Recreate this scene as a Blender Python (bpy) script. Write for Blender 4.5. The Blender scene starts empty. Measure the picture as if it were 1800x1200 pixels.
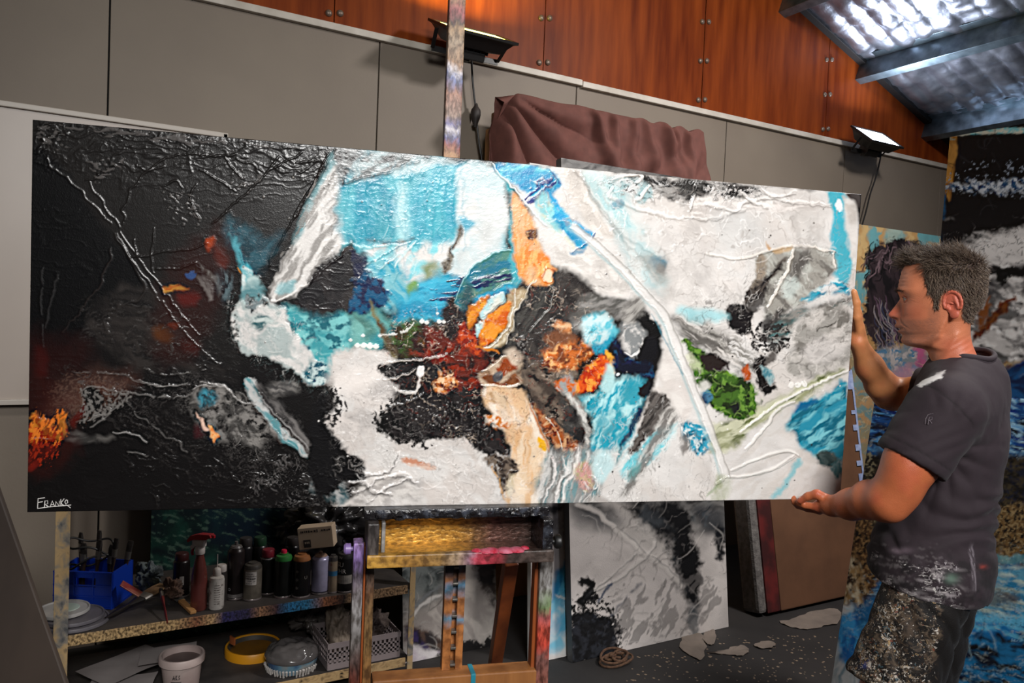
import bpy, bmesh, math, random
import numpy as np
from mathutils import Vector, Matrix

scene = bpy.context.scene
COL = scene.collection
# ------------------------------------------------------------------ camera
F_PX = 1353.2
YAW, PITCH, ROLL, CAM_Z = 0.524662, -0.0355634, 0.0415865, 1.52
c_f = np.array([math.sin(YAW)*math.cos(PITCH), math.cos(YAW)*math.cos(PITCH), math.sin(PITCH)])
c_r = np.array([math.cos(YAW), -math.sin(YAW), 0.0])
c_u = np.cross(c_r, c_f)
c_R = c_r*math.cos(ROLL) + c_u*math.sin(ROLL)
c_U = c_u*math.cos(ROLL) - c_r*math.sin(ROLL)
c_o = np.array([0, 0, CAM_Z])
cam_data = bpy.data.cameras.new('camera')
cam_data.sensor_width = 36.0
cam_data.lens = F_PX/1800*36
cam_data.clip_start = 0.02
cam = bpy.data.objects.new('camera', cam_data)
COL.objects.link(cam)
cam.matrix_world = Matrix(((c_R[0], c_U[0], -c_f[0], 0), (c_R[1], c_U[1], -c_f[1], 0),
                           (c_R[2], c_U[2], -c_f[2], CAM_Z), (0, 0, 0, 1)))
scene.camera = cam
# ------------------------------------------------------------------ light and exposure
scene.view_settings.view_transform = 'Standard'
scene.view_settings.look = 'None'
scene.view_settings.exposure = 0.0
scene.view_settings.gamma = 1.0
scene.view_settings.use_curve_mapping = False
world = bpy.data.worlds.new('studio_air')
scene.world = world
world.use_nodes = True
world.node_tree.nodes['Background'].inputs[0].default_value = (0.9, 0.9, 1.0, 1)
world.node_tree.nodes['Background'].inputs[1].default_value = 0.06


def area(name, loc, target, size, power, col, sy=None, spread=180):
    l = bpy.data.lights.new(name, 'AREA')
    l.energy = power
    l.color = col
    l.shape = 'RECTANGLE'
    l.size = size
    l.size_y = sy or size
    l.spread = math.radians(spread)
    o = bpy.data.objects.new(name, l)
    COL.objects.link(o)
    o.location = loc
    d = Vector(target) - Vector(loc)
    o.rotation_euler = d.to_track_quat('-Z', 'Y').to_euler()
    return o


area('work_light', (-0.08, -2.1, 3.2), (1.12, 2.0, 1.34), 1.2, 39, (1.0, 0.985, 0.965), 0.8, 72)
area('overhead_fill', (3.45, 1.1, 3.75), (3.2, 3.0, 1.0), 0.4, 76, (1.0, 0.95, 0.92), 0.4, 150)  # added unseen fill from overhead, brightens the wall and leaning canvases
area('back_light', (3.0, -0.9, 3.5), (2.0, 1.0, 1.2), 0.4, 2.5, (0.95, 0.92, 1.0), 0.4, 60)

# ------------------------------------------------------------------ pixel helpers (measure points off the photograph)
def ray(x, y):
    return c_f + c_R*(x-900)/F_PX - c_U*(y-600)/F_PX
def atd(x, y, d):
    return c_o + ray(x, y)*d
def aty(x, y, Y):
    v = ray(x, y)
    return c_o + v*(Y/v[1])
def atz(x, y, Z):
    v = ray(x, y)
    return c_o + v*((Z-CAM_Z)/v[2])
def atplane(x, y, P, n):
    v = ray(x, y)
    return c_o + v*(np.dot(np.array(P)-c_o, n)/np.dot(v, n))
def proj(P):
    Q = np.asarray(P) - c_o
    d = Q @ c_f
    return 900+F_PX*(Q @ c_R)/d, 600-F_PX*(Q @ c_U)/d

# ------------------------------------------------------------------ colours and materials
def lin(c):
    c = np.asarray(c, float)/255.0
    return np.where(c <= 0.04045, c/12.92, ((c+0.055)/1.055)**2.4)
def rgba(c):
    l = lin(c)
    return (float(l[0]), float(l[1]), float(l[2]), 1.0)

MATS = {}
def mat(name, col, rough=0.6, metal=0.0, col2=None, scale=8.0, stretch=(1, 1, 1), bump=0.0, bscale=60.0,
        spec=0.5, trans=0.0, coat=0.0, ramp=(0.35, 0.7), emit=None, estr=0.0, detail=6.0):
    if name in MATS:
        return MATS[name]
    m = bpy.data.materials.new(name)
    m.use_nodes = True
    nt = m.node_tree
    b = nt.nodes['Principled BSDF']
    b.inputs['Base Color'].default_value = rgba(col)
    b.inputs['Roughness'].default_value = rough
    b.inputs['Metallic'].default_value = metal
    b.inputs['Specular IOR Level'].default_value = spec
    b.inputs['Transmission Weight'].default_value = trans
    b.inputs['Coat Weight'].default_value = coat
    if emit is not None:
        b.inputs['Emission Color'].default_value = (*emit, 1)
        b.inputs['Emission Strength'].default_value = estr
    tc = nt.nodes.new('ShaderNodeTexCoord')
    mp = nt.nodes.new('ShaderNodeMapping')
    mp.inputs['Scale'].default_value = stretch
    nt.links.new(tc.outputs['Object'], mp.inputs['Vector'])
    if col2 is not None:
        n = nt.nodes.new('ShaderNodeTexNoise')
        n.inputs['Scale'].default_value = scale
        n.inputs['Detail'].default_value = detail
        nt.links.new(mp.outputs[0], n.inputs['Vector'])
        r = nt.nodes.new('ShaderNodeValToRGB')
        r.color_ramp.elements[0].position = ramp[0]
        r.color_ramp.elements[1].position = ramp[1]
        r.color_ramp.elements[0].color = rgba(col)
        r.color_ramp.elements[1].color = rgba(col2)
        nt.links.new(n.outputs['Fac'], r.inputs['Fac'])
        nt.links.new(r.outputs['Color'], b.inputs['Base Color'])
    if bump:
        n2 = nt.nodes.new('ShaderNodeTexNoise')
        n2.inputs['Scale'].default_value = bscale
        n2.inputs['Detail'].default_value = 5
        nt.links.new(mp.outputs[0], n2.inputs['Vector'])
        bp = nt.nodes.new('ShaderNodeBump')
        bp.inputs['Strength'].default_value = bump
        bp.inputs['Distance'].default_value = 0.004
        nt.links.new(n2.outputs['Fac'], bp.inputs['Height'])
        nt.links.new(bp.outputs['Normal'], b.inputs['Normal'])
    MATS[name] = m
    return m

def vmat(name, rough=0.5, bump=0.0, bscale=300.0, spec=0.5, sss=0.0, coat=0.0, sheen=0.0, weave=0.0):
    """material that reads the painted 'Col' attribute"""
    if name in MATS:
        return MATS[name]
    m = bpy.data.materials.new(name)
    m.use_nodes = True
    nt = m.node_tree
    b = nt.nodes['Principled BSDF']
    at = nt.nodes.new('ShaderNodeAttribute')
    at.attribute_name = 'Col'
    nt.links.new(at.outputs['Color'], b.inputs['Base Color'])
    b.inputs['Roughness'].default_value = rough
    b.inputs['Specular IOR Level'].default_value = spec
    b.inputs['Coat Weight'].default_value = coat
    b.inputs['Coat Roughness'].default_value = 0.2
    b.inputs['Sheen Weight'].default_value = sheen
    if sss:
        b.inputs['Subsurface Weight'].default_value = sss
        b.inputs['Subsurface Radius'].default_value = (0.012, 0.005, 0.003)
        b.inputs['Subsurface Scale'].default_value = 0.6
    if bump:
        tc = nt.nodes.new('ShaderNodeTexCoord')
        n2 = nt.nodes.new('ShaderNodeTexNoise')
        n2.inputs['Scale'].default_value = bscale
        n2.inputs['Detail'].default_value = 4
        nt.links.new(tc.outputs['Object'], n2.inputs['Vector'])
        bp = nt.nodes.new('ShaderNodeBump')
        bp.inputs['Strength'].default_value = bump
        bp.inputs['Distance'].default_value = 0.002
        nt.links.new(n2.outputs['Fac'], bp.inputs['Height'])
        nt.links.new(bp.outputs['Normal'], b.inputs['Normal'])
    MATS[name] = m
    return m

# ------------------------------------------------------------------ mesh builder
class MB:
    def __init__(self):
        self.v = []
        self.f = []
        self.c = None
    def add(self, vs, fs):
        o = len(self.v)
        self.v.extend([tuple(float(t) for t in p) for p in vs])
        self.f.extend([tuple(i+o for i in q) for q in fs])
        return self
    def box(self, c, s, rot=None, bev=0.0, taper=(1, 1)):
        """bevelled box: centre, full size, optional 3x3 rotation"""
        hx, hy, hz = s[0]/2, s[1]/2, s[2]/2
        b = min(bev, hx*.9, hy*.9, hz*.9)
        bm = bmesh.new()
        bmesh.ops.create_cube(bm, size=1)
        for q in bm.verts:
            t = taper if q.co.z > 0 else (1, 1)
            q.co = Vector((q.co.x*s[0]*t[0], q.co.y*s[1]*t[1], q.co.z*s[2]))
        if b > 0:
            bmesh.ops.bevel(bm, geom=list(bm.edges), offset=b, segments=2, profile=0.6, affect='EDGES')
        bm.verts.ensure_lookup_table()
        R = np.array(rot) if rot is not None else np.eye(3)
        vs = [R @ np.array(q.co) + np.array(c) for q in bm.verts]
        fs = [[q.index for q in fa.verts] for fa in bm.faces]
        bm.free()
        return self.add(vs, fs)
    def bar(self, p0, p1, w, d, up=(0, 0, 1), bev=0.003):
        """rectangular bar from p0 to p1; w across, d along 'up'"""
        p0, p1 = np.array(p0, float), np.array(p1, float)
        z = p1-p0
        L = np.linalg.norm(z)
        z /= L
        y = np.array(up, float)
        y -= z*np.dot(y, z)
        if np.linalg.norm(y) < 1e-6:
            y = np.array((0, 1.0, 0))
            y -= z*np.dot(y, z)
        y /= np.linalg.norm(y)
        x = np.cross(y, z)
        return self.box((p0+p1)/2, (w, d, L), np.stack([x, y, z], 1), bev)
    def tube(self, pts, rad, n=10, cap=True):
        pts = [np.array(p, float) for p in pts]
        if not hasattr(rad, '__len__'):
            rad = [rad]*len(pts)
        vs = []
        t0 = None
        prev = None
        for i, p in enumerate(pts):
            a = pts[max(i-1, 0)]
            b = pts[min(i+1, len(pts)-1)]
            t = b-a
            t /= (np.linalg.norm(t)+1e-12)
            if prev is None:
                x = np.cross(t, (0, 0, 1.0))
                if np.linalg.norm(x) < 0.05:
                    x = np.cross(t, (0, 1.0, 0))
            else:
                x = prev - t*np.dot(prev, t)
            x /= (np.linalg.norm(x)+1e-12)
            prev = x
            y = np.cross(t, x)
            for k in range(n):
                an = 2*math.pi*k/n
                vs.append(p + (x*math.cos(an)+y*math.sin(an))*rad[i])
        fs = []
        for i in range(len(pts)-1):
            for k in range(n):
                k2 = (k+1) % n
                fs.append((i*n+k, i*n+k2, (i+1)*n+k2, (i+1)*n+k))
        if cap:
            fs.append(tuple(range(n))[::-1])
            fs.append(tuple((len(pts)-1)*n+k for k in range(n)))
        return self.add(vs, fs)
    def lathe(self, prof, c=(0, 0, 0), n=28, rot=None):
        """prof = [(r,z)...] spun round z"""
        R = np.array(rot) if rot is not None else np.eye(3)
        vs, fs = [], []
        for r, z in prof:
            for k in range(n):
                an = 2*math.pi*k/n
                vs.append(R @ np.array((max(r, 1e-5)*math.cos(an), max(r, 1e-5)*math.sin(an), z)) + np.array(c))
        m = len(prof)
        for i in range(m-1):
            for k in range(n):
                k2 = (k+1) % n
                fs.append((i*n+k, i*n+k2, (i+1)*n+k2, (i+1)*n+k))
        fs.append(tuple(range(n))[::-1])
        fs.append(tuple((m-1)*n+k for k in range(n)))
        return self.add(vs, fs)
    def prism(self, poly, P, e1, e2, n, depth):
        """poly (2D) in the frame P,e1,e2, extruded along n by depth"""
        P, e1, e2, n = [np.array(q, float) for q in (P, e1, e2, n)]
        k = len(poly)
        a = [P+e1*x+e2*y for x, y in poly]
        b = [q+n*depth for q in a]
        fs = [tuple(range(k)), tuple(range(2*k-1, k-1, -1))]
        for i in range(k):
            j = (i+1) % k
            fs.append((i, i+k, j+k, j))
        return self.add(a+b, fs)
    def build(self, name, m, parent=None, loc=None, smooth=False, angle=40):
        return mesh_obj(name, np.array(self.v), self.f, m, parent, smooth, None, angle, loc)

def mesh_obj(name, v, f, m, parent=None, smooth=False, cols=None, angle=40, loc=None):
    """v given in the parent's local space (or the world when there is no parent)"""
    me = bpy.data.meshes.new(name)
    v = np.asarray(v, float)
    if loc is not None:
        v = v-np.array(loc)
    if isinstance(f, np.ndarray) and f.ndim == 2:
        k = f.shape[1]
        me.vertices.add(len(v))
        me.vertices.foreach_set('co', v.astype(np.float32).ravel())
        me.loops.add(f.size)
        me.loops.foreach_set('vertex_index', f.astype(np.int32).ravel())
        me.polygons.add(len(f))
        me.polygons.foreach_set('loop_start', np.arange(0, f.size, k, dtype=np.int32))
        me.update(calc_edges=True)
    else:
        me.from_pydata([tuple(p) for p in v], [], [tuple(q) for q in f])
        bm = bmesh.new()
        bm.from_mesh(me)
        bmesh.ops.recalc_face_normals(bm, faces=bm.faces)
        bm.to_mesh(me)
        bm.free()
    if cols is not None:
        a = me.color_attributes.new('Col', 'FLOAT_COLOR', 'POINT')
        cc = np.ones((len(v), 4), np.float32)
        cc[:, :3] = cols
        a.data.foreach_set('color', cc.ravel())
    if m is not None:
        me.materials.append(m)
    if smooth:
        me.polygons.foreach_set('use_smooth', np.ones(len(me.polygons), bool))
        if smooth != 'all':
            me.set_sharp_from_angle(angle=math.radians(angle))
    me.validate()
    o = bpy.data.objects.new(name, me)
    COL.objects.link(o)
    if loc is not None:
        o.location = loc
    if parent is not None:
        o.parent = parent
    return o

def thing(name, label, cat, loc, rotz=0.0, group=None):
    o = bpy.data.objects.new(name, None)
    o.empty_display_size = 0.05
    COL.objects.link(o)
    o.location = tuple(float(t) for t in loc)
    o.rotation_euler = (0, 0, rotz)
    return tag(o, label, cat, group)
def tag(o, label=None, cat=None, group=None, kind=None):
    if label: o['label'] = label
    if cat: o['category'] = cat
    if group: o['group'] = group
    if kind: o['kind'] = kind
    return o
def rz(a):
    return np.array([[math.cos(a), -math.sin(a), 0], [math.sin(a), math.cos(a), 0], [0, 0, 1.0]])

# ------------------------------------------------------------------ numpy noise
_rng = np.random.RandomState(7)
_T2 = _rng.rand(256, 256).astype(np.float32)
_T3 = _rng.rand(64, 64, 64).astype(np.float32)
def vnoise(x, y, seed=0):
    x = x + seed*17.31
    y = y + seed*9.77
    xi = np.floor(x).astype(np.int64)
    yi = np.floor(y).astype(np.int64)
    fx = x-xi
    fy = y-yi
    fx = fx*fx*(3-2*fx)
    fy = fy*fy*(3-2*fy)
    a, b, c, d = xi & 255, (xi+1) & 255, yi & 255, (yi+1) & 255
    return (_T2[a, c]*(1-fx)+_T2[b, c]*fx)*(1-fy) + (_T2[a, d]*(1-fx)+_T2[b, d]*fx)*fy
def fbm(x, y, seed=0, o=4):
    s, a, t = 0, 1.0, 0
    for k in range(o):
        s = s+a*vnoise(x*2**k, y*2**k, seed+k*3)
        t += a
        a *= 0.5
    return s/t
def noise3(p, seed=0):
    p = p+seed*7.13
    i = np.floor(p).astype(np.int64)
    f = p-i
    f = f*f*(3-2*f)
    r = 0
    for dx in (0, 1):
        for dy in (0, 1):
            for dz in (0, 1):
                w = (f[..., 0] if dx else 1-f[..., 0])*(f[..., 1] if dy else 1-f[..., 1])*(f[..., 2] if dz else 1-f[..., 2])
                r = r+w*_T3[(i[..., 0]+dx) & 63, (i[..., 1]+dy) & 63, (i[..., 2]+dz) & 63]
    return r
def fbm3(p, seed=0, o=3):
    s, a, t = 0, 1.0, 0
    for k in range(o):
        s = s+a*noise3(p*2**k, seed+k)
        t += a
        a *= .5
    return s/t
def smooth01(x):
    x = np.clip(x, 0, 1)
    return x*x*(3-2*x)
# ------------------------------------------------------------------ the setting
WY = 3.75
X0, W0, TZ = 0.133, 1.0954, 2.854
def roof_z(x): return 5.292-0.3548*x
RX = 7.15
M_grey = mat('wall_grey', (128, 117, 104), 0.6, col2=(121, 110, 98), scale=2.5, bump=0.12, bscale=90)
M_gap = mat('dark_gap', (14, 13, 12), 0.9)
M_wood = mat('stained_plywood', (136, 63, 22), 0.45, spec=.10, col2=(92, 34, 11), scale=5.0, stretch=(3.2, 1, 0.35), bump=0.05, bscale=40, ramp=(0.32, 0.72))
M_white = mat('white_paint', (205, 198, 188), 0.5, col2=(180, 172, 160), scale=9, bump=0.1)
M_floor = mat('painted_concrete', (42, 39, 38), 0.75, col2=(28, 26, 26), scale=3.5, bump=0.25, bscale=25)
M_steel = mat('galvanised_steel', (120, 135, 145), 0.38, metal=0.85, col2=(85, 98, 108), scale=14, bump=0.05)
M_dark = mat('dark_flashing', (22, 20, 20), 0.6)

b = MB()
b.box((2.4, WY+0.06, TZ/2), (9.8, 0.04, TZ))
struct_gap = tag(b.build('wall_back_lining', M_gap), kind='structure')
struct_gap.name = 'trim_9'
b = MB()
xs = [-2.6]+[X0+1.2*i for i in range(-2, 6)]+[RX]
for a, c in zip(xs[:-1], xs[1:]):
    b.box(((a+c)/2, WY+0.02, TZ/2), (c-a-0.007, 0.04, TZ), bev=0.002)
tag(b.build('wall_back', M_grey), kind='structure')
# small scuffs on the grey sheets
b = MB()
xw = [-2.6]+[W0+1.2*i for i in range(-3, 5)]+[RX]
for a, c in zip(xw[:-1], xw[1:]):
    a2, c2 = a+0.003, c-0.003
    za, zc = roof_z(max(a2, 0.3)), roof_z(max(c2, 0.3))
    za, zc = max(za, TZ+.02), max(zc, TZ+.02)
    b.prism([(a2, TZ+0.002), (c2, TZ+0.002), (c2, zc), (a2, za)], (0, WY-0.005, 0), (1, 0, 0), (0, 0, 1), (0, 1, 0), 0.03)
gable = tag(b.build('wall_gable', M_wood), kind='structure')
b = MB()
b.prism([(-2.6, TZ), (RX, TZ), (RX, TZ+.3), (0.3, 5.2), (-2.6, 5.2)], (0, WY+0.03, 0), (1, 0, 0), (0, 0, 1), (0, 1, 0), 0.03)
tag(b.build('trim_8', M_gap), kind='structure')
M_cap = mat('screw_cap_metal', (120, 104, 92), 0.4, metal=0.4)
def cap_bm(x, z):
    q = MB()
    R = np.array([[1, 0, 0], [0, 0, -1], [0, 1, 0]])
    q.lathe([(0.017, 0), (0.017, 0.005), (0.013, 0.011), (0.005, 0.0135), (0, 0.014)], (x, WY-0.005, z), 14, R)
    return q
for i in range(-1, 4):
    x = W0+1.2*i
    z = TZ+0.085
    while z < min(roof_z(x)-0.05, 3.95):
        for s in (-1, 1):
            cap_bm(x+s*0.028, z+(0.008 if s > 0 else -0.004)).build('screw_cap', M_cap, gable, smooth=True)
        z += 0.247 if i > -1 else 0.25
# ledge strips at the top of the grey sheets (two lengths butted together)
jx = 2.555
for k, (a, c, dz) in enumerate([(-2.6, jx, 0.0), (jx+.004, RX, -0.006)]):
    b = MB()
    b.box(((a+c)/2, WY-0.012, TZ+0.018+dz), (c-a, 0.032, 0.034), bev=0.004)
    tag(b.build('trim_%d' % (k+1), M_white), kind='structure')
# raking flashing under the roof
b = MB()
sl = math.atan(0.3548)
p0, p1 = np.array((0.3, WY-0.03, roof_z(0.3)-0.02)), np.array((RX, WY-0.03, roof_z(RX)-0.02))
b.bar(p0, p1, 0.05, 0.06, (0, 1, 0))
tag(b.build('trim_3', M_dark), kind='structure')
# floor
b = MB()
b.box((2.3, 0.6, -0.05), (9.9, 6.4, 0.1))
tag(b.build('floor', M_floor), kind='structure')
# side walls
b = MB()
b.box((RX+0.05, 0.6, 1.45), (0.1, 6.4, 2.9))
tag(b.build('wall_right', M_grey), kind='structure')
b = MB()
b.box((-2.65, 0.6, 2.6), (0.1, 6.4, 5.2))
tag(b.build('wall_left', M_grey), kind='structure')
# foil-faced insulation blanket under the roof: quilted, sagging between the creases
def foil():
    xs = np.concatenate([[0.3, 1.5, 2.7], np.arange(3.6, RX+.11, 0.02)])
    ys = np.concatenate([[-2.6, -1.4, -0.4], np.arange(0.3, WY+0.001, 0.0155)])
    X, Y = np.meshgrid(xs, ys, indexing='ij')
    wob = (vnoise(X*2.2, Y*0.8, 3)-.5)*0.05
    t = (Y+wob)/0.155
    ci = np.floor(t)
    fr = t-ci
    rnd = vnoise(ci*3.7+0.5, np.floor((X-5.05)/0.84)*5.3+0.5, 9)
    bul = np.sin(np.pi*fr)**0.6*(0.016+0.022*rnd)
    px = ((X-5.05)/0.84) % 1.0
    env = np.clip(np.sin(np.pi*px), 0, 1)**0.5
    seam = np.exp(-((px-0.45)/0.012)**2)*0.012
    wr = (fbm(X*9, Y*9, 5, 4)-.5)*0.03+(np.abs(vnoise(X*14, Y*7, 8)-.5))*0.03
    Z = roof_z(X)-bul*(0.35+0.65*env)-0.02*env+seam+wr
    n0, n1 = X.shape
    v = np.stack([X, Y, Z], -1).reshape(-1, 3)
    I = np.arange(n0*n1).reshape(n0, n1)
    f = np.stack([I[:-1, :-1], I[:-1, 1:], I[1:, 1:], I[1:, :-1]], -1).reshape(-1, 4)
    return v, f
M_foil = mat('reflective_foil', (172, 176, 188), 0.36, metal=0.9, col2=(128, 130, 142), scale=7, bump=0.5, bscale=35)
v, f = foil()
tag(mesh_obj('ceiling', v, f, M_foil, smooth='all'), kind='structure')
b = MB()
b.box((-1.2, 0.6, 5.25), (3.2, 6.4, 0.06))
tag(b.build('trim_7', M_dark), kind='structure')
# Z-shaped steel purlins running from the gable toward the viewer
cs, sn = math.cos(sl), math.sin(sl)
for k, x in enumerate((4.21, 5.05, 5.89, 6.73)):
    b = MB()
    z = roof_z(x)
    d = np.array((cs, 0, -sn))      # down the slope
    nrm = np.array((-sn, 0, -cs))   # away from the roof, into the room
    base = np.array((x, 0.6, z))
    Rm = np.stack([d, np.array((0, 1.0, 0)), -nrm], 1)
    b.box(base+nrm*0.085, (0.006, 6.3, 0.15), Rm, 0.001)
    b.box(base+nrm*0.158+d*0.032, (0.068, 6.3, 0.006), Rm, 0.001)
    b.box(base+nrm*0.012-d*0.032, (0.068, 6.3, 0.006), Rm, 0.001)
    b.box(base+nrm*0.15+d*0.066, (0.004, 6.3, 0.02), Rm, 0.001)
    tag(b.build('trim_%d' % (k+11), M_steel), kind='structure')
# whiteboard
wb = thing('whiteboard', 'large blank whiteboard on the grey wall behind the black end of the long painting', 'whiteboard', (-0.35, WY-0.03, 1.07))
b = MB()
b.box((-0.05, 0.005, 0.605), (2.0, 0.014, 1.2), bev=0.002)
b.build('board_panel', mat('whiteboard_enamel', (182, 170, 160), 0.4, col2=(172, 160, 150), scale=2), wb)
b = MB()
for z in (0.008, 1.202):
    b.box((-0.05, -0.004, z), (2.03, 0.03, 0.022), bev=0.003)
for s in (-1, 1):
    b.box((-0.05+s*1.005, -0.004, 0.605), (0.022, 0.03, 1.21), bev=0.003)
b.build('board_frame', mat('whiteboard_frame', (190, 182, 172), 0.45), wb)
# ------------------------------------------------------------------ paint engine: strokes evaluated on a fine mesh
def spline(pts, closed=False, n=8):
    P = np.array(pts, float)
    m = len(P)
    if m < 3:
        t = np.linspace(0, 1, n*2)[:, None]
        return P[0]*(1-t)+P[-1]*t
    out = []
    rng_ = range(m) if closed else range(m-1)
    for i in rng_:
        if closed:
            a, b, c, d = P[(i-1) % m], P[i], P[(i+1) % m], P[(i+2) % m]
        else:
            a, b, c, d = P[max(i-1, 0)], P[i], P[i+1], P[min(i+2, m-1)]
        t = np.linspace(0, 1, n, endpoint=False)[:, None]
        out.append(0.5*((2*b)+(-a+c)*t+(2*a-5*b+4*c-d)*t*t+(-a+3*b-3*c+d)*t**3))
    if not closed:
        out.append(P[-1:])
    return np.concatenate(out)

def sd_poly(x, y, V):
    d = np.full(x.shape, 1e18)
    ins = np.zeros(x.shape, bool)
    n = len(V)
    for i in range(n):
        ax, ay = V[i]
        bx, by = V[i-1]
        ex, ey = bx-ax, by-ay
        wx, wy = x-ax, y-ay
        L = ex*ex+ey*ey+1e-9
        t = np.clip((wx*ex+wy*ey)/L, 0, 1)
        d = np.minimum(d, (wx-ex*t)**2+(wy-ey*t)**2)
        c = ((ay <= y) & (by > y)) | ((by <= y) & (ay > y))
        xx = ax+(y-ay)*ex/(ey if abs(ey) > 1e-9 else 1e-9)
        ins ^= c & (x < xx)
    return np.where(ins, -1, 1)*np.sqrt(d)

def sd_line(x, y, V):
    d = np.full(x.shape, 1e18)
    u = np.zeros(x.shape)
    n = len(V)
    for i in range(n-1):
        ax, ay = V[i]
        bx, by = V[i+1]
        ex, ey = bx-ax, by-ay
        wx, wy = x-ax, y-ay
        L = ex*ex+ey*ey+1e-9
        t = np.clip((wx*ex+wy*ey)/L, 0, 1)
        q = (wx-ex*t)**2+(wy-ey*t)**2
        m = q < d
        d = np.where(m, q, d)
        u = np.where(m, (i+t)/(n-1), u)
    return np.sqrt(d), u

class Paint:
    """a painted surface: colour and relief at sample points given in photo-pixel-like artwork units"""
    def __init__(self, X, Y, base, seed=0):
        self.X, self.Y = X.ravel(), Y.ravel()
        self.c = np.tile(lin(base), (self.X.size, 1)).astype(np.float32)
        self.h = np.zeros(self.X.size, np.float32)
        self.seed = seed
        self.lw = self.la = 1.0
    def _sel(self, V, pad):
        a, b = V.min(0)-pad, V.max(0)+pad
        return np.nonzero((self.X > a[0]) & (self.X < b[0]) & (self.Y > a[1]) & (self.Y < b[1]))[0]
    def _warp(self, x, y, w, ws):
        self.seed += 1
        s = self.seed
        if w == 0:
            return x, y
        dx = (fbm(x/ws, y/ws, s, 4)-.5)*2*w
        dy = (fbm(x/ws, y/ws, s+57, 4)-.5)*2*w
        return x+dx, y+dy
    def P(self, col, pts, soft=5, warp=10, ws=30, a=1.0, c2=None, mix=None, rag=0, h=0, smooth=True, c3=None):
        """organic patch. c2 = second colour marbled in with mix=(scale_x,scale_y,angle_deg,sharp)"""
        V = spline(pts, True, 5) if smooth else np.array(pts, float)
        i = self._sel(V, soft+warp*1.3+rag)
        if len(i) == 0:
            return self
        x, y = self.X[i], self.Y[i]
        wx, wy = self._warp(x, y, warp, ws)
        if rag:
            wx = wx+(fbm(x/5, y/5, self.seed+11, 3)-.5)*2*rag
            wy = wy+(fbm(x/5, y/5, self.seed+23, 3)-.5)*2*rag
        d = sd_poly(wx, wy, V)
        m = smooth01(0.5-d/(2*soft))*a
        cc = np.tile(lin(col), (len(i), 1))
        if c2 is not None:
            sx, sy, an, sh = mix or (30, 30, 0, 3)
            an = math.radians(an)
            px, py = x*math.cos(an)+y*math.sin(an), -x*math.sin(an)+y*math.cos(an)
            q = fbm(px/sx+(fbm(x/40, y/40, self.seed+5, 3)-.5)*2.0, py/sy+(fbm(x/40, y/40, self.seed+8, 3)-.5)*2.0, self.seed+31, 4)
            t = smooth01((q-.5)*sh+.5)[:, None]
            cc = cc*(1-t)+lin(c2)*t
            if c3 is not None:
                q = fbm(px/sx*1.3, py/sy*1.3, self.seed+77, 4)
                t = smooth01((q-.6)*sh*1.5+.5)[:, None]
                cc = cc*(1-t)+lin(c3)*t
        self.c[i] = self.c[i]*(1-m[:, None])+cc*m[:, None]
        if h:
            self.h[i] += h*m
        return self
    def L(self, col, pts, w=3.0, soft=1.2, warp=2, ws=18, a=1.0, h=0.0, taper=True, broken=0.0):
        w, a, h = w*self.lw, a*self.la, h*self.lw
        V = spline(pts, False, 8)
        i = self._sel(V, w*2+soft+warp*1.3+4)
        if len(i) == 0:
            return self
        x, y = self.X[i], self.Y[i]
        wx, wy = self._warp(x, y, warp, ws)
        d, u = sd_line(wx, wy, V)
        ww = w*(0.35+0.65*np.sin(np.pi*np.clip(u*0.96+.02, 0, 1))**.6) if taper else w
        m = smooth01(0.5-(d-ww*.5)/(2*soft))
        if broken:
            m = m*smooth01((vnoise(x/9, y/9, self.seed+3)-broken)*4+.5)
        if col is not None:
            mm = (m*a)[:, None]
            self.c[i] = self.c[i]*(1-mm)+lin(col)*mm
        if h:
            self.h[i] += h*np.exp(-(d/(ww*.6+.8))**2)*(m > 0.01)
        return self
    def S(self, col, pts, dens=.5, size=6, soft=20, a=1.0, h=0.0, stretch=(1, 1), ang=0, sharp=9):
        """broken speckle / dry-brush inside a soft region"""
        V = spline(pts, True, 5)
        i = self._sel(V, soft)
        if len(i) == 0:
            return self
        x, y = self.X[i], self.Y[i]
        self.seed += 1
        d = sd_poly(x, y, V)
        m = smooth01(0.5-d/(2*soft))
        an = math.radians(ang)
        px, py = x*math.cos(an)+y*math.sin(an), -x*math.sin(an)+y*math.cos(an)
        q = fbm(px/size/stretch[0], py/size/stretch[1], self.seed+13, 3)
        t = smooth01((q-(1-dens*m))*sharp+.1)*smooth01(m*3)*a
        self.c[i] = self.c[i]*(1-t[:, None])+lin(col)*t[:, None]
        if h:
            self.h[i] += h*t
        return self
    def V(self, col, pts, sx=26, sy=26, ang=0, w=.018, a=.6, h=0.0, soft=18, warp=26, lv=.5):
        """veins: thin wandering lines along the level sets of a warped field, inside a soft region"""
        V = spline(pts, True, 5)
        i = self._sel(V, soft)
        if len(i) == 0:
            return self
        x, y = self.X[i], self.Y[i]
        self.seed += 1
        m = smooth01(0.5-sd_poly(x, y, V)/(2*soft))
        wx, wy = self._warp(x, y, warp, 45)
        an = math.radians(ang)
        px, py = wx*math.cos(an)+wy*math.sin(an), -wx*math.sin(an)+wy*math.cos(an)
        q = fbm(px/sx, py/sy, self.seed+41, 3)
        k = np.exp(-((q-lv)/w)**2)*m*smooth01((vnoise(x/22, y/22, self.seed+7)-.25)*3)
        self.c[i] = self.c[i]*(1-(k*a)[:, None])+lin(col)*(k*a)[:, None]
        if h:
            self.h[i] += h*k
        return self
    def D(self, col, x, y, r, h=.6, e=1.0):
        return self.P(col, [(x-r*e, y), (x, y-r), (x+r*e, y), (x, y+r)], soft=.8, warp=1, ws=6, h=h)
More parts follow.
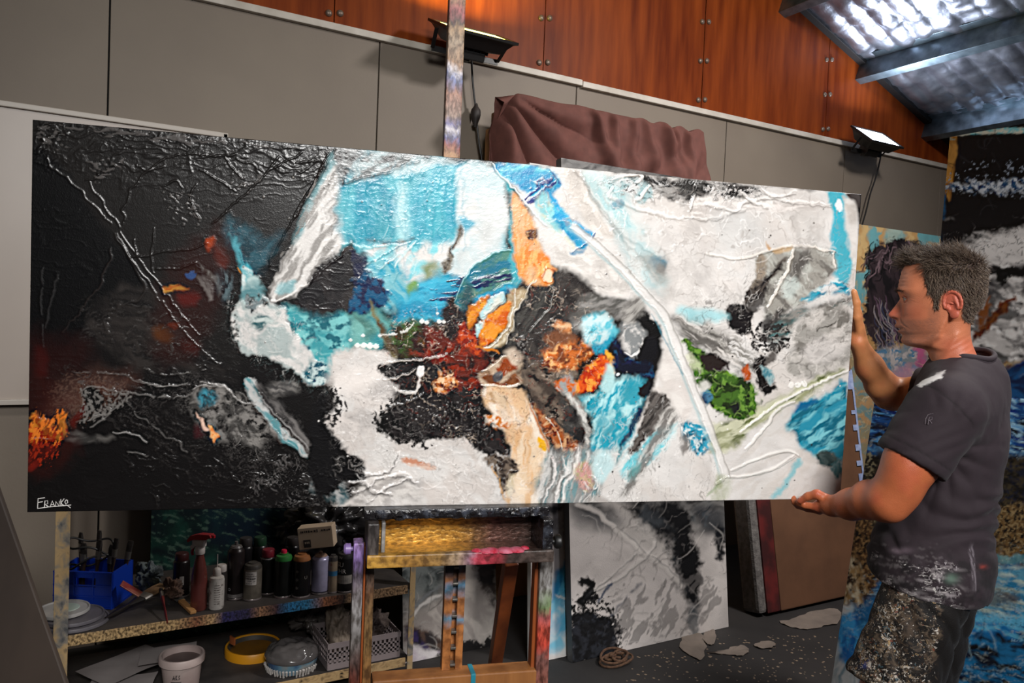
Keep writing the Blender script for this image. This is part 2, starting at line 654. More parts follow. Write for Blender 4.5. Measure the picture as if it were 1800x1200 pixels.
    def swirl(self, light, dark, pts, n=9, seed=1, w=2.0, a=.7, h=0.3, length=40, ang=None):
        """loose curling brush lines scattered through a region"""
        r = random.Random(seed)
        n = int(n*.6)
        h *= .4
        a *= .7
        V = spline(pts, True, 5)
        a0, b0 = V.min(0), V.max(0)
        k = 0
        tries = 0
        while k < n and tries < n*20:
            tries += 1
            x, y = r.uniform(a0[0], b0[0]), r.uniform(a0[1], b0[1])
            if sd_poly(np.array([x]), np.array([y]), V)[0] > 0:
                continue
            an = math.radians(ang)+r.uniform(-.4, .4) if ang is not None else r.uniform(0, 6.28)
            cu = r.uniform(-.5, .5)
            q = [(x, y)]
            st = length*r.uniform(.5, 1.2)/5
            for _ in range(5):
                an += cu+r.uniform(-.2, .2)
                x += math.cos(an)*st
                y += math.sin(an)*st
                q.append((x, y))
            self.L(light if r.random() < .5 else dark, q, w*r.uniform(.5, 1.3), .9, 2, 15, a, h)
            k += 1
        return self
    def fluid(self, nx, ny, amp=5.0, scale=26, seed=11, sharp=.45, rad=5, calm=None):
        """let the wet paint run: advect colour and relief along a turbulent field, then pool the pigment at edges"""
        C = self.c.reshape(nx, ny, 3)
        H = self.h.reshape(nx, ny)
        X, Y = self.X.reshape(nx, ny), self.Y.reshape(nx, ny)
        e = 1.0
        def pot(x, y):
            return fbm(x/scale, y/scale, seed, 2)
        p0 = pot(X, Y)
        gx = (pot(X+e, Y)-p0)/e*scale
        gy = (pot(X, Y+e)-p0)/e*scale
        loc = smooth01((fbm(X/90, Y/90, seed+9, 2)-.36)*4)
        if calm is not None:
            loc = loc*calm(X, Y)
        sx = (X[-1, ny//2]-X[0, ny//2])/(nx-1)
        sy = (Y[nx//2, 0]-Y[nx//2, -1])/(ny-1)
        I, J = np.meshgrid(np.arange(nx), np.arange(ny), indexing='ij')
        dx = (gy*amp*loc)/sx
        dy = (-gx*amp*loc)/sy
        fa = np.clip(I+dx, 0, nx-1.001)
        fb_ = np.clip(J-dy, 0, ny-1.001)
        a, b = fa.astype(int), fb_.astype(int)
        ta, tb = fa-a, fb_-b
        def samp(A):
            s0, s1 = (ta[..., None], tb[..., None]) if A.ndim == 3 else (ta, tb)
            return (A[a, b]*(1-s0)+A[a+1, b]*s0)*(1-s1)+(A[a, b+1]*(1-s0)+A[a+1, b+1]*s0)*s1
        C = samp(C)
        H = samp(H)
        def box(A, r, ax):
            A = np.moveaxis(A, ax, 0)
            P = np.concatenate([np.repeat(A[:1], r, 0), A, np.repeat(A[-1:], r, 0)])
            S = np.cumsum(np.concatenate([np.zeros_like(P[:1], dtype=np.float64), P]), 0)
            return np.moveaxis((S[2*r+1:]-S[:-2*r-1])/(2*r+1), 0, ax)
        B = box(box(C, rad, 0), rad, 1)
        C = np.clip(C+sharp*(C-B), 0.002, .86)
        self.c = C.reshape(-1, 3).astype(np.float32)
        self.h = H.reshape(-1)
        return self
    def tone(self, amt=.25, s=40, seed=5, sx=1.0, sy=1.0):
        """uneven pigment over everything"""
        q = fbm(self.X/s/sx+(fbm(self.X/60, self.Y/60, seed+3, 3)-.5)*3, self.Y/s/sy+(fbm(self.X/60, self.Y/60, seed+9, 3)-.5)*3, seed, 5)
        self.c *= np.clip(1+(q-.5)*2*amt, .3, 1.6)[:, None].astype(np.float32)
        return self

def canvas(name, label, cat, group, BL, e1, e2, W, H, T, paintfn, nx, ny, amp, surf_mat, frame_mat, edge=None, base=None, tpx=None, bars=True, relief=None):
    """stretched canvas: BL corner of the front face, unit e1 (right), unit e2 (up); paintfn gets artwork coords"""
    BL, e1, e2 = [np.array(q, float) for q in (BL, e1, e2)]
    n = np.cross(e1, e2)                  # toward the viewer
    root = thing(name, label, cat, base if base is not None else BL+e1*W/2-n*T/2, 0, group)
    o = np.array(root.location)
    u = np.linspace(0, 1, nx)
    v = np.linspace(0, 1, ny)
    U, Vv = np.meshgrid(u, v, indexing='ij')
    P3 = BL+U[..., None]*e1*W+Vv[..., None]*e2*H
    p = paintfn(P3, U, Vv)
    C = p.c.reshape(nx, ny, 3)
    Hh = p.h.reshape(nx, ny)
    if relief is not None:
        Hh = Hh+relief(U, Vv, p)
    ef = np.minimum(np.minimum(U, 1-U)*W, np.minimum(Vv, 1-Vv)*H)
    Hh = Hh*smooth01(ef/0.006+.2)
    P3 = P3+n*(Hh*amp)[..., None]
    idx = np.arange(nx*ny).reshape(nx, ny)
    f = np.stack([idx[:-1, :-1], idx[1:, :-1], idx[1:, 1:], idx[:-1, 1:]], -1).reshape(-1, 4)
    # wrap the painted edge round the sides
    loop = np.concatenate([idx[:, 0], idx[-1, 1:], idx[-2::-1, -1], idx[0, -2:0:-1]])
    back = P3.reshape(-1, 3)[loop]-n*T
    mid = P3.reshape(-1, 3)[loop]-n*0.003
    cl = C.reshape(-1, 3)[loop]
    if edge is not None:
        cl = np.tile(lin(edge), (len(loop), 1))*(0.8+.4*vnoise(np.arange(len(loop))/9.0, np.zeros(len(loop)), 3))[:, None]
    L = len(loop)
    k0 = nx*ny
    vs = np.concatenate([P3.reshape(-1, 3), mid, back])
    cs_ = np.concatenate([C.reshape(-1, 3), cl, cl])
    a = np.arange(L)
    a2 = (a+1) % L
    f1 = np.stack([loop[a2], loop[a], k0+a, k0+a2], -1)
    f2 = np.stack([k0+a2, k0+a, k0+L+a, k0+L+a2], -1)
    fs = np.concatenate([f, f1, f2])
    mesh_obj('painted_canvas', vs-o, fs, surf_mat, root, 'all' if relief is not None else True, cs_, 60)
    if bars:
        b = MB()
        bw = 0.04
        R3 = np.stack([e1, e2, n], 1)
        d = T*0.86
        zc = -n*(d/2+0.006)
        for s in (bw/2+.002, H-bw/2-.002):
            b.box(BL+e1*W/2+e2*s+zc-o, (W-.006, bw, d), R3, .002)
        for s in (bw/2+.002, W-bw/2-.002):
            b.box(BL+e2*H/2+e1*s+zc-o, (bw, H-2*bw-.006, d), R3, .002)
        if W > 1.2:
            for s in (W/3, 2*W/3):
                b.box(BL+e2*H/2+e1*s+zc-o-n*.006, (bw, H-2*bw-.006, d*.6), R3, .002)
        b.build('stretcher_frame', frame_mat, root)
    return root
M_pine = mat('pine_wood', (176, 130, 78), 0.6, col2=(140, 96, 54), scale=10, stretch=(1, 1, .3), bump=.1)
NXM, NYM = 1300, 540
# ------------------------------------------------------------------ the long painting on the easel
K = (18, 16, 16)
PC = np.array([0.81497, 1.49787, CAM_Z-0.04833])
PA, PLEAN, PG = -0.287719, 0.0173919, -0.0010289
ux = np.array([math.cos(PA), math.sin(PA), 0])
un = np.array([-math.sin(PA), math.cos(PA), 0])
up2 = np.array([0, 0, 1.0])*math.cos(PLEAN)-un*math.sin(PLEAN)
PE1 = ux*math.cos(PG)+up2*math.sin(PG)
PE2 = up2*math.cos(PG)-ux*math.sin(PG)
PW, PH, PT = 1.83, 0.76, 0.038
PBL = PC-PE1*PW/2-PE2*PH/2
PN = np.cross(PE1, PE2)

def paint_main(P3, U, V):
    X, Y = proj(P3.reshape(-1, 3))
    p = Paint(X, Y, K, 1)
    W1, W2 = (215, 211, 207), (196, 190, 184)
    TE, TE2, TD = (56, 152, 170), (122, 184, 194), (28, 118, 142)
    # ---------- dark left half
    p.lw, p.la = .58, .8
    p.P((25, 23, 22), [(80, 215), (590, 262), (560, 420), (440, 470), (420, 640), (385, 625), (200, 410), (60, 240)], 10, 8)
    p.P((9, 9, 10), [(56, 260), (195, 420), (250, 500), (140, 590), (56, 640)], 8, 6)
    p.P((20, 18, 18), [(150, 560), (250, 500), (380, 630), (400, 670), (240, 650)], 12, 10, c2=(44, 40, 38), mix=(60, 14, 20, 2))
    p.P((84, 56, 48), [(120, 675), (180, 655), (240, 670), (200, 700), (150, 725), (100, 740), (90, 710)], 26, 14, a=.75)
    p.S((92, 70, 60), [(90, 660), (230, 660), (200, 720), (100, 760)], .5, 2.4, 25, .7)
    p.P((70, 14, 12), [(60, 610), (78, 612), (82, 650), (64, 665)], 8, 6, a=.8)
    p.P((80, 22, 16), [(128, 735), (142, 715), (144, 738), (134, 748)], 5, 5, a=.9)
    # embers at the left edge
    p.P((190, 62, 22), [(54, 742), (75, 735), (100, 755), (118, 745), (120, 765), (105, 775), (80, 772), (54, 780)], 3, 9, 14, c2=(236, 140, 44), mix=(10, 5, 10, 4), h=.4)
    p.P((232, 150, 60), [(62, 722), (72, 730), (90, 752), (84, 762), (66, 745), (56, 735)], 3, 6, 10, c2=(196, 92, 30), mix=(5, 12, 50, 4), h=.4)
    p.P((226, 140, 52), [(104, 735), (114, 725), (118, 745), (108, 770), (98, 768), (102, 750)], 3, 6, 10, c2=(160, 80, 24), mix=(5, 10, 0, 4))
    p.P((140, 30, 18), [(54, 775), (80, 775), (100, 790), (70, 810), (54, 830)], 8, 10, a=.8, c2=(60, 14, 10))
    p.L((244, 208, 190), [(56, 769), (75, 770), (92, 772)], 2, .8, 2, 8, .9, .5)
    p.P((60, 58, 56), [(108, 765), (135, 756), (160, 765), (200, 765), (170, 775), (128, 778)], 6, 8, c2=(110, 106, 102), mix=(24, 8, 0, 3), a=.8)
    # grey ring
    p.P((14, 14, 14), [(148, 690), (165, 680), (182, 695), (180, 715), (160, 725), (148, 715)], 6, 5)
    for q in ([(140, 715), (148, 690), (165, 680), (190, 682), (205, 690)], [(215, 685), (200, 705), (190, 725), (172, 728), (160, 735), (140, 742)],
              [(215, 685), (240, 694), (285, 694), (300, 700), (335, 692), (345, 684)], [(220, 694), (212, 708), (195, 722), (180, 735)], [(160, 735), (175, 730), (185, 738), (165, 750)]):
        p.L((150, 146, 142), q, 3.2, 1.6, 4, 14, .8, .8, broken=.25)
    p.S((120, 116, 112), [(140, 685), (225, 680), (230, 705), (180, 740), (140, 748)], .5, 4, 12, .8, .4)
    # long fine ridges
    p.L((150, 144, 140), [(130, 655), (175, 655), (220, 660), (255, 673), (300, 678), (335, 676)], 1.6, .8, 3, 20, .8, .9, broken=.25)
    p.L((180, 176, 172), [(240, 666), (270, 676), (310, 678), (330, 674)], 1.8, .7, 2, 20, .8, 1.0, broken=.2)
    p.L((150, 146, 142), [(250, 648), (290, 658), (330, 656), (372, 646)], 1.5, .7, 3, 12, .8, .9, broken=.4)
    # marbled grey field and teal flecks
    p.P((62, 60, 58), [(340, 685), (375, 676), (410, 690), (450, 720), (490, 745), (505, 765), (470, 770), (450, 790), (430, 775), (395, 770), (360, 760), (342, 735)], 10, 12, c2=(128, 124, 120), mix=(15, 11, 40, 4), c3=(26, 25, 25), a=.95, h=.3)
    p.swirl((170, 165, 160), (30, 30, 30), [(345, 690), (400, 690), (500, 765), (440, 790), (360, 760)], 26, 3, 1.6, .8, .5, 28)
    p.P((60, 140, 160), [(350, 692), (372, 684), (382, 695), (372, 712), (354, 712)], 5, 6, c2=(30, 60, 70), mix=(8, 8, 0, 3))
    p.P((228, 120, 46), [(366, 745), (378, 757), (384, 768), (376, 778), (368, 765)], 2, 4, 8, c2=(240, 180, 120), mix=(5, 5, 0, 3))
    p.P((230, 190, 170), [(345, 728), (358, 738), (366, 755), (358, 752)], 2, 3)
    p.P((60, 22, 26), [(340, 750), (352, 748), (356, 765), (344, 768)], 6, 4, a=.8)
    for q in ([(338, 684), (370, 676), (400, 684), (420, 704), (450, 712)], [(350, 672), (385, 674), (408, 690)], [(200, 760), (235, 763), (262, 776)]):
        p.L((205, 200, 196), q, 2.6, 1.0, 3, 15, .9, .9)
    p.L((165, 160, 156), [(218, 705), (245, 730), (275, 755), (310, 775), (330, 795)], 1.8, 1, 3, 18, .55, .8, broken=.3)
    p.L((165, 160, 156), [(225, 795), (260, 800)], 1.6, .7, 1, 9, .8, .8)
    # the teal strip running down to the right
    p.P((90, 140, 146), [(430, 668), (448, 668), (470, 715), (510, 765), (545, 800), (535, 800), (500, 775), (460, 725), (440, 700)], 3, 5, 12, c2=(190, 190, 188), mix=(30, 6, 50, 4), h=.5)
    p.P((110, 106, 104), [(448, 676), (470, 690), (520, 740), (560, 800), (548, 800), (500, 745), (465, 712)], 5, 6, 12, c2=(50, 48, 48), mix=(40, 6, 50, 3))
    p.L((190, 188, 186), [(455, 690), (475, 720), (495, 738), (520, 765), (545, 792)], 2, .9, 2, 12, .9, 1)
    p.L((170, 200, 205), [(450, 715), (490, 760), (530, 800)], 1.8, .8, 2, 12, .8, 1)
    p.P((70, 68, 67), [(470, 680), (500, 672), (525, 680), (505, 692), (478, 694)], 8, 6, c2=(130, 126, 122), mix=(18, 5, 15, 3))
    # embers through the dark
    p.P((206, 80, 30), [(362, 420), (378, 414), (376, 432), (366, 440)], 5, 5, 8, c2=(120, 40, 18))
    p.P((120, 44, 30), [(380, 432), (396, 440), (400, 470), (386, 462)], 8, 8, a=.7)
    p.P((196, 96, 30), [(288, 506), (305, 501), (332, 507), (322, 512), (298, 512)], 3, 4, 10, c2=(240, 170, 70), mix=(14, 4, 5, 4))
    p.P((112, 26, 22), [(312, 520), (340, 512), (352, 520), (340, 534), (315, 536)], 8, 6, a=.9)
    p.P((110, 62, 24), [(272, 580), (292, 574), (304, 590), (296, 602), (276, 598)], 9, 8, a=.8)
    p.P((130, 50, 24), [(296, 570), (312, 568), (312, 576), (300, 578)], 4, 4, a=.8)
    p.P((70, 22, 16), [(320, 600), (345, 600), (345, 618), (322, 614)], 9, 6, a=.7)
    p.P((50, 108, 176), [(326, 481), (340, 478), (344, 489), (332, 491)], 2, 4, 8)
    p.P((150, 146, 142), [(346, 487), (360, 486), (374, 500), (376, 520), (370, 529), (360, 512)], 3, 3, 12, c2=(100, 96, 94), mix=(16, 5, 60, 3))
    p.P((88, 84, 80), [(352, 470), (368, 478), (384, 486), (392, 505), (388, 520), (378, 500), (366, 488)], 4, 6, 12, c2=(150, 150, 146), mix=(6, 18, 0, 3))
    for q in ([(200, 410), (262, 500), (330, 590), (385, 640)], [(210, 408), (285, 508), (350, 590)], [(195, 395), (175, 370), (80, 280)]):
        p.L((50, 46, 44), q, 2.0, 1.1, 2, 25, .7, 1.3)
    p.L((52, 44, 42), [(200, 435), (175, 500), (150, 535), (110, 585)], 3, 2, 3, 20, .7, .8)
    p.L((44, 40, 38), [(205, 410), (248, 490), (252, 515), (230, 530), (190, 545)], 5, 2, 3, 20, .6, .9)
    p.L((60, 58, 58), [(100, 485), (90, 530), (80, 575)], 3, 2, 3, 14, .7, .5)
    p.L((66, 64, 64), [(75, 470), (72, 540), (76, 610)], 2.4, 1.4, 3, 14, .7, .6, broken=.3)
    # teal fork above the white mass
    p.P((24, 52, 62), [(398, 385), (430, 395), (470, 420), (500, 405), (485, 440), (455, 478), (440, 476), (420, 450), (400, 430)], 12, 10, c2=(44, 82, 94), mix=(10, 20, 40, 2.5))
    p.P((80, 168, 182), [(404, 400), (414, 420), (432, 455), (446, 478), (436, 490), (424, 470), (408, 440)], 5, 7, 14, c2=(30, 84, 100), mix=(6, 24, -25, 3.5))
    p.P((120, 176, 182), [(428, 470), (444, 478), (438, 500), (428, 520), (424, 500)], 3, 4, 10, c2=(200, 214, 212), mix=(8, 8, 0, 3))
    p.L((226, 150, 60), [(418, 470), (424, 480)], 3, 1, 1)
    p.P((28, 40, 46), [(380, 480), (400, 476), (410, 500), (396, 530), (384, 510)], 9, 8, c2=(90, 110, 116), mix=(6, 14, 0, 3))
    # crinkled black crust along the top, ridges and creases
    for q in ([(215, 395), (222, 350), (250, 310), (290, 280), (330, 271), (375, 273), (415, 270)], [(150, 318), (175, 305), (205, 292)],
              [(375, 392), (410, 360), (440, 332), (470, 302), (485, 280), (492, 275)], [(470, 302), (500, 285), (532, 268)], [(350, 298), (380, 315), (415, 335)],
              [(415, 280), (440, 288), (462, 300)], [(395, 275), (410, 295), (425, 312)], [(520, 287), (560, 283)], [(285, 330), (310, 318), (320, 330)],
              [(590, 262), (565, 305), (545, 340), (525, 370), (510, 395), (470, 470)], [(580, 268), (540, 340), (515, 380)], [(240, 290), (262, 300), (290, 292)],
              [(155, 320), (185, 360), (210, 400)], [(345, 325), (335, 350), (350, 385)], [(235, 420), (245, 450), (290, 442), (340, 438), (365, 428)], [(270, 400), (268, 440), (270, 480)],
              [(275, 474), (310, 472), (345, 462)], [(230, 452), (262, 452)]):
        p.L((44, 41, 40), q, 1.7, .9, 3, 16, .6, 1.7, broken=.12)
    p.S((74, 70, 68), [(130, 215), (400, 240), (560, 262), (420, 262), (250, 250), (140, 236)], .50, 4, 14, .8, .45, (5, 1), 4)
    p.S((84, 80, 78), [(62, 215), (110, 215), (120, 260), (70, 260)], .44, 3, 14, .7, .4, (2.5, 1), 10)
    p.S((84, 80, 78), [(150, 280), (215, 270), (220, 300), (165, 320)], .44, 3, 14, .7, .4, (2.5, 1), 10)
    p.S((84, 80, 78), [(285, 330), (350, 330), (370, 400), (300, 390)], .40, 3, 18, .7, .4, (2.5, 1), 30)
    p.S((84, 80, 78), [(410, 300), (470, 300), (450, 340), (400, 350)], .40, 3, 18, .7, .4, (2.5, 1), -20)
    # smoke, embers' haze and wisps over the dark
    for c_, q_ in (((54, 18, 14), [(56, 640), (110, 700), (130, 790), (60, 820)]), ((46, 16, 12), [(300, 480), (380, 400), (410, 470), (340, 620), (270, 620)]), ((40, 14, 12), [(56, 590), (150, 600), (140, 650), (60, 660)])):
        p.P(c_, q_, 26, 16, 26, a=.6)
    p.S((226, 120, 40), [(54, 725), (120, 725), (116, 780), (54, 785)], .46, 3, 12, .8, .3, (1, 2.5), 20)
    p.S((150, 40, 18), [(54, 760), (120, 760), (90, 820), (54, 820)], .46, 3, 14, .8, .2, (1, 2), 30)
    for c_, q_, ax_, ay_, an_ in (((120, 116, 112), [(330, 670), (520, 740), (470, 800), (350, 770)], 9, 6, 35), ((84, 80, 78), [(140, 660), (360, 660), (340, 700), (150, 740)], 40, 6, 6), ((110, 106, 104), [(500, 790), (600, 840), (600, 885), (470, 885), (420, 820)], 16, 9, 25),
                                  ((70, 66, 64), [(200, 700), (420, 760), (560, 840), (400, 850), (230, 780)], 70, 7, 30), ((64, 60, 58), [(150, 530), (380, 560), (380, 640), (160, 600)], 40, 8, -15)):
        p.V(c_, q_, ax_, ay_, an_, .022, .6, .5)
        p.V(c_, q_, ax_*.6, ay_*.6, an_, .016, .5, .4, lv=.45)
    p.P((70, 92, 96), [(560, 840), (600, 850), (610, 884), (590, 884), (550, 862)], 8, 9, 14, a=.7, c2=(190, 190, 188), mix=(12, 4, 30, 3))
    p.lw = p.la = 1.0
    # ---------- white wedge and the teal field
    p.P((130, 176, 182), [(572, 300), (600, 280), (640, 420), (600, 470), (540, 460), (520, 430), (550, 350)], 10, 8)
    p.P(W1, [(578, 300), (598, 296), (606, 350), (604, 430), (565, 480), (512, 522), (478, 520), (474, 508), (500, 458), (528, 410), (548, 352)], 5, 7, 20, c2=(150, 146, 142), mix=(36, 6, -58, 3.0))
    p.S((120, 116, 112), [(540, 330), (560, 330), (530, 430), (490, 490), (480, 480)], .5, 4, 14, .8, 0, (4, 1), -60)
    p.P((120, 184, 192), [(488, 502), (520, 492), (516, 515), (492, 515)], 5, 6, 10, a=.6)
    p.L((235, 230, 225), [(478, 522), (500, 524), (530, 505), (575, 470), (604, 440)], 3, 1, 2, 15, .9, .8)
    p.P(TE, [(596, 300), (640, 272), (700, 276), (800, 284), (850, 290), (880, 330), (890, 420), (850, 470), (780, 500), (690, 500), (640, 470), (606, 430)], 9, 9, 30, c2=(88, 174, 186), mix=(22, 70, 0, 2.2), c3=(38, 134, 158))
    p.P((58, 56, 56), [(588, 264), (640, 268), (620, 300), (600, 330), (590, 310)], 8, 10, 20, c2=(120, 122, 122), mix=(10, 10, 30, 3))
    p.P((160, 176, 178), [(640, 270), (745, 278), (735, 292), (690, 300), (640, 315), (612, 322)], 8, 8, 20, c2=(104, 108, 108), mix=(20, 8, -20, 3))
    p.P((44, 42, 42), [(670, 275), (690, 272), (696, 280), (680, 284)], 3, 3)
    p.L((60, 74, 80), [(604, 324), (640, 312), (690, 302), (720, 288), (736, 284)], 3, 1.2, 4, 18, .8, .8)
    p.P((200, 214, 214), [(690, 300), (740, 286), (770, 286), (740, 300), (700, 312)], 6, 6, a=.7)
    p.P((150, 160, 160), [(744, 277), (800, 282), (790, 292), (750, 288)], 5, 5, a=.7)
    p.P((186, 222, 224), [(692, 340), (712, 330), (724, 390), (716, 432), (700, 420)], 10, 8, a=.7)
    p.P((52, 154, 178), [(728, 330), (806, 330), (806, 400), (780, 440), (736, 436), (722, 390)], 12, 10, a=.85, c2=(74, 172, 188), mix=(14, 60, 0, 3))
    p.P((40, 150, 176), [(630, 330), (652, 340), (660, 400), (640, 430), (618, 400)], 14, 10, a=.6)
    # pale egg
    p.P((186, 204, 207), [(806, 300), (840, 286), (868, 292), (886, 330), (894, 385), (884, 430), (850, 462), (820, 490), (790, 480), (770, 452), (800, 425), (808, 360)], 7, 8, 24, c2=(214, 214, 211), mix=(40, 40, 0, 3))
    p.P((212, 211, 208), [(846, 340), (880, 350), (888, 400), (858, 440), (838, 420), (840, 370)], 16, 8, a=.8)
    p.P((60, 160, 186), [(806, 380), (826, 388), (836, 394), (826, 404), (812, 400)], 5, 5, a=.9)
    p.P(W1, [(640, 432), (700, 426), (780, 430), (800, 440), (760, 470), (730, 500), (690, 500), (660, 470)], 14, 12, 24, c2=(130, 202, 210), mix=(14, 24, 40, 3.2))
    p.P(TE2, [(640, 470), (690, 450), (720, 500), (710, 540), (670, 540), (644, 520)], 9, 12, 18, c2=(60, 160, 186), mix=(9, 22, -35, 3.5), h=.3)
    p.L((210, 232, 232), [(690, 470), (716, 440), (730, 424)], 4, 1.4, 2, 12, .9, .7)
    p.L((200, 226, 228), [(664, 472), (700, 450), (726, 434)], 3, 1.4, 2, 12, .8, .7)
    p.L((30, 110, 130), [(640, 470), (660, 456), (690, 440), (722, 424)], 2, 1, 3, 12, .7, .4)
    p.L((160, 216, 220), [(600, 430), (640, 434), (700, 430)], 3, 1.2, 4, 14, .8, .6)
    p.swirl((200, 230, 232), (46, 140, 160), [(620, 420), (740, 420), (720, 520), (640, 520)], 26, 8, 1.7, .6, .5, 30, -50)
    # brown-grey drip through the white, greens
    p.P((118, 110, 98), [(806, 396), (812, 410), (800, 440), (792, 468), (782, 482), (776, 470), (786, 446), (800, 420)], 4, 5, 12, c2=(70, 64, 58), mix=(5, 10, 0, 3), rag=2)
    p.P((118, 128, 86), [(746, 466), (770, 462), (776, 480), (768, 500), (752, 512), (744, 490)], 8, 8, a=.95, c2=(150, 156, 130))
    p.P((108, 150, 74), [(716, 500), (732, 494), (746, 508), (744, 524), (730, 530), (716, 518)], 4, 4, a=.95)
    # blue band and the navy dry strokes
    p.P((30, 136, 172), [(690, 560), (742, 492), (800, 488), (900, 470), (912, 490), (880, 520), (820, 530), (790, 560), (740, 566)], 8, 10, 20, c2=(60, 170, 200), mix=(40, 8, -8, 3))
    p.S((22, 26, 74), [(786, 488), (880, 470), (906, 478), (860, 498), (800, 510)], .62, 3, 8, .9, .4, (9, 1), -10)
    p.S((22, 40, 84), [(744, 510), (800, 506), (800, 530), (750, 530)], .56, 3, 8, .9, .3, (8, 1), -6)
    p.P((46, 130, 140), [(610, 540), (690, 560), (760, 570), (700, 600), (640, 610), (606, 590)], 12, 12, 20, c2=(100, 168, 164), mix=(22, 14, 10, 3))
    p.P((70, 110, 100), [(600, 560), (640, 556), (660, 580), (640, 600), (604, 596)], 10, 10, a=.8, c2=(120, 178, 170))
    # black pool left of centre with navy
    p.P((24, 22, 24), [(532, 560), (520, 530), (548, 478), (585, 446), (625, 434), (640, 470), (646, 510), (624, 548), (585, 566), (552, 575)], 6, 10, 20, rag=3, c2=(44, 40, 40), mix=(24, 18, 0, 3))
    p.P((22, 32, 66), [(634, 480), (662, 488), (684, 506), (680, 530), (650, 545), (620, 548), (618, 520)], 5, 12, 14, rag=4, c2=(20, 80, 116), mix=(9, 9, 0, 4), h=.4)
    p.P((20, 26, 60), [(618, 450), (640, 440), (646, 470), (626, 486)], 5, 8, 12, c2=(14, 20, 34), a=.9)
    p.swirl((90, 86, 86), (8, 8, 8), [(560, 460), (620, 445), (630, 530), (560, 560)], 16, 13, 1.4, .5, .8, 30)
    # ---------- white mass, left of centre
    p.P((64, 150, 158), [(492, 540), (540, 556), (600, 548), (620, 580), (610, 630), (580, 668), (545, 660), (520, 600)], 9, 12, 22, c2=(120, 190, 190), mix=(18, 14, 20, 3.4), c3=(36, 100, 112))
    p.P(W1, [(416, 540), (426, 530), (440, 534), (456, 520), (478, 526), (498, 548), (512, 580), (536, 606), (556, 640), (572, 668), (548, 676), (512, 650), (470, 628), (428, 618), (408, 575)], 4, 8, 20, rag=2, c2=(168, 178, 176), mix=(24, 15, 30, 3.2), h=.5)
    p.P((184, 206, 204), [(438, 490), (452, 486), (462, 520), (448, 540), (430, 530), (424, 516)], 5, 7, 12, c2=(90, 136, 142))
    p.P((70, 100, 104), [(440, 560), (466, 556), (480, 566), (460, 578), (442, 574)], 6, 8, 12, c2=(190, 200, 196), mix=(14, 6, 0, 3))
    p.P((26, 28, 30), [(428, 528), (440, 518), (452, 526), (466, 522), (470, 534), (452, 542), (446, 552), (436, 540)], 3, 11, 9, rag=4, c2=(120, 130, 132), mix=(7, 7, 0, 4))
    p.swirl((240, 236, 230), (140, 150, 150), [(420, 545), (500, 550), (560, 650), (440, 615)], 30, 17, 1.6, .6, .5, 24)
    p.S((60, 58, 56), [(404, 560), (420, 556), (424, 620), (408, 610)], .5, 3, 8, .8)
    p.P((196, 214, 212), [(540, 640), (570, 640), (578, 668), (556, 676), (532, 664)], 5, 9, 10, c2=(30, 90, 104), mix=(7, 7, 0, 4))
    # ---------- left of centre lower white
    p.P(W1, [(580, 630), (620, 612), (690, 620), (700, 650), (690, 690), (720, 745), (800, 765), (850, 790), (900, 800), (905, 890), (600, 890), (640, 860), (600, 790), (566, 762), (590, 700)], 6, 9, 26, rag=3, c2=(204, 196, 190), mix=(50, 26, 30, 2.5), h=.25)
    p.P((230, 222, 216), [(574, 668), (600, 655), (640, 640), (700, 660), (680, 700), (620, 700)], 12, 8, a=.7)
    p.P((178, 172, 168), [(600, 740), (640, 720), (672, 745), (640, 765), (610, 765)], 10, 12, 20, a=.7, c2=(220, 212, 206))
    p.P((150, 146, 144), [(690, 655), (640, 690), (660, 700), (690, 690)], 10, 8, a=.5)
    p.S((34, 32, 32), [(556, 690), (600, 680), (610, 720), (580, 760), (560, 750)], .56, 5, 12, .95, .3)
    p.P((18, 17, 18), [(560, 690), (575, 700), (570, 740), (600, 780), (638, 812), (636, 846), (608, 842), (590, 860), (560, 880), (540, 800)], 5, 9, 16, rag=4)
    p.P((190, 120, 84), [(705, 806), (730, 806), (762, 818), (764, 826), (740, 822), (712, 815)], 3, 4, 10, a=.85, c2=(214, 180, 160), mix=(12, 4, 10, 3))
    p.P((150, 144, 140), [(640, 850), (680, 836), (730, 842), (740, 870), (690, 886), (630, 886), (616, 868)], 10, 12, 20, a=.7, c2=(208, 202, 196), mix=(26, 8, 15, 3.5))
    for q in ([(616, 870), (650, 858), (664, 840), (700, 836), (730, 850)], [(640, 886), (672, 866), (690, 850), (720, 846)], [(606, 850), (640, 852), (660, 866), (690, 870)], [(700, 800), (690, 820), (664, 834), (640, 838)]):
        p.L((72, 68, 66), q, 4, 2, 4, 14, .75, .9, broken=.3)
        p.L((236, 230, 226), [(x+3, y-4) for x, y in q], 3, 1.4, 4, 14, .7, 1.0)
    p.P((70, 98, 104), [(596, 876), (612, 868), (606, 884), (598, 890)], 5, 4, a=.7)
    p.swirl((238, 232, 228), (180, 174, 168), [(640, 790), (860, 800), (880, 880), (700, 880)], 40, 21, 1.8, .55, .7, 50, 35)
    # ---------- heart of the painting: reds, browns, oranges
    p.P((52, 44, 26), [(684, 580), (720, 566), (790, 575), (800, 600), (790, 640), (730, 640), (690, 620)], 8, 12, 16, rag=3, c2=(60, 84, 40), mix=(16, 16, 0, 3), c3=(34, 26, 20))
    p.P((124, 116, 80), [(648, 530), (660, 545), (690, 600), (700, 620), (690, 626), (670, 590)], 5, 6, 12, c2=(84, 70, 50))
    p.P((230, 150, 50), [(742, 602), (752, 600), (757, 616), (747, 618)], 2.5, 4, 6)
    p.P((96, 34, 24), [(740, 590), (800, 560), (850, 590), (860, 630), (846, 670), (840, 690), (790, 700), (750, 680), (730, 630)], 9, 14, 18, rag=4, c2=(42, 20, 18), mix=(14, 12, 20, 3.5), c3=(130, 38, 18), h=.4)
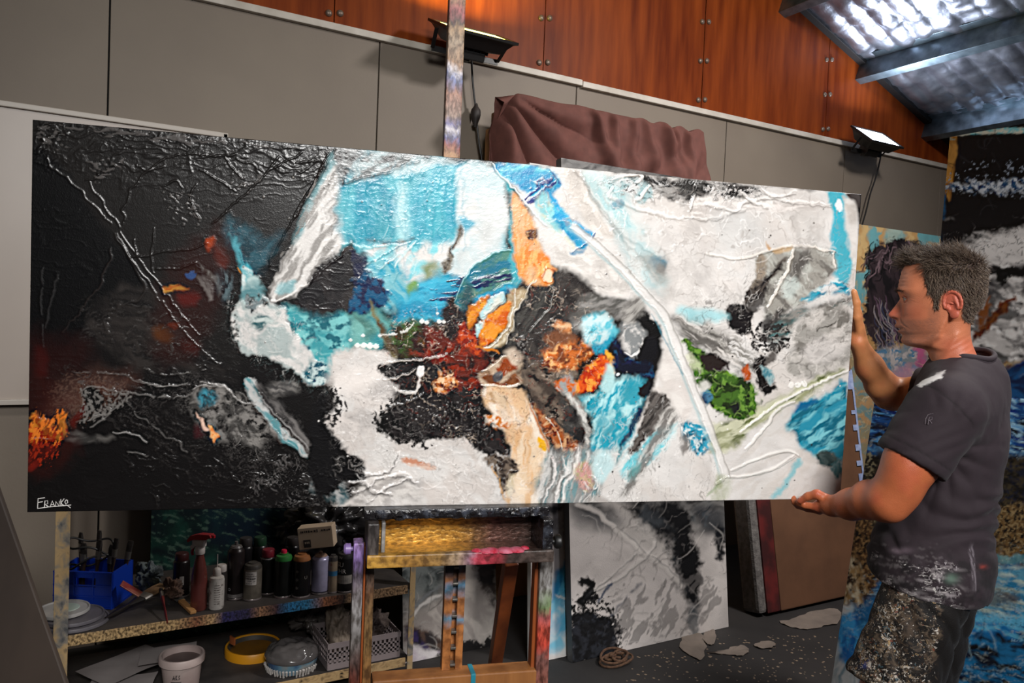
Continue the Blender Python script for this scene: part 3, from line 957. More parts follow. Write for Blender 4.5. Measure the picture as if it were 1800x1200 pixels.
    p.P((30, 24, 24), [(780, 540), (805, 520), (826, 534), (820, 570), (800, 596), (780, 590)], 8, 9, 14, rag=3)
    p.swirl((140, 110, 92), (34, 20, 18), [(720, 590), (840, 580), (850, 680), (760, 690)], 30, 23, 1.4, .6, .8, 34)
    p.P((20, 18, 20), [(664, 652), (690, 638), (740, 630), (770, 640), (780, 655), (764, 690), (740, 700), (716, 690), (690, 672)], 3, 7, 14, rag=2, c2=(40, 36, 36), mix=(12, 10, 0, 3))
    for q in ([(666, 646), (690, 636), (740, 632), (790, 622)], [(672, 668), (700, 664), (730, 650)]):
        p.L((190, 180, 172), q, 2.4, 1, 3, 10, .8, .9)
    p.P((236, 230, 226), [(733, 646), (744, 644), (746, 656), (738, 664), (732, 656)], 1.5, 2, 6, h=.7)
    p.L((226, 220, 214), [(738, 662), (734, 676), (728, 690), (708, 690), (690, 682)], 5, 1.5, 4, 10, .9, .7)
    p.P((206, 130, 70), [(764, 668), (780, 650), (800, 664), (804, 680), (782, 690), (766, 684)], 4, 9, 10, c2=(96, 40, 22), mix=(8, 8, 0, 4), c3=(228, 190, 150))
    # big black mass, lower centre
    p.P((19, 17, 18), [(662, 744), (676, 722), (700, 704), (740, 690), (790, 690), (845, 680), (866, 712), (876, 752), (892, 780), (896, 806), (856, 796), (812, 768), (770, 766), (722, 774), (690, 770)], 4, 12, 18, rag=6, c2=(40, 36, 36), mix=(12, 16, 0, 3), h=.3)
    p.S((20, 18, 18), [(650, 740), (700, 690), (760, 780), (800, 780), (720, 790)], .55, 5, 16, .95)
    p.S((90, 86, 84), [(690, 720), (840, 700), (870, 780), (760, 760)], .4, 3, 14, .8, .8)
    p.L((60, 56, 54), [(668, 726), (690, 716), (730, 700), (745, 690)], 3, 1.2, 3, 10, .9, .8)
    # teal leaf
    LF = [(800, 528), (818, 486), (848, 456), (886, 440), (904, 446), (908, 470), (898, 496), (866, 510), (836, 520), (814, 545)]
    p.P((24, 108, 134), LF, 3, 3, 20, c2=(74, 124, 112), mix=(30, 22, -30, 3))
    p.S((22, 28, 74), [(828, 492), (900, 472), (896, 494), (840, 508)], .6, 3, 6, .9, .3, (8, 1), -12)
    p.L((150, 200, 204), LF[:8], 2.6, 1.0, 1, 20, .85, 1.1)
    p.L((36, 96, 116), [(x+9, y+1) for x, y in LF[3:7]], 5, 2, 1, 20, .7)
    p.P((26, 60, 74), [(806, 540), (820, 500), (830, 512), (822, 540)], 5, 5, a=.8)
    # tan column above, orange knuckle
    p.P((70, 158, 170), [(872, 300), (890, 330), (898, 380), (896, 470), (908, 500), (920, 480), (905, 400), (904, 340)], 5, 4, a=.95)
    p.P((222, 176, 132), [(897, 340), (914, 348), (930, 372), (944, 392), (948, 410), (956, 440), (970, 462), (978, 480), (972, 498), (950, 500), (924, 498), (908, 470), (902, 400)], 5, 5, 16, c2=(226, 138, 66), mix=(9, 50, 8, 2.6))
    p.P((226, 128, 54), [(918, 440), (948, 440), (970, 460), (978, 484), (964, 500), (948, 490), (934, 470), (916, 474)], 6, 8, 12, c2=(240, 182, 110), mix=(6, 18, 20, 3.4), h=.3)
    p.P((82, 40, 26), [(924, 408), (936, 400), (950, 404), (946, 414), (930, 420)], 2.5, 4, 8, rag=2)
    p.P((240, 208, 180), [(956, 478), (966, 474), (974, 484), (966, 494), (957, 490)], 3, 2)
    p.L((170, 80, 36), [(954, 484), (960, 473), (972, 474), (977, 486), (968, 496), (957, 493)], 2.2, .8, 1, 8, .9, .8)
    # ---------- black fan right of the column
    p.P((38, 34, 33), [(978, 470), (1002, 476), (1040, 506), (1046, 530), (1030, 548), (1012, 570), (1012, 606), (980, 640), (940, 652), (905, 640), (890, 610), (900, 570), (930, 510), (966, 500)], 4, 7, 20, rag=3, c2=(62, 57, 54), mix=(30, 12, 60, 3))
    p.P((90, 88, 84), [(1035, 520), (1080, 520), (1130, 530), (1110, 560), (1060, 560), (1020, 580), (1010, 560)], 10, 12, 20, c2=(150, 146, 142), mix=(26, 8, -20, 3), a=.9)
    LG = [(890, 604), (898, 560), (920, 524), (945, 506), (970, 500), (972, 520), (958, 556), (930, 585), (905, 604)]
    p.P((70, 68, 64), LG, 3, 3, 20, c2=(44, 41, 40), mix=(40, 6, -55, 3))
    p.L((140, 138, 134), [(966, 500), (972, 516), (960, 550), (930, 582)], 1.8, .8, 2, 14, .8, .9)
    p.L((206, 200, 192), [(944, 490), (926, 512), (908, 545), (898, 580), (890, 606)], 2.6, .9, 2, 18, .9, 1.1)
    p.S((120, 116, 112), [(905, 590), (930, 590), (926, 620), (908, 616)], .5, 3, 8, .8, .6)
    p.swirl((120, 114, 110), (22, 20, 20), [(900, 600), (1010, 560), (1010, 620), (930, 650)], 30, 29, 1.5, .6, .9, 30)
    # orange leaf with pale petal
    p.P((226, 148, 44), [(820, 560), (826, 540), (846, 524), (862, 518), (850, 540), (836, 565), (826, 580)], 3, 3, 14, c2=(196, 106, 24), mix=(10, 10, 0, 3), h=.3)
    p.P((208, 196, 172), [(895, 510), (912, 506), (930, 510), (908, 545), (896, 590), (876, 612), (850, 612), (870, 600), (890, 570)], 4, 4, 14, c2=(170, 150, 118), mix=(30, 6, -60, 3))
    p.P((232, 146, 46), [(846, 566), (862, 548), (882, 540), (898, 530), (896, 556), (882, 584), (862, 602), (846, 606), (840, 585)], 3, 3, 14, c2=(198, 84, 22), mix=(16, 16, 30, 3.5), h=.3)
    p.P((216, 218, 208), [(850, 560), (842, 548), (856, 530), (872, 520), (886, 520), (886, 532), (868, 544), (854, 556), (846, 580), (838, 590), (838, 570)], 2.5, 3, 12, c2=(168, 206, 210), mix=(14, 14, 0, 2.5), h=.5)
    p.L((110, 86, 60), [(846, 556), (870, 542), (884, 532), (888, 522)], 1.4, .7, 1, 10, .8)
    p.L((232, 226, 216), [(905, 508), (904, 540), (890, 580), (868, 606), (850, 612)], 2.4, .9, 1, 14, .9, 1.0)
    p.P((126, 30, 16), [(806, 570), (824, 580), (840, 600), (842, 618), (822, 618), (806, 600)], 5, 8, 10, rag=3, c2=(190, 70, 24), mix=(6, 6, 0, 3))
    p.L((206, 120, 40), [(836, 606), (856, 612), (880, 622)], 4, 1.5, 3, 10, .9)
    # eye-like ring
    p.P((190, 168, 144), [(842, 664), (858, 642), (886, 630), (906, 622), (918, 640), (916, 672), (890, 680), (854, 676)], 4, 5, 12, c2=(150, 118, 92), mix=(14, 6, -20, 3), h=.3)
    p.P((176, 94, 44), [(868, 648), (886, 636), (902, 634), (912, 646), (896, 652), (880, 656)], 3, 3, 10, c2=(140, 62, 26))
    p.P((150, 92, 54), [(846, 664), (862, 658), (880, 672), (906, 656), (914, 664), (906, 674), (870, 676)], 3, 3, 10, c2=(110, 64, 38))
    p.P((104, 102, 104), [(864, 660), (874, 652), (884, 656), (882, 666), (870, 670)], 2, 2, 8, c2=(60, 56, 58))
    p.L((236, 226, 212), [(846, 676), (880, 679), (912, 676)], 3, 1, 2, 10, .9, .8)
    p.L((226, 210, 190), [(848, 652), (866, 640), (888, 630)], 2, .9, 2, 10, .8, .8)
    p.P((214, 196, 176), [(886, 616), (906, 612), (920, 624), (910, 640), (892, 632)], 5, 5, a=.9, c2=(160, 140, 124))
    # brown crust right of the ring
    p.P((66, 56, 50), [(918, 640), (960, 640), (1010, 650), (1016, 690), (1030, 740), (1026, 790), (1000, 800), (950, 740), (925, 690)], 8, 12, 18, rag=4, c2=(110, 96, 84), mix=(16, 12, 30, 3), c3=(34, 30, 28), h=.3)
    p.P((196, 104, 44), [(950, 632), (975, 604), (1000, 596), (1030, 606), (1040, 625), (1020, 640), (1000, 650), (970, 650)], 6, 12, 14, rag=3, c2=(120, 62, 34), mix=(11, 9, 20, 4), c3=(228, 170, 110), h=.5)
    p.P((232, 184, 140), [(972, 572), (986, 564), (1000, 572), (1002, 588), (988, 584)], 4, 5, 10, c2=(200, 130, 80), mix=(8, 8, 0, 3))
    p.P((120, 74, 48), [(960, 590), (985, 578), (1010, 592), (1000, 606), (966, 612)], 7, 8, 12, rag=3, a=.9)
    p.swirl((226, 186, 150), (70, 40, 26), [(950, 600), (1040, 600), (1020, 650), (960, 650)], 26, 31, 1.5, .7, .7, 22)
    p.P((196, 220, 222), [(1022, 560), (1050, 548), (1076, 560), (1080, 590), (1050, 608), (1030, 600)], 7, 8, 14, c2=(96, 184, 200), mix=(10, 16, 40, 3))
    p.P((40, 150, 180), [(1040, 612), (1060, 600), (1080, 588), (1078, 602), (1056, 620)], 4, 5, 10, a=.9)
    p.P((214, 86, 26), [(1012, 672), (1030, 648), (1048, 630), (1060, 622), (1076, 640), (1078, 656), (1058, 660), (1050, 680), (1030, 690), (1014, 690), (1000, 684)], 4, 6, 12, rag=2, c2=(176, 46, 16), mix=(14, 14, 0, 3.5), c3=(240, 150, 60), h=.3)
    p.P((240, 168, 60), [(1062, 618), (1074, 620), (1082, 640), (1078, 656), (1068, 650), (1070, 634)], 3, 4, 8)
    p.P((196, 96, 40), [(980, 672), (1000, 660), (1012, 676), (1006, 690), (986, 690)], 5, 8, 10, rag=3, c2=(150, 150, 148), mix=(9, 9, 0, 4))
    # navy, black ball, grey curl
    p.P((26, 30, 62), [(1076, 596), (1090, 606), (1110, 630), (1140, 640), (1150, 660), (1120, 672), (1090, 660), (1080, 640)], 5, 10, 14, rag=3, c2=(20, 22, 34), mix=(12, 12, 0, 3), c3=(30, 80, 116))
    p.P((204, 200, 196), [(1090, 570), (1116, 566), (1132, 590), (1126, 622), (1106, 628), (1094, 600)], 7, 6, 14, c2=(130, 132, 132), mix=(8, 10, 0, 3.5))
    p.L((236, 232, 228), [(1098, 618), (1112, 626), (1126, 612), (1130, 596)], 3, 1, 1, 10, .9, .6)
    p.P((20, 19, 22), [(1130, 600), (1140, 590), (1156, 594), (1158, 610), (1150, 634), (1134, 640), (1120, 630)], 2.5, 5, 9, rag=2)
    p.P((20, 22, 36), [(1080, 650), (1110, 640), (1146, 634), (1142, 652), (1110, 664), (1090, 668)], 4, 7, 10, rag=3)
    # teal fall below the orange
    p.P(TE, [(1020, 696), (1050, 690), (1064, 672), (1090, 668), (1130, 662), (1136, 690), (1126, 730), (1110, 780), (1060, 800), (1034, 790), (1040, 740)], 7, 10, 18, c2=(176, 220, 222), mix=(12, 30, 30, 3), c3=(40, 150, 172))
    p.P((176, 214, 214), [(1066, 640), (1078, 650), (1078, 680), (1064, 690), (1058, 672)], 4, 5, a=.9)
    p.D((236, 240, 240), 1086, 658, 3)
    # dark leaf and its white crescent
    p.P((62, 60, 58), [(984, 700), (1000, 704), (1018, 730), (1026, 764), (1024, 790), (1008, 780), (990, 750)], 6, 6, 14, c2=(34, 32, 32), mix=(10, 10, 0, 3))
    p.P((206, 204, 198), [(980, 682), (1000, 690), (1022, 712), (1034, 745), (1034, 790), (1026, 796), (1026, 760), (1012, 720)], 3, 3, 12, c2=(140, 138, 134), mix=(24, 6, 60, 3), h=.5)
    p.P((156, 84, 46), [(934, 712), (950, 720), (968, 740), (990, 756), (1014, 790), (1004, 796), (976, 786), (956, 755)], 5, 9, 12, rag=3, c2=(196, 150, 108), mix=(8, 8, 0, 4), c3=(96, 50, 34), h=.5)
    p.L((226, 216, 200), [(960, 732), (978, 756), (990, 790)], 2, .8, 2, 8, .9, .8, broken=.3)
    # white pillar and tan flow
    p.P((228, 214, 198), [(850, 680), (900, 680), (922, 690), (934, 720), (954, 760), (968, 800), (962, 846), (952, 888), (896, 888), (884, 860), (900, 810), (892, 770), (874, 740), (852, 712)], 4, 5, 16, c2=(212, 176, 138), mix=(22, 50, 10, 3), h=.3)
    p.P((166, 130, 92), [(858, 690), (878, 688), (892, 700), (886, 716), (868, 708), (860, 702)], 3, 4, 10, c2=(206, 180, 150))
    p.P((216, 170, 122), [(900, 780), (916, 746), (938, 752), (952, 800), (950, 850), (930, 850), (914, 880), (898, 850)], 9, 8, 14, a=.8, c2=(228, 206, 178), mix=(10, 40, 5, 3))
    p.P((200, 120, 60), [(852, 734), (874, 730), (896, 744), (892, 752), (870, 750), (856, 744)], 4, 7, 9, rag=3, c2=(240, 226, 210), mix=(7, 7, 0, 4))
    p.P((228, 172, 48), [(944, 770), (952, 772), (962, 790), (958, 796), (948, 786)], 2, 2, 8)
    p.L((180, 110, 60), [(930, 710), (944, 740), (956, 770), (966, 796)], 3, 1.2, 2, 12, .9, .6)
    p.P((206, 190, 160), [(884, 840), (898, 828), (906, 850), (896, 872), (886, 860)], 4, 4, c2=(226, 216, 200))
    # dark root between white and tan
    p.P((52, 44, 40), [(852, 800), (880, 800), (908, 808), (910, 822), (890, 846), (884, 868), (876, 850), (870, 826), (856, 814)], 4, 8, 12, rag=4, c2=(110, 96, 84), mix=(8, 8, 0, 3.5))
    p.L((200, 150, 90), [(866, 820), (876, 846), (886, 876)], 3, 1.5, 3, 10, .8, .5)
    # marbled streaks bottom centre-right
    p.P((206, 204, 200), [(960, 800), (1000, 790), (1040, 790), (1090, 800), (1080, 888), (950, 888)], 10, 8, 18, c2=(140, 140, 138), mix=(10, 60, 14, 3.2), c3=(108, 140, 144))
    for q in ([(968, 800), (972, 830), (958, 860), (950, 886)], [(985, 800), (988, 830), (974, 860), (972, 884)], [(1010, 790), (1004, 826), (988, 850), (984, 880)], [(1060, 800), (1050, 830), (1040, 860)]):
        p.L((110, 106, 102), q, 4, 1.6, 4, 12, .7, .9)
        p.L((236, 230, 226), [(x+5, y) for x, y in q], 3.4, 1.4, 4, 12, .8, .9)
    p.P((196, 172, 124), [(1012, 820), (1030, 812), (1044, 824), (1040, 852), (1024, 860), (1014, 846)], 8, 8, 10, c2=(206, 150, 140), mix=(7, 7, 0, 3.5), a=.9)
    p.P((90, 84, 80), [(1030, 880), (1050, 868), (1074, 874), (1076, 886), (1036, 888)], 6, 8, 10, a=.8, c2=(190, 182, 176))
    p.P((196, 224, 226), [(1044, 800), (1070, 796), (1080, 830), (1064, 850), (1048, 836)], 7, 6, a=.9)
    # ---------- right: white with teal rays and grey
    p.P(W1, [(960, 292), (1460, 336), (1505, 345), (1480, 880), (1080, 884), (1096, 800), (1140, 700), (1165, 600), (1120, 530), (1060, 520), (1020, 470), (978, 468), (955, 440), (940, 390), (905, 330), (870, 292)], 5, 5, 20, c2=(208, 201, 195), mix=(60, 50, 20, 2.2))
    p.P((196, 190, 184), [(978, 430), (1020, 440), (1060, 450), (1100, 480), (1100, 520), (1060, 516), (1040, 500), (1004, 474), (980, 466)], 8, 8, 20, c2=(222, 216, 210), mix=(30, 14, 30, 3))
    p.S((120, 114, 108), [(1030, 500), (1060, 490), (1090, 500), (1050, 515)], .5, 4, 12, .6, 0, (4, 1), 20)
    # blue panel
    p.P((48, 160, 194), [(868, 290), (962, 296), (986, 328), (972, 345), (1000, 390), (1034, 412), (1026, 440), (1000, 420), (964, 386), (920, 335)], 4, 4, 18, c2=(34, 134, 178), mix=(14, 40, 35, 3), c3=(120, 206, 216))
    p.P((30, 124, 172), [(890, 300), (956, 300), (978, 326), (940, 340), (910, 330)], 8, 5, a=.8, c2=(46, 150, 190), mix=(20, 5, -30, 3))
    p.S((18, 44, 110), [(916, 338), (960, 310), (976, 322), (950, 350), (926, 362)], .62, 3, 7, .95, .4, (7, 1), -38)
    p.P((150, 206, 206), [(950, 340), (968, 350), (976, 384), (1000, 420), (1020, 446), (990, 420), (960, 390), (940, 362)], 6, 5, 14, a=.8, c2=(206, 206, 180), mix=(8, 30, -40, 3))
    p.P((34, 150, 200), [(966, 340), (980, 352), (1004, 384), (1034, 404), (1042, 412), (1030, 432), (1010, 412), (980, 380)], 4, 4, 12, c2=(80, 186, 214), mix=(6, 30, -50, 3))
    p.L((20, 70, 120), [(1004, 444), (1022, 434), (1040, 420), (1046, 408)], 3, 1.2, 3, 9, .8, .4)
    p.L((226, 236, 236), [(864, 286), (884, 312), (908, 338), (936, 370), (962, 398)], 2.6, .9, 1, 20, .95, 1.1)
    p.L((14, 60, 120), [(962, 294), (976, 312), (984, 326)], 3, 1.2, 3, 8, .8)
    p.P((40, 120, 160), [(1022, 440), (1000, 442), (1006, 448), (1024, 446)], 3, 3, a=.7)
    # warm white tongue with grey rim, next to the blue
    p.P((222, 214, 206), [(986, 298), (1020, 300), (1040, 330), (1060, 380), (1080, 408), (1066, 420), (1030, 390), (1004, 340)], 6, 5, 16, c2=(200, 192, 184), mix=(10, 40, -30, 2.6))
    for q in ([(1008, 302), (1028, 318), (1040, 350), (1064, 372), (1082, 410)], [(1020, 300), (1050, 360), (1090, 410), (1130, 436), (1164, 452)], [(1076, 384), (1096, 420), (1126, 452), (1156, 490)]):
        p.L((128, 122, 116), q, 4, 2.5, 4, 14, .6, .5)
    p.P((176, 214, 216), [(1024, 304), (1056, 306), (1092, 330), (1100, 370), (1120, 410), (1090, 400), (1060, 366), (1040, 336)], 8, 6, 18, a=.85, c2=(206, 224, 222), mix=(12, 30, -30, 3))
    # black patch and silver crinkle along the top right
    p.P((62, 59, 57), [(1096, 308), (1150, 312), (1260, 322), (1322, 326), (1334, 336), (1300, 352), (1252, 342), (1210, 354), (1170, 350), (1140, 332)], 6, 9, 16, rag=3, c2=(34, 32, 31), mix=(24, 8, 10, 3), c3=(150, 146, 142))
    p.P((206, 206, 204), [(1070, 312), (1104, 312), (1140, 326), (1150, 344), (1128, 352), (1096, 340)], 6, 8, 16, c2=(150, 176, 178), mix=(14, 10, 20, 3))
    for q in ([(1078, 330), (1070, 344), (1086, 352), (1110, 362), (1150, 374), (1200, 384)], [(1144, 328), (1130, 342), (1118, 350)], [(1076, 316), (1106, 306), (1128, 310), (1120, 320)]):
        p.L((238, 232, 226), q, 5, 1.6, 2, 14, .9, .9)
        p.L((150, 138, 128), [(x, y+4) for x, y in q], 2, 1.2, 2, 14, .6)
    p.P((40, 110, 150), [(1074, 358), (1092, 350), (1096, 360), (1080, 368)], 2.5, 4, 8, c2=(30, 60, 100))
    p.P((196, 188, 182), [(1208, 356), (1260, 346), (1310, 352), (1380, 358), (1460, 362), (1380, 372), (1320, 366), (1290, 378), (1240, 384), (1210, 376)], 6, 6, 18, c2=(230, 222, 216), mix=(30, 5, -6, 3.4), h=.5)
    for q in ([(1204, 384), (1250, 388), (1290, 374), (1310, 358), (1350, 352), (1400, 358), (1460, 364)], [(1240, 360), (1280, 372), (1310, 370)], [(1300, 340), (1320, 356), (1350, 366)], [(1340, 334), (1360, 348), (1400, 342)], [(1220, 346), (1212, 372)]):
        p.L((122, 114, 108), q, 2.4, 1.2, 3, 14, .7, .6)
        p.L((240, 234, 228), [(x, y-4) for x, y in q], 4, 1.5, 3, 14, .8, 1.0)
    p.S((206, 200, 196), [(1240, 324), (1320, 328), (1320, 350), (1250, 356)], .5, 4, 12, .8, .7)
    p.P((52, 50, 48), [(1195, 312), (1235, 316), (1236, 340), (1200, 342)], 6, 6, a=.8)
    # teal corner at far right
    p.P((80, 170, 186), [(1452, 336), (1486, 342), (1484, 380), (1492, 430), (1500, 470), (1478, 500), (1462, 470), (1460, 420), (1468, 380)], 5, 6, 16, c2=(64, 170, 190), mix=(16, 40, 0, 3))
    p.P((230, 234, 234), [(1470, 352), (1478, 350), (1482, 364), (1476, 372), (1469, 364)], 2, 3, 8)
    p.P((66, 60, 58), [(1487, 340), (1511, 341), (1510, 364), (1500, 356)], 3, 3)
    p.P((190, 182, 174), [(1480, 344), (1494, 350), (1506, 372), (1500, 500), (1494, 420), (1488, 370)], 4, 3, a=.9, c2=(220, 214, 208))
    # dark cross shape with its ridge lines
    p.P((176, 170, 164), [(1160, 450), (1220, 460), (1250, 500), (1230, 540), (1190, 540), (1150, 500)], 14, 14, 24, a=.55, c2=(214, 208, 202))
    p.P((150, 146, 138), [(1332, 448), (1392, 434), (1466, 444), (1466, 480), (1440, 510), (1400, 540), (1352, 560), (1340, 520)], 7, 7, 18, c2=(184, 184, 176), mix=(14, 30, -40, 3), c3=(112, 108, 102))
    p.P((88, 84, 80), [(1392, 446), (1414, 442), (1424, 452), (1414, 484), (1396, 500), (1384, 484)], 6, 8, 14, c2=(124, 120, 114), mix=(10, 16, 0, 3))
    p.P((104, 98, 90), [(1332, 452), (1344, 450), (1346, 480), (1330, 510), (1318, 510), (1328, 480)], 4, 5, 12, c2=(150, 136, 120))
    p.P((196, 204, 198), [(1378, 492), (1396, 486), (1404, 500), (1388, 524), (1374, 520)], 6, 6, a=.8)
    p.P((36, 32, 31), [(1382, 450), (1372, 470), (1350, 492), (1346, 512), (1330, 530), (1306, 536), (1312, 512), (1334, 494), (1352, 476)], 4, 7, 12, rag=3, c2=(80, 72, 66), mix=(14, 5, -50, 3))
    p.P((26, 23, 24), [(1284, 534), (1306, 532), (1320, 548), (1318, 580), (1302, 592), (1284, 576), (1280, 552)], 3, 8, 12, rag=3)
    p.P((46, 42, 40), [(1310, 520), (1344, 510), (1344, 534), (1326, 550), (1312, 544)], 5, 9, 12, rag=3, a=.9)
    for q in ([(1240, 446), (1300, 454), (1350, 440), (1396, 432), (1430, 436), (1466, 442)], [(1396, 434), (1386, 466), (1370, 500), (1350, 538)], [(1466, 442), (1466, 470)]):
        p.L((232, 224, 214), q, 4, 1.4, 2, 16, .9, 1.1)
        p.L((116, 104, 90), [(x+3, y+3) for x, y in q], 1.6, 1, 2, 16, .6)
    p.P((196, 160, 116), [(1360, 438), (1392, 433), (1388, 442), (1364, 446)], 3, 3, a=.7)
    p.P((190, 150, 110), [(1346, 424), (1356, 436), (1350, 440)], 2, 3, 6, a=.9)
    # teal splashes right
    p.P((60, 160, 184), [(1410, 530), (1440, 508), (1476, 490), (1490, 500), (1492, 516), (1460, 518), (1436, 524)], 5, 9, 14, c2=(30, 116, 144), mix=(24, 6, -20, 3.4), c3=(200, 220, 220), h=.4)
    p.P((214, 212, 210), [(1440, 510), (1464, 502), (1476, 508), (1456, 516)], 3, 5, 8, h=.6)
    p.P((86, 84, 80), [(1348, 566), (1376, 548), (1420, 540), (1490, 524), (1492, 534), (1430, 552), (1400, 570), (1380, 600), (1350, 600)], 7, 8, 18, c2=(70, 104, 104), mix=(34, 8, -20, 3), c3=(140, 136, 130))
    p.P((160, 156, 150), [(1390, 580), (1420, 548), (1460, 540), (1494, 540), (1492, 640), (1450, 660), (1400, 664), (1380, 640), (1396, 606)], 7, 8, 20, c2=(204, 198, 192), mix=(26, 16, -30, 3), c3=(120, 116, 110))
    p.L((60, 56, 52), [(1436, 582), (1456, 574), (1470, 562)], 2.5, 1, 2, 8, .85)
    p.P((210, 204, 200), [(1410, 610), (1440, 596), (1480, 600), (1480, 630), (1440, 640), (1412, 632)], 10, 8, a=.7)
    # grey rake to the left of it, pale teal haze
    p.P((150, 146, 140), [(1180, 560), (1220, 556), (1280, 590), (1320, 620), (1340, 650), (1300, 650), (1250, 620), (1210, 600)], 10, 10, 18, c2=(96, 92, 88), mix=(44, 7, 30, 3), c3=(206, 200, 194))
    p.P((150, 206, 212), [(1190, 545), (1230, 542), (1276, 550), (1274, 562), (1220, 566)], 8, 6, a=.8)
    p.S((40, 37, 36), [(1322, 570), (1380, 566), (1390, 610), (1350, 625), (1316, 610)], .6, 5, 10, .95, .6)
    p.P((44, 41, 40), [(1340, 560), (1356, 552), (1372, 540), (1380, 548), (1356, 570), (1352, 600), (1340, 606)], 5, 8, 12, rag=3, a=.85)
    p.S((214, 210, 206), [(1280, 590), (1340, 590), (1350, 640), (1290, 640)], .5, 5, 12, .9, .7, (3, 1), 25)
    p.P((66, 60, 56), [(1330, 640), (1360, 616), (1372, 610), (1364, 630), (1346, 650)], 5, 6, 10, rag=2, a=.9)
    p.swirl((224, 218, 212), (70, 66, 62), [(1210, 570), (1380, 600), (1480, 640), (1360, 660), (1260, 640)], 50, 37, 1.6, .6, .6, 34, 25)
    p.swirl((230, 224, 218), (150, 144, 138), [(1090, 400), (1330, 390), (1320, 520), (1200, 540)], 34, 41, 2, .4, .6, 60)
    # greens
    p.P((150, 152, 118), [(1236, 760), (1280, 740), (1340, 712), (1400, 682), (1470, 648), (1480, 654), (1420, 700), (1340, 745), (1280, 790), (1262, 800), (1246, 790)], 7, 8, 18, c2=(196, 196, 168), mix=(40, 9, -28, 3), c3=(104, 110, 76))
    p.P((64, 98, 36), [(1202, 598), (1222, 602), (1238, 624), (1256, 650), (1300, 656), (1330, 690), (1332, 716), (1306, 738), (1272, 730), (1246, 706), (1226, 670), (1212, 634)], 5, 11, 14, rag=4, c2=(34, 48, 22), mix=(12, 12, 0, 3.6), c3=(104, 142, 56), h=.5)
    p.P((206, 208, 176), [(1204, 620), (1220, 624), (1232, 650), (1220, 650), (1210, 636)], 4, 5, 8, a=.6)
    p.P((38, 30, 28), [(1230, 622), (1254, 620), (1278, 636), (1276, 650), (1250, 652), (1234, 642)], 4, 7, 10, rag=3)
    p.P((190, 86, 40), [(1306, 646), (1318, 642), (1320, 662), (1310, 670)], 3, 4, 7, c2=(120, 60, 36))
    p.P((26, 24, 24), [(1326, 634), (1342, 622), (1346, 640), (1350, 670), (1366, 676), (1360, 690), (1340, 686), (1328, 664)], 4, 7, 10, rag=3)
    p.P((76, 128, 140), [(1338, 642), (1350, 648), (1360, 664), (1356, 676), (1344, 664)], 3, 4, 8, c2=(150, 176, 178), mix=(5, 12, 30, 3))
    p.P((196, 194, 186), [(1228, 674), (1240, 668), (1248, 680), (1238, 690)], 4, 4, 8)
    p.P((34, 44, 70), [(1234, 690), (1248, 684), (1252, 700), (1242, 712), (1232, 704)], 3, 5, 8, c2=(70, 120, 150))
    p.P((30, 34, 30), [(1282, 712), (1296, 706), (1302, 720), (1290, 728)], 4, 5, 8)
    p.swirl((130, 160, 80), (30, 42, 18), [(1210, 610), (1240, 640), (1330, 690), (1300, 735), (1250, 710)], 40, 43, 2, .7, 1.0, 18)
    for x, y in ((1391, 677), (1402.5, 676), (1413.5, 673.5)):
        p.D((236, 232, 226), x, y, 5.6)
    # teal lower right, white sails
    p.P((44, 138, 164), [(1372, 735), (1400, 712), (1432, 700), (1484, 672), (1488, 740), (1484, 800), (1436, 806), (1404, 782), (1392, 760)], 6, 9, 18, c2=(120, 190, 200), mix=(40, 12, -35, 3), c3=(28, 100, 122), h=.2)
    p.P((26, 96, 140), [(1388, 716), (1420, 704), (1436, 704), (1420, 716), (1396, 724)], 4, 5, 10)
    p.P(W1, [(1300, 800), (1340, 760), (1374, 720), (1400, 708), (1390, 730), (1366, 760), (1350, 800), (1400, 790), (1436, 806), (1420, 880), (1290, 880)], 6, 6, 16, c2=(206, 200, 194), mix=(40, 12, -40, 2.6))
    p.P((90, 104, 102), [(1436, 800), (1450, 792), (1468, 796), (1470, 814), (1456, 820), (1440, 816)], 4, 5, 9, c2=(50, 66, 66))
    p.P((80, 120, 124), [(1464, 816), (1476, 806), (1480, 826), (1472, 838), (1464, 830)], 4, 5, 8, c2=(200, 200, 196))
    p.P((120, 190, 200), [(1400, 806), (1408, 812), (1392, 840), (1372, 868), (1356, 872), (1376, 850)], 4, 5, 10, a=.8)
    for q in ([(1310, 790), (1342, 752), (1366, 720), (1396, 706)], [(1285, 826), (1330, 806), (1380, 792), (1404, 800)], [(1276, 838), (1320, 834), (1360, 822), (1396, 800)], [(1258, 850), (1276, 838)], [(1300, 760), (1360, 714), (1440, 672), (1494, 650)]):
        p.L((240, 234, 228), q, 4, 1.4, 2, 14, .95, 1.0)
        p.L((110, 120, 112), [(x+3, y+3) for x, y in q], 1.5, 1, 2, 14, .5)
    # teal and black rays, centre right
    p.P((120, 200, 210), [(1090, 800), (1130, 760), (1190, 745), (1180, 770), (1130, 820), (1100, 850)], 8, 9, 16, c2=(214, 222, 220), mix=(44, 7, -48, 3))
    p.P((52, 48, 46), [(1146, 690), (1166, 692), (1176, 706), (1160, 740), (1140, 770), (1112, 800), (1106, 790), (1126, 750), (1134, 716)], 4, 6, 12, rag=2, c2=(96, 90, 86), mix=(30, 6, -50, 3))
    p.P((110, 106, 102), [(1170, 720), (1196, 726), (1170, 770), (1130, 830), (1100, 870), (1092, 866), (1120, 810), (1150, 760)], 7, 8, 14, c2=(200, 196, 190), mix=(40, 6, -52, 3.4), a=.9)
    p.P((26, 26, 30), [(1126, 676), (1144, 672), (1146, 688), (1130, 700), (1124, 690)], 3, 5, 8, rag=2)
    p.P((24, 30, 60), [(1120, 720), (1128, 724), (1112, 760), (1090, 790), (1096, 770)], 3, 4, 8, a=.9)
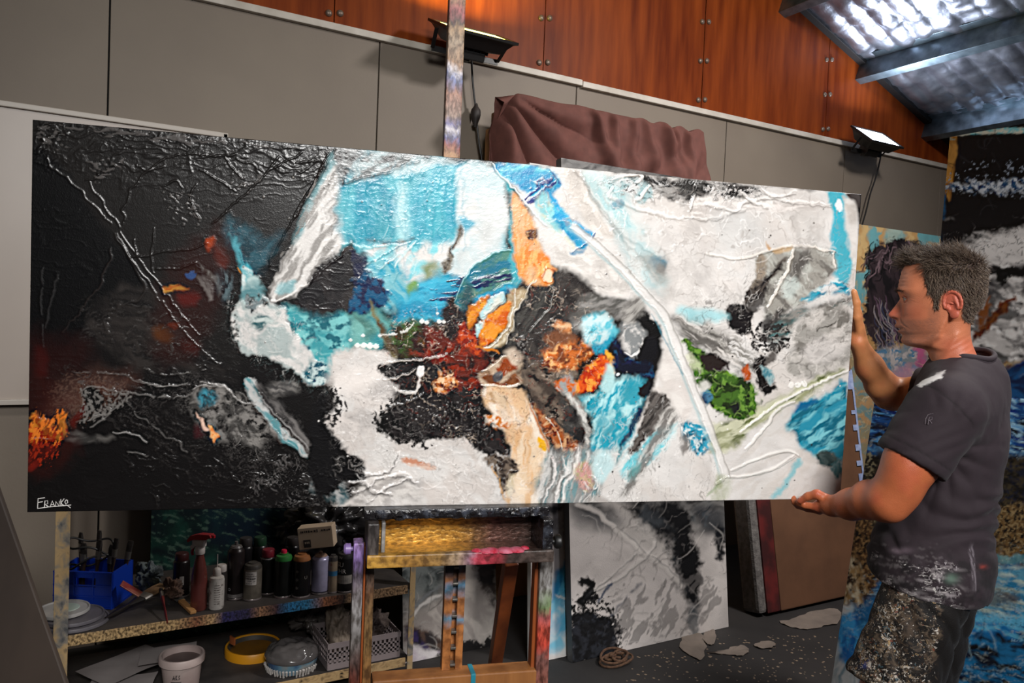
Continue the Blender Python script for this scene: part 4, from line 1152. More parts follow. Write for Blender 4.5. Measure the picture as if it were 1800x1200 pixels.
    p.P((90, 150, 150), [(1110, 820), (1124, 816), (1120, 836), (1108, 842)], 6, 5, a=.8)
    p.P((60, 156, 184), [(1200, 744), (1226, 742), (1244, 756), (1246, 790), (1226, 796), (1206, 776)], 5, 8, 12, c2=(30, 96, 120), mix=(9, 9, 0, 3.4), c3=(210, 220, 220))
    p.P((96, 90, 86), [(1196, 772), (1206, 764), (1212, 784), (1200, 796)], 5, 6, 8, a=.8)
    # washes, veins and combed brush marks
    LW = [(590, 640), (690, 640), (720, 750), (900, 800), (900, 885), (620, 885), (590, 760)]
    RW = [(960, 300), (1440, 345), (1460, 430), (1330, 450), (1300, 540), (1200, 540), (1120, 520), (1000, 440)]
    RG = [(1200, 540), (1340, 470), (1490, 440), (1490, 650), (1370, 690), (1300, 650)]
    CT = [(690, 560), (800, 520), (1000, 500), (1060, 640), (1020, 800), (860, 800), (690, 700)]
    WL = [(410, 520), (500, 540), (580, 660), (540, 680), (420, 610)]
    SB = [(960, 790), (1160, 700), (1260, 800), (1250, 884), (950, 884)]
    p.P((196, 206, 204), [(1040, 320), (1090, 330), (1140, 420), (1170, 500), (1130, 500), (1080, 410)], 16, 14, 24, a=.6, c2=(150, 190, 194), mix=(12, 30, -30, 3))
    p.P((190, 184, 180), [(1170, 400), (1230, 395), (1260, 460), (1300, 520), (1220, 530), (1180, 480)], 20, 16, 24, a=.5, c2=(216, 210, 205), mix=(14, 34, -20, 3))
    p.P((204, 204, 202), [(1250, 370), (1330, 372), (1340, 430), (1270, 440)], 22, 14, 24, a=.6)
    p.P((176, 170, 164), [(1380, 380), (1440, 372), (1452, 420), (1400, 432)], 12, 10, 20, a=.55, c2=(206, 200, 194), mix=(12, 18, 0, 3))
    for reg, dk_, lt_, sx_, sy_, an_ in ((LW, (150, 144, 140), (240, 236, 232), 40, 16, 25), (RW, (160, 152, 146), (240, 236, 232), 30, 44, -25), (RG, (84, 78, 74), (226, 220, 214), 34, 13, -28),
                                         (CT, (28, 20, 18), (216, 196, 176), 18, 15, 20), (WL, (110, 130, 130), (240, 238, 234), 16, 14, 30), (SB, (110, 106, 102), (238, 234, 230), 12, 60, 14)):
        p.V(dk_, reg, sx_, sy_, an_, .012, .55, .2)
        p.V(lt_, reg, sx_*.8, sy_*.8, an_, .014, .5, .5, lv=.46)
        p.V(dk_, reg, sx_*.5, sy_*.5, an_, .020, .32, .15, lv=.55)
    for x_ in range(612, 812, 9):      # streaks running down the teal field
        p.L(((38, 140, 164), (150, 206, 210), (96, 188, 198))[x_ % 3], [(x_+((x_*7) % 11), 285+(x_*13) % 40), (x_+((x_*5) % 13)-4, 350+(x_*3) % 30), (x_+((x_*3) % 17)-8, 410+(x_*11) % 40)], 3+(x_*5) % 5, 2.5, 5, 16, .34, .15)
    p.V((30, 120, 140), [(600, 300), (800, 290), (800, 430), (620, 430)], 16, 60, 0, .012, .4, .3)
    p.P((34, 104, 122), [(640, 418), (690, 424), (726, 414), (716, 424), (680, 432)], 4, 6, 12, a=.7, c2=(90, 70, 60), mix=(8, 4, 0, 3))
    p.V((16, 15, 15), [(1080, 306), (1330, 326), (1330, 350), (1100, 350)], 18, 9, 5, .03, .8, .3)
    p.V((206, 204, 202), [(1080, 306), (1330, 326), (1330, 355), (1100, 350)], 14, 8, 5, .016, .7, .6, lv=.45)
    p.V((120, 70, 30), [(900, 350), (940, 390), (975, 490), (910, 490)], 8, 40, 10, .016, .5, .2)
    p.V((246, 196, 130), [(900, 350), (940, 390), (975, 490), (910, 490)], 7, 36, 10, .014, .5, .2, lv=.45)
    p.V((150, 50, 20), CT, 15, 13, 0, .012, .28, .2, lv=.52)
    p.V((70, 66, 64), [(340, 680), (500, 740), (450, 790), (350, 760)], 11, 9, 30, .03, .7, .4)
    p.V((46, 43, 42), [(240, 790), (560, 800), (590, 885), (260, 885)], 60, 12, 14, .012, .7, 1.0)
    p.V((46, 43, 42), [(60, 650), (420, 640), (330, 690), (80, 690)], 50, 9, 3, .014, .7, .9)
    p.fluid(NXM, NYM, 4.0, 34, 11, .0, 5)
    p.fluid(NXM, NYM, 1.6, 12, 31, .38, 4)
    # the long white spine
    SP = [(1008, 398), (1050, 432), (1100, 480), (1140, 524), (1166, 552), (1186, 600), (1206, 650), (1228, 706), (1246, 752), (1264, 800), (1276, 842)]
    p.P((226, 220, 214), [(1166, 552), (1186, 600), (1206, 650), (1222, 700), (1200, 740), (1180, 700), (1160, 650), (1170, 600)], 5, 4, a=.9, c2=(210, 202, 196))
    p.L((150, 186, 190), [(x-8, y+4) for x, y in SP], 4, 3, 3, 20, .7, 0, taper=False)
    p.L((222, 218, 214), SP, 12, 3.0, 4, 20, .88, .5, taper=False)
    p.L((140, 136, 128), [(x+6, y-3) for x, y in SP], 2.4, 1.4, 3, 20, .7, .6, taper=False)
    p.L((240, 238, 234), [(x-4, y+2) for x, y in SP], 2, 1.0, 3, 20, .8, .8, taper=False, broken=.3)
    p.P((190, 190, 176), [(1262, 832), (1278, 834), (1286, 850), (1274, 880), (1250, 884), (1256, 856)], 5, 5, 10, c2=(150, 156, 120), a=.8)
    p.L((130, 150, 110), [(1244, 872), (1262, 850)], 5, 2, 3, 9, .6)
    p.P((30, 120, 146), [(1142, 456), (1158, 450), (1170, 458), (1166, 480), (1152, 476)], 5, 6, 10, c2=(70, 74, 74), a=.9)
    p.P((150, 146, 140), [(1120, 450), (1160, 456), (1170, 490), (1150, 494)], 8, 8, a=.6)
    p.P((104, 100, 96), [(1096, 540), (1120, 520), (1132, 546), (1108, 566), (1092, 560)], 7, 8, 12, c2=(170, 166, 160), mix=(16, 6, -40, 3))
    p.L((60, 130, 150), [(1146, 552), (1170, 600), (1196, 650), (1200, 660)], 3, 1.5, 3, 10, .6)
    # beads of white
    for x, y, r in ((628, 607, 4.5), (639, 607, 5), (650, 608, 5.5), (661, 609, 4.5), (616, 598, 3), (638, 590, 3), (668, 590, 3), (742, 565, 4), (750, 567, 3.4), (772, 565, 3.6), (780, 566, 3), (769, 551, 2.2)):
        p.D((236, 234, 228), x, y, r, e=1.25)
    p.L((230, 228, 220), [(668, 590), (700, 586), (716, 580), (728, 568)], 3, 1, 3, 8, .9, .7, broken=.25)
    p.tone(.16, 26, 5)
    # flecks
    r = random.Random(4)
    for _ in range(150):
        x, y = r.uniform(420, 1480), r.uniform(300, 880)
        p.D(r.choice([(236, 232, 226), (40, 36, 34), (120, 114, 108)]), x, y, r.uniform(.8, 1.9), .4)
    return p

def relief_main(U, V, p):
    X, Y = p.X.reshape(U.shape), p.Y.reshape(U.shape)
    L = np.clip(p.c.mean(1).reshape(U.shape), 0, 1)
    r1 = 1-np.abs(fbm(X/26, Y/12, 3, 4)-.5)*2
    r2 = 1-np.abs(fbm(X/11, Y/8, 13, 3)-.5)*2
    dark = smooth01((0.06-L)/0.05)
    top = smooth01((330-Y+0.09*(X-55))/90)*smooth01((640-X)/80)
    lo = np.where(V < .35, .2, .08)
    pat = smooth01((fbm(X/70, Y/45, 41, 3)-.42)*5)
    wx, wy = X+(fbm(X/50, Y/50, 71, 3)-.5)*40, Y+(fbm(X/50, Y/50, 73, 3)-.5)*40
    l1 = np.clip(1-np.abs(fbm(wx/60, wy/16, 3, 3)-.5)*14, 0, 1)
    l2 = np.clip(1-np.abs(fbm(wx/24, wy/40, 17, 3)-.5)*16, 0, 1)
    l3 = np.clip(1-np.abs(fbm(wx/15, wy/7, 27, 2)-.5)*9, 0, 1)
    crust = dark*(l1*.55*(.06+.25*pat+.9*top)+l2*.45*(.04+.3*pat*lo*4+.5*top*pat)+l3*.30*(.05+.9*top)+(r2**8)*.25*(.1+.9*top*pat))
    body = (1-dark)*((r1**8)*.22*pat+(r2**6)*.12+(fbm(X/40, Y/40, 21, 3)-.5)*.6)
    weave = (vnoise(U*1500, V*620, 2)-.5)*.10
    return (crust+body+weave).astype(np.float32)

M_oil = vmat('oil_paint', 0.27, bump=.14, bscale=420, spec=0.38)
main = canvas('abstract_painting', 'long glossy abstract painting on the easel, black at left, white and teal at right',
              'painting', None, PBL, PE1, PE2, PW, PH, PT, paint_main, NXM, NYM, 0.0017, M_oil, M_pine, relief=relief_main)
# the painter's signature, bottom left corner
def sig():
    b = MB()
    S = [[(66, 893), (67, 876), (79, 874.5)], [(66.5, 883), (75, 881.5)],
         [(78, 891), (79, 880), (84, 880), (84, 885), (79, 886), (86, 891)], [(88, 890.5), (92, 880), (96, 890)], [(89.5, 887), (95, 886.5)],
         [(97.5, 890), (98, 881), (104, 889), (104.5, 880)], [(107, 889), (107, 877)], [(113, 876), (107, 884), (113, 889)],
         [(116, 878.5), (114, 882), (116, 886), (119, 883), (118.5, 879), (116, 878.5)], [(66, 893.5), (85, 890.8), (110, 888.6), (125, 887.4), (119, 888.6), (124, 892.5)]]
    o = np.array(main.location)
    for s in S:
        pts = [atplane(x, y, PBL+PN*0.0016, PN)-o for x, y in s]
        b.tube(pts, 0.00085, 6)
    b.build('signature', mat('signature_white', (226, 222, 218), .45), main, smooth=True)
sig()
# ------------------------------------------------------------------ other canvases leaning around the studio
M_paint2 = vmat('studio_paint', 0.5, bump=.35, bscale=160, spec=0.35)
def unit(v):
    v = np.array(v, float)
    return v/np.linalg.norm(v)
EX = np.array([1.0, 0, 0])

def paint_grey(P3, U, V):
    X, Y = proj(P3.reshape(-1, 3))
    p = Paint(X, Y, (212, 205, 200), 101)
    p.P((150, 146, 142), [(1000, 880), (1290, 860), (1290, 930), (1150, 960), (1080, 930), (1020, 910)], 20, 18, 40, c2=(104, 102, 100), mix=(40, 20, 20, 2.6))
    p.P((26, 25, 26), [(985, 270), (1240, 300), (1290, 520), (1290, 880), (1000, 880), (980, 600)], 20, 10, c2=(110, 108, 106), mix=(40, 12, -20, 3))
    p.P((206, 200, 194), [(1060, 884), (1100, 884), (1180, 960), (1160, 990), (1110, 960)], 14, 12, 30, a=.7)
    p.P((22, 22, 24), [(1105, 884), (1160, 892), (1188, 930), (1205, 965), (1196, 1010), (1226, 1040), (1228, 1080), (1214, 1070), (1190, 1020), (1176, 960), (1140, 930), (1116, 905)], 10, 14, 24, rag=6, c2=(60, 64, 68), mix=(20, 24, 0, 2.6))
    p.P((20, 20, 22), [(1160, 884), (1210, 900), (1222, 960), (1234, 1020), (1222, 1064), (1196, 1010), (1186, 950)], 8, 12, 20, rag=6)
    p.P((70, 84, 92), [(1226, 890), (1270, 895), (1270, 930), (1236, 930)], 14, 12, 20, a=.8, c2=(40, 44, 50))
    p.P((28, 30, 34), [(1256, 925), (1274, 925), (1276, 960), (1264, 985), (1256, 965)], 6, 9, 14, rag=5)
    p.P((96, 96, 98), [(1010, 896), (1080, 900), (1090, 920), (1050, 930), (1012, 915)], 16, 10, a=.6)
    for q, w in (([(1016, 888), (1050, 900), (1076, 924), (1120, 964), (1170, 1000), (1200, 1030)], 9), ([(1040, 1045), (1090, 1018), (1140, 975), (1150, 955)], 8), ([(1030, 1050), (1080, 1010), (1120, 975)], 3)):
        p.L((214, 208, 202), q, w, 2, 3, 20, .9, .8, taper=False)
        p.L((128, 126, 124), [(x+w*.5, y-3) for x, y in q], 2, 1.5, 3, 20, .8, .4, taper=False)
    p.P((20, 20, 22), [(1008, 1078), (1022, 1072), (1050, 1076), (1062, 1090), (1080, 1072), (1078, 1095), (1090, 1112), (1086, 1140), (1070, 1156), (1006, 1172), (1004, 1110)], 4, 12, 14, rag=5, c2=(42, 44, 50), mix=(9, 9, 0, 3), h=.6)
    p.P((22, 22, 24), [(1020, 1016), (1034, 1014), (1044, 1026), (1042, 1042), (1050, 1048), (1034, 1054), (1024, 1066), (1014, 1056), (1026, 1040), (1034, 1030), (1022, 1028)], 2.5, 7, 9, rag=3, h=.6)
    p.S((26, 26, 28), [(1005, 1050), (1060, 1040), (1100, 1100), (1080, 1150), (1006, 1100)], .54, 4, 14, .95, .5)
    p.L((40, 60, 90), [(1050, 1060), (1066, 1036), (1076, 1024)], 5, 2, 4, 9, .8)
    p.L((70, 76, 90), [(1074, 1080), (1100, 1054), (1120, 1030), (1130, 1024)], 4, 2.5, 4, 12, .7, broken=.2)
    p.S((110, 106, 104), [(1080, 1060), (1230, 1000), (1276, 1080), (1190, 1120), (1100, 1140)], .5, 7, 20, .6, .2, (3, 1), -60)
    p.P((70, 76, 80), [(1214, 1068), (1226, 1070), (1228, 1100), (1218, 1118), (1210, 1096)], 5, 8, 10, rag=3, a=.8)
    p.swirl((216, 210, 204), (140, 136, 132), [(1060, 900), (1270, 950), (1270, 1080), (1080, 1140)], 46, 51, 2.2, .55, .6, 60, -50)
    p.V((110, 106, 104), [(1040, 900), (1280, 900), (1280, 1090), (1090, 1140)], 50, 14, -50, .02, .5, .4)
    p.fluid(230, 480, 3.0, 26, 67, .3, 3)
    p.tone(.2, 30, 15)
    return p
canvas('abstract_painting', 'tall grey and white abstract canvas with black blots, leaning nearest the cardboard box', 'painting', 'canvases leaning along the wall',
       (1.95, 2.72, 0.002), EX, unit((0, .12, 1)), .945, 2.26, .042, paint_grey, 230, 480, .0022, M_paint2, M_pine, edge=(70, 68, 68), base=(2.42, 2.74, 0))

def paint_blue(P3, U, V):
    X, Y = proj(P3.reshape(-1, 3))
    p = Paint(X, Y, (206, 200, 196), 140)
    p.P((170, 166, 164), [(940, 880), (1010, 880), (1010, 950), (950, 960)], 16, 12, c2=(120, 116, 116), mix=(20, 14, 0, 3))
    p.P((24, 24, 26), [(955, 888), (985, 890), (975, 905), (955, 900)], 6, 8, 12, rag=4)
    p.P((36, 130, 180), [(1010, 960), (990, 985), (974, 1020), (966, 1060), (985, 1075), (1012, 1070)], 7, 9, 18, c2=(80, 170, 206), mix=(10, 22, 30, 3), c3=(20, 80, 130), h=.4)
    p.P((120, 190, 216), [(940, 1060), (1010, 1062), (1010, 1130), (970, 1150), (936, 1140)], 14, 12, 20, c2=(206, 214, 216), mix=(16, 22, 20, 3))
    p.P((40, 150, 196), [(972, 1090), (1004, 1080), (1004, 1104), (980, 1116)], 8, 8, 12, a=.6)
    p.L((226, 226, 224), [(976, 1044), (990, 1050), (1008, 1056)], 4, 1.4, 3, 9, .9, .8)
    p.tone(.15, 24, 19)
    return p
canvas('abstract_painting', 'white canvas with blue waves, between the easel leg and the tall grey canvas', 'painting', 'canvases leaning along the wall',
       (1.776, 2.786, 0.002), EX, unit((0.02, .12, 1)), .62, 2.23, .03, paint_blue, 120, 400, .002, M_paint2, M_pine, edge=(206, 206, 204), base=(2.1, 2.8, 0))

def paint_marble(P3, U, V):
    X, Y = proj(P3.reshape(-1, 3))
    p = Paint(X, Y, (150, 144, 138), 170)
    p.P((60, 66, 66), [(640, 980), (780, 980), (780, 1040), (650, 1060)], 22, 16, 30, c2=(120, 126, 124), mix=(22, 14, 30, 3))
    p.P((196, 188, 180), [(730, 1090), (800, 1030), (850, 1010), (870, 1030), (872, 1100), (850, 1130), (800, 1130), (740, 1110)], 9, 12, 20, c2=(160, 152, 146), mix=(20, 30, -30, 3))
    p.P((30, 26, 26), [(835, 980), (870, 980), (872, 1060), (855, 1040), (838, 1010)], 8, 12, 14, rag=6, c2=(80, 66, 60))
    p.L((220, 216, 210), [(722, 1086), (745, 1060), (775, 1044)], 6, 2, 3, 10, .9, .8)
    p.L((120, 124, 126), [(724, 1070), (745, 1050), (776, 1030)], 5, 2, 3, 10, .9, .8)
    p.P((40, 34, 36), [(715, 1096), (735, 1100), (770, 1120), (790, 1126), (780, 1150), (730, 1130), (716, 1120)], 6, 10, 14, rag=5, c2=(90, 70, 60), mix=(9, 7, 0, 3))
    p.P((56, 44, 92), [(714, 1100), (730, 1106), (740, 1124), (756, 1140), (730, 1140), (716, 1130)], 6, 9, 12, c2=(26, 22, 34), mix=(9, 9, 0, 3))
    p.P((196, 184, 194), [(722, 1130), (745, 1140), (776, 1144), (770, 1156), (730, 1166), (716, 1158)], 5, 7, 12, c2=(226, 220, 220))
    p.P((20, 18, 18), [(780, 1132), (820, 1126), (850, 1130), (874, 1120), (874, 1180), (780, 1180)], 3, 8, 9, rag=6)
    p.P((28, 27, 28), [(655, 1070), (690, 1055), (712, 1060), (706, 1090), (676, 1100)], 8, 12, 16, rag=5, c2=(110, 108, 106), mix=(9, 9, 0, 3))
    p.swirl((190, 186, 180), (50, 48, 48), [(650, 1000), (780, 1000), (780, 1140), (660, 1140)], 50, 53, 2, .7, .6, 34, -40)
    p.tone(.2, 22, 23)
    return p
canvas('abstract_painting', 'low marbled black, white and purple canvas seen through the open easel frame', 'painting', 'canvases leaning along the wall',
       (1.275, 3.02, 0.002), EX, unit((0, .12, 1)), .46, 1.45, .035, paint_marble, 140, 380, .002, M_paint2, M_pine, edge=(40, 38, 38), base=(1.5, 3.05, 0))

def paint_portrait(P3, U, V):
    X, Y = proj(P3.reshape(-1, 3))
    p = Paint(X, Y, (168, 128, 78), 201)
    p.P((176, 138, 88), [(1490, 380), (1660, 395), (1660, 520), (1490, 560)], 20, 12, c2=(96, 150, 156), mix=(16, 34, 0, 4), c3=(190, 160, 110))
    p.P((60, 140, 150), [(1560, 396), (1590, 396), (1584, 430), (1556, 424)], 8, 10, 12, c2=(150, 170, 160))
    p.P((22, 19, 22), [(1520, 450), (1545, 428), (1590, 420), (1625, 432), (1650, 450), (1650, 600), (1590, 600), (1556, 616), (1530, 600), (1518, 560), (1522, 500)], 4, 7, 14, rag=7, c2=(48, 38, 42), mix=(8, 30, -12, 3))
    r = random.Random(8)
    for _ in range(60):
        x = r.uniform(1524, 1640)
        y = r.uniform(422, 460)
        q = [(x, y)]
        dx = r.uniform(-1, .6)
        for k in range(4):
            x += dx*7+r.uniform(-4, 4)
            y += r.uniform(-3, 18)
            q.append((x, y))
        p.L(r.choice([(16, 14, 16), (16, 14, 16), (70, 56, 60), (110, 90, 96)]), q, r.uniform(1.5, 3.5), 1, 2, 9, .85, .8)
    for _ in range(46):
        x, y = r.uniform(1535, 1580), r.uniform(520, 600)
        p.L(r.choice([(120, 108, 112), (96, 70, 90), (160, 150, 150), (50, 60, 90)]), [(x, y), (x+r.uniform(0, 14), y+r.uniform(14, 34)), (x+r.uniform(10, 26), y+r.uniform(30, 60))], r.uniform(1, 2.6), .9, 2, 9, .6, .5)
    p.P((120, 130, 136), [(1540, 620), (1580, 606), (1612, 610), (1640, 640), (1640, 690), (1560, 680)], 9, 12, 14, c2=(176, 168, 166), mix=(9, 9, 0, 4), c3=(80, 120, 150))
    p.P((196, 120, 136), [(1575, 650), (1614, 640), (1616, 670), (1580, 676)], 8, 8, 10, a=.8, c2=(150, 130, 150))
    p.P((30, 84, 96), [(1608, 608), (1622, 604), (1626, 660), (1614, 650)], 4, 7, 9, c2=(180, 90, 130))
    p.P((150, 136, 104), [(1490, 610), (1530, 620), (1560, 700), (1540, 830), (1500, 830)], 14, 12, 20, c2=(110, 140, 142), mix=(14, 14, 0, 3.4), c3=(176, 140, 100))
    p.L((206, 190, 160), [(1514, 705), (1535, 690), (1546, 684)], 2, 1, 2, 9, .7)
    p.V((200, 180, 140), [(1490, 600), (1640, 620), (1620, 830), (1500, 830)], 16, 16, 20, .02, .5, .4)
    p.fluid(300, 560, 2.5, 18, 65, .3, 3)
    p.tone(.2, 18, 31)
    return p
canvas('abstract_painting', 'tan and teal painting with a shaggy dark shape, standing behind the man\'s raised forearm', 'painting', None,
       (4.22, 3.02, 0.002), EX, unit((0.04, .09, 1)), 1.0, 2.2, .03, paint_portrait, 300, 560, .002, M_paint2, M_pine, base=(4.7, 3.04, 0))

def paint_tall(P3, U, V):
    X, Y = proj(P3.reshape(-1, 3))
    p = Paint(X, Y, (17, 16, 18), 231)
    p.P((184, 132, 62), [(1655, 225), (1682, 232), (1672, 345), (1662, 345), (1650, 330)], 2, 3, 20, c2=(140, 96, 44), mix=(6, 22, 0, 3))
    p.P((30, 88, 130), [(1640, 340), (1662, 345), (1656, 460), (1630, 460)], 2.5, 3, 16, c2=(18, 44, 70))
    p.P((120, 190, 196), [(1666, 242), (1720, 226), (2700, 206), (2700, 216), (1720, 236), (1680, 244)], 1.5, 2, 10, c2=(206, 206, 190), mix=(9, 5, 0, 4))
    p.S((150, 160, 176), [(1720, 280), (2700, 260), (2700, 360), (1720, 350)], .36, 4, 10, .9, .5)
    p.P((60, 90, 120), [(1762, 318), (2700, 305), (2700, 350), (1775, 338)], 6, 10, 10, rag=4, c2=(200, 206, 214), mix=(5, 5, 0, 4))
    p.swirl((50, 50, 54), (10, 10, 10), [(1670, 250), (1800, 240), (1800, 390), (1665, 390)], 40, 61, 2, .8, .8, 40)
    p.P((206, 202, 200), [(1690, 400), (1740, 404), (2700, 392), (2700, 690), (1640, 690), (1640, 560), (1720, 520)], 7, 14, 24, c2=(110, 108, 108), mix=(24, 14, 20, 3.2), c3=(236, 232, 230), h=.4)
    p.P((20, 19, 21), [(1655, 380), (1740, 390), (1780, 400), (1730, 416), (1690, 420), (1656, 440)], 8, 12, 14, rag=4)
    p.P((230, 226, 224), [(1748, 420), (1800, 410), (2700, 460), (1760, 462)], 7, 8, 14)
    p.P((18, 17, 19), [(1752, 480), (1772, 472), (1790, 468), (1788, 484), (1770, 490), (1758, 500)], 3, 8, 9, rag=3)
    p.P((20, 19, 20), [(1768, 470), (2700, 455), (2700, 480), (1780, 484)], 3, 7, 9, rag=3)
    p.P((60, 58, 60), [(1735, 500), (1752, 494), (1748, 540), (1738, 560)], 6, 8, 12, a=.8)
    p.P((120, 68, 34), [(1712, 588), (1740, 556), (1764, 530), (1782, 520), (1784, 528), (1762, 552), (1736, 580), (1716, 598)], 4, 8, 12, rag=3, c2=(80, 40, 22), mix=(9, 7, -45, 3), h=.5)
    p.P((130, 76, 40), [(1716, 560), (1734, 530), (1742, 520), (1738, 550), (1722, 576)], 4, 7, 10, rag=3)
    p.L((60, 58, 58), [(1740, 630), (1770, 624), (2700, 610)], 5, 3, 4, 14, .6)
    p.P((130, 84, 40), [(1748, 652), (1770, 636), (2700, 620), (2700, 640), (1780, 646), (1760, 670)], 4, 8, 12, c2=(200, 170, 120), mix=(12, 6, -20, 3))
    p.P((100, 56, 28), [(1764, 672), (1790, 658), (1796, 666), (1776, 680)], 3, 7, 9, rag=3)
    p.P((26, 84, 140), [(1640, 684), (2700, 672), (2700, 1300), (1600, 1300)], 6, 8, 14, c2=(18, 40, 80), mix=(30, 8, 0, 3))
    p.V((120, 116, 116), [(1690, 400), (2700, 400), (2700, 690), (1660, 680)], 30, 18, 20, .02, .6, .5)
    p.V((40, 38, 40), [(1690, 400), (2700, 400), (2700, 560), (1680, 560)], 20, 14, 40, .02, .6, .5, lv=.46)
    p.fluid(330, 560, 3.5, 24, 63, .35, 3)
    p.tone(.15, 24, 33)
    return p
canvas('abstract_painting', 'tall painting behind the man with a black top, white middle and ochre left edge', 'painting', None,
       (2.86, 1.79, 0.002), (0, -1, 0), unit((.05, 0, 1)), 1.25, 2.283, .035, paint_tall, 330, 560, .0022, M_paint2, M_pine, base=(2.9, 1.2, 0))

def paint_sea(P3, U, V):
    X, Y = proj(P3.reshape(-1, 3))
    p = Paint(X, Y, (30, 92, 140), 261)
    BL_ = lambda *a, **k: p.P(*a, **k)
    p.P((24, 70, 130), [(1500, 660), (2700, 640), (2700, 860), (1500, 790)], 12, 14, 20, c2=(16, 26, 50), mix=(40, 7, 10, 3.6), c3=(80, 140, 190), h=.4)
    p.S((150, 190, 214), [(1700, 690), (2700, 670), (2700, 860), (1700, 850)], .47, 4, 14, .85, .5, (5, 1), 12)
    p.P((20, 18, 18), [(1490, 775), (1560, 790), (2700, 830), (2700, 960), (1600, 960), (1500, 890)], 10, 16, 20, rag=5, c2=(60, 52, 38), mix=(7, 6, 0, 2.6), c3=(28, 30, 44), h=.6)
    p.S((150, 140, 110), [(1500, 800), (1540, 800), (1540, 1000), (1490, 1000)], .46, 3, 12, .9, .6)
    p.P((110, 84, 50), [(1730, 890), (2700, 860), (2700, 990), (1730, 990)], 12, 14, 14, rag=5, c2=(40, 32, 24), mix=(4, 4, 0, 2.6), c3=(140, 118, 82), h=.6)
    p.P((90, 62, 36), [(1490, 900), (1540, 920), (1540, 1040), (1480, 1040)], 10, 14, 12, rag=4, c2=(40, 28, 20), mix=(4, 4, 0, 2.8), c3=(150, 116, 74), h=.6)
    p.P((150, 120, 80), [(1470, 1000), (1500, 980), (1520, 1050), (1480, 1080), (1462, 1070)], 8, 9, 12, c2=(206, 190, 160), mix=(8, 12, 0, 3.4), c3=(60, 44, 28))
    p.P((70, 116, 130), [(1730, 968), (1770, 975), (2700, 990), (2700, 1002), (1760, 990), (1730, 980)], 3, 5, 12, c2=(120, 160, 160))
    p.P((90, 150, 176), [(1700, 996), (2700, 1000), (2700, 1110), (1660, 1090), (1680, 1030)], 10, 12, 18, c2=(50, 120, 160), mix=(40, 8, 10, 3.4), c3=(170, 190, 186), h=.4)
    p.P((96, 84, 70), [(1720, 1044), (1780, 1040), (1790, 1066), (1740, 1062)], 8, 10, 12, a=.8, c2=(120, 140, 140))
    p.P((30, 110, 170), [(1640, 1080), (2700, 1090), (2700, 1160), (1640, 1140)], 10, 14, 16, c2=(90, 170, 206), mix=(34, 8, 8, 3.4), h=.4)
    p.P((16, 26, 40), [(1640, 1130), (1740, 1120), (2700, 1150), (2700, 1300), (1620, 1300)], 10, 16, 18, rag=4, c2=(30, 110, 160), mix=(34, 9, 12, 3.2))
    p.P((196, 196, 196), [(1470, 1070), (1500, 1060), (1500, 1090), (1480, 1110), (1466, 1100)], 6, 8, 12, c2=(150, 180, 200))
    p.P((60, 150, 210), [(1478, 1080), (1510, 1090), (1510, 1160), (1480, 1170), (1470, 1120)], 6, 9, 12, c2=(30, 100, 170), mix=(8, 22, 0, 3))
    p.P((190, 194, 196), [(1440, 1130), (1470, 1110), (1480, 1170), (1510, 1180), (1500, 1300), (1430, 1300)], 7, 8, 14, c2=(130, 150, 160), mix=(8, 26, 10, 3))
    p.swirl((170, 200, 210), (16, 30, 50), [(1640, 1000), (1800, 1000), (1800, 1180), (1640, 1180)], 40, 71, 2, .6, .6, 50, 10)
    for k_, c_ in enumerate(((150, 190, 210), (20, 40, 70), (170, 176, 170))):
        p.V(c_, [(1600, 980), (2700, 980), (2700, 1200), (1600, 1200)], 50, 7, 8, .02, .5, .5, lv=.44+.05*k_)
        p.V(c_, [(1500, 690), (2700, 670), (2700, 860), (1510, 780)], 40, 8, 12, .02, .5, .5, lv=.44+.05*k_)
    p.fluid(300, 420, 3.0, 22, 61, .3, 3)
    p.tone(.2, 20, 35)
    return p
canvas('abstract_painting', 'blue and brown seascape-like painting leaning right behind the man\'s hips', 'painting', None,
       (2.195, 1.642, 0.002), (0, -1, 0), unit((.15, 0, 1)), 1.0, 1.35, .03, paint_sea, 300, 420, .0022, M_paint2, M_pine, edge=(190, 190, 188), base=(2.22, 1.15, 0))

def paint_green(P3, U, V):
    X, Y = proj(P3.reshape(-1, 3))
    p = Paint(X, Y, (20, 52, 46), 301)
    p.P((22, 58, 50), [(255, 860), (560, 860), (560, 1300), (255, 1300)], 5, 5, c2=(14, 30, 34), mix=(40, 40, 0, 3), c3=(26, 74, 62))
    p.P((16, 34, 52), [(360, 880), (560, 880), (560, 980), (400, 960)], 20, 15, a=.8)
    p.S((90, 120, 104), [(258, 890), (540, 890), (540, 1180), (258, 1180)], .36, 4, 20, .7, .3, (3, 1), 20)
    p.tone(.2, 30, 37)
    return p
canvas('painted_board', 'dark green paint-scratched board standing against the wall behind the spray cans', 'board', None,
       (.33, 3.60, 0.002), EX, unit((0, .02, 1)), .70, 1.02, .02, paint_green, 180, 260, .0015, M_paint2, M_pine, bars=False, base=(.68, 3.61, 0))

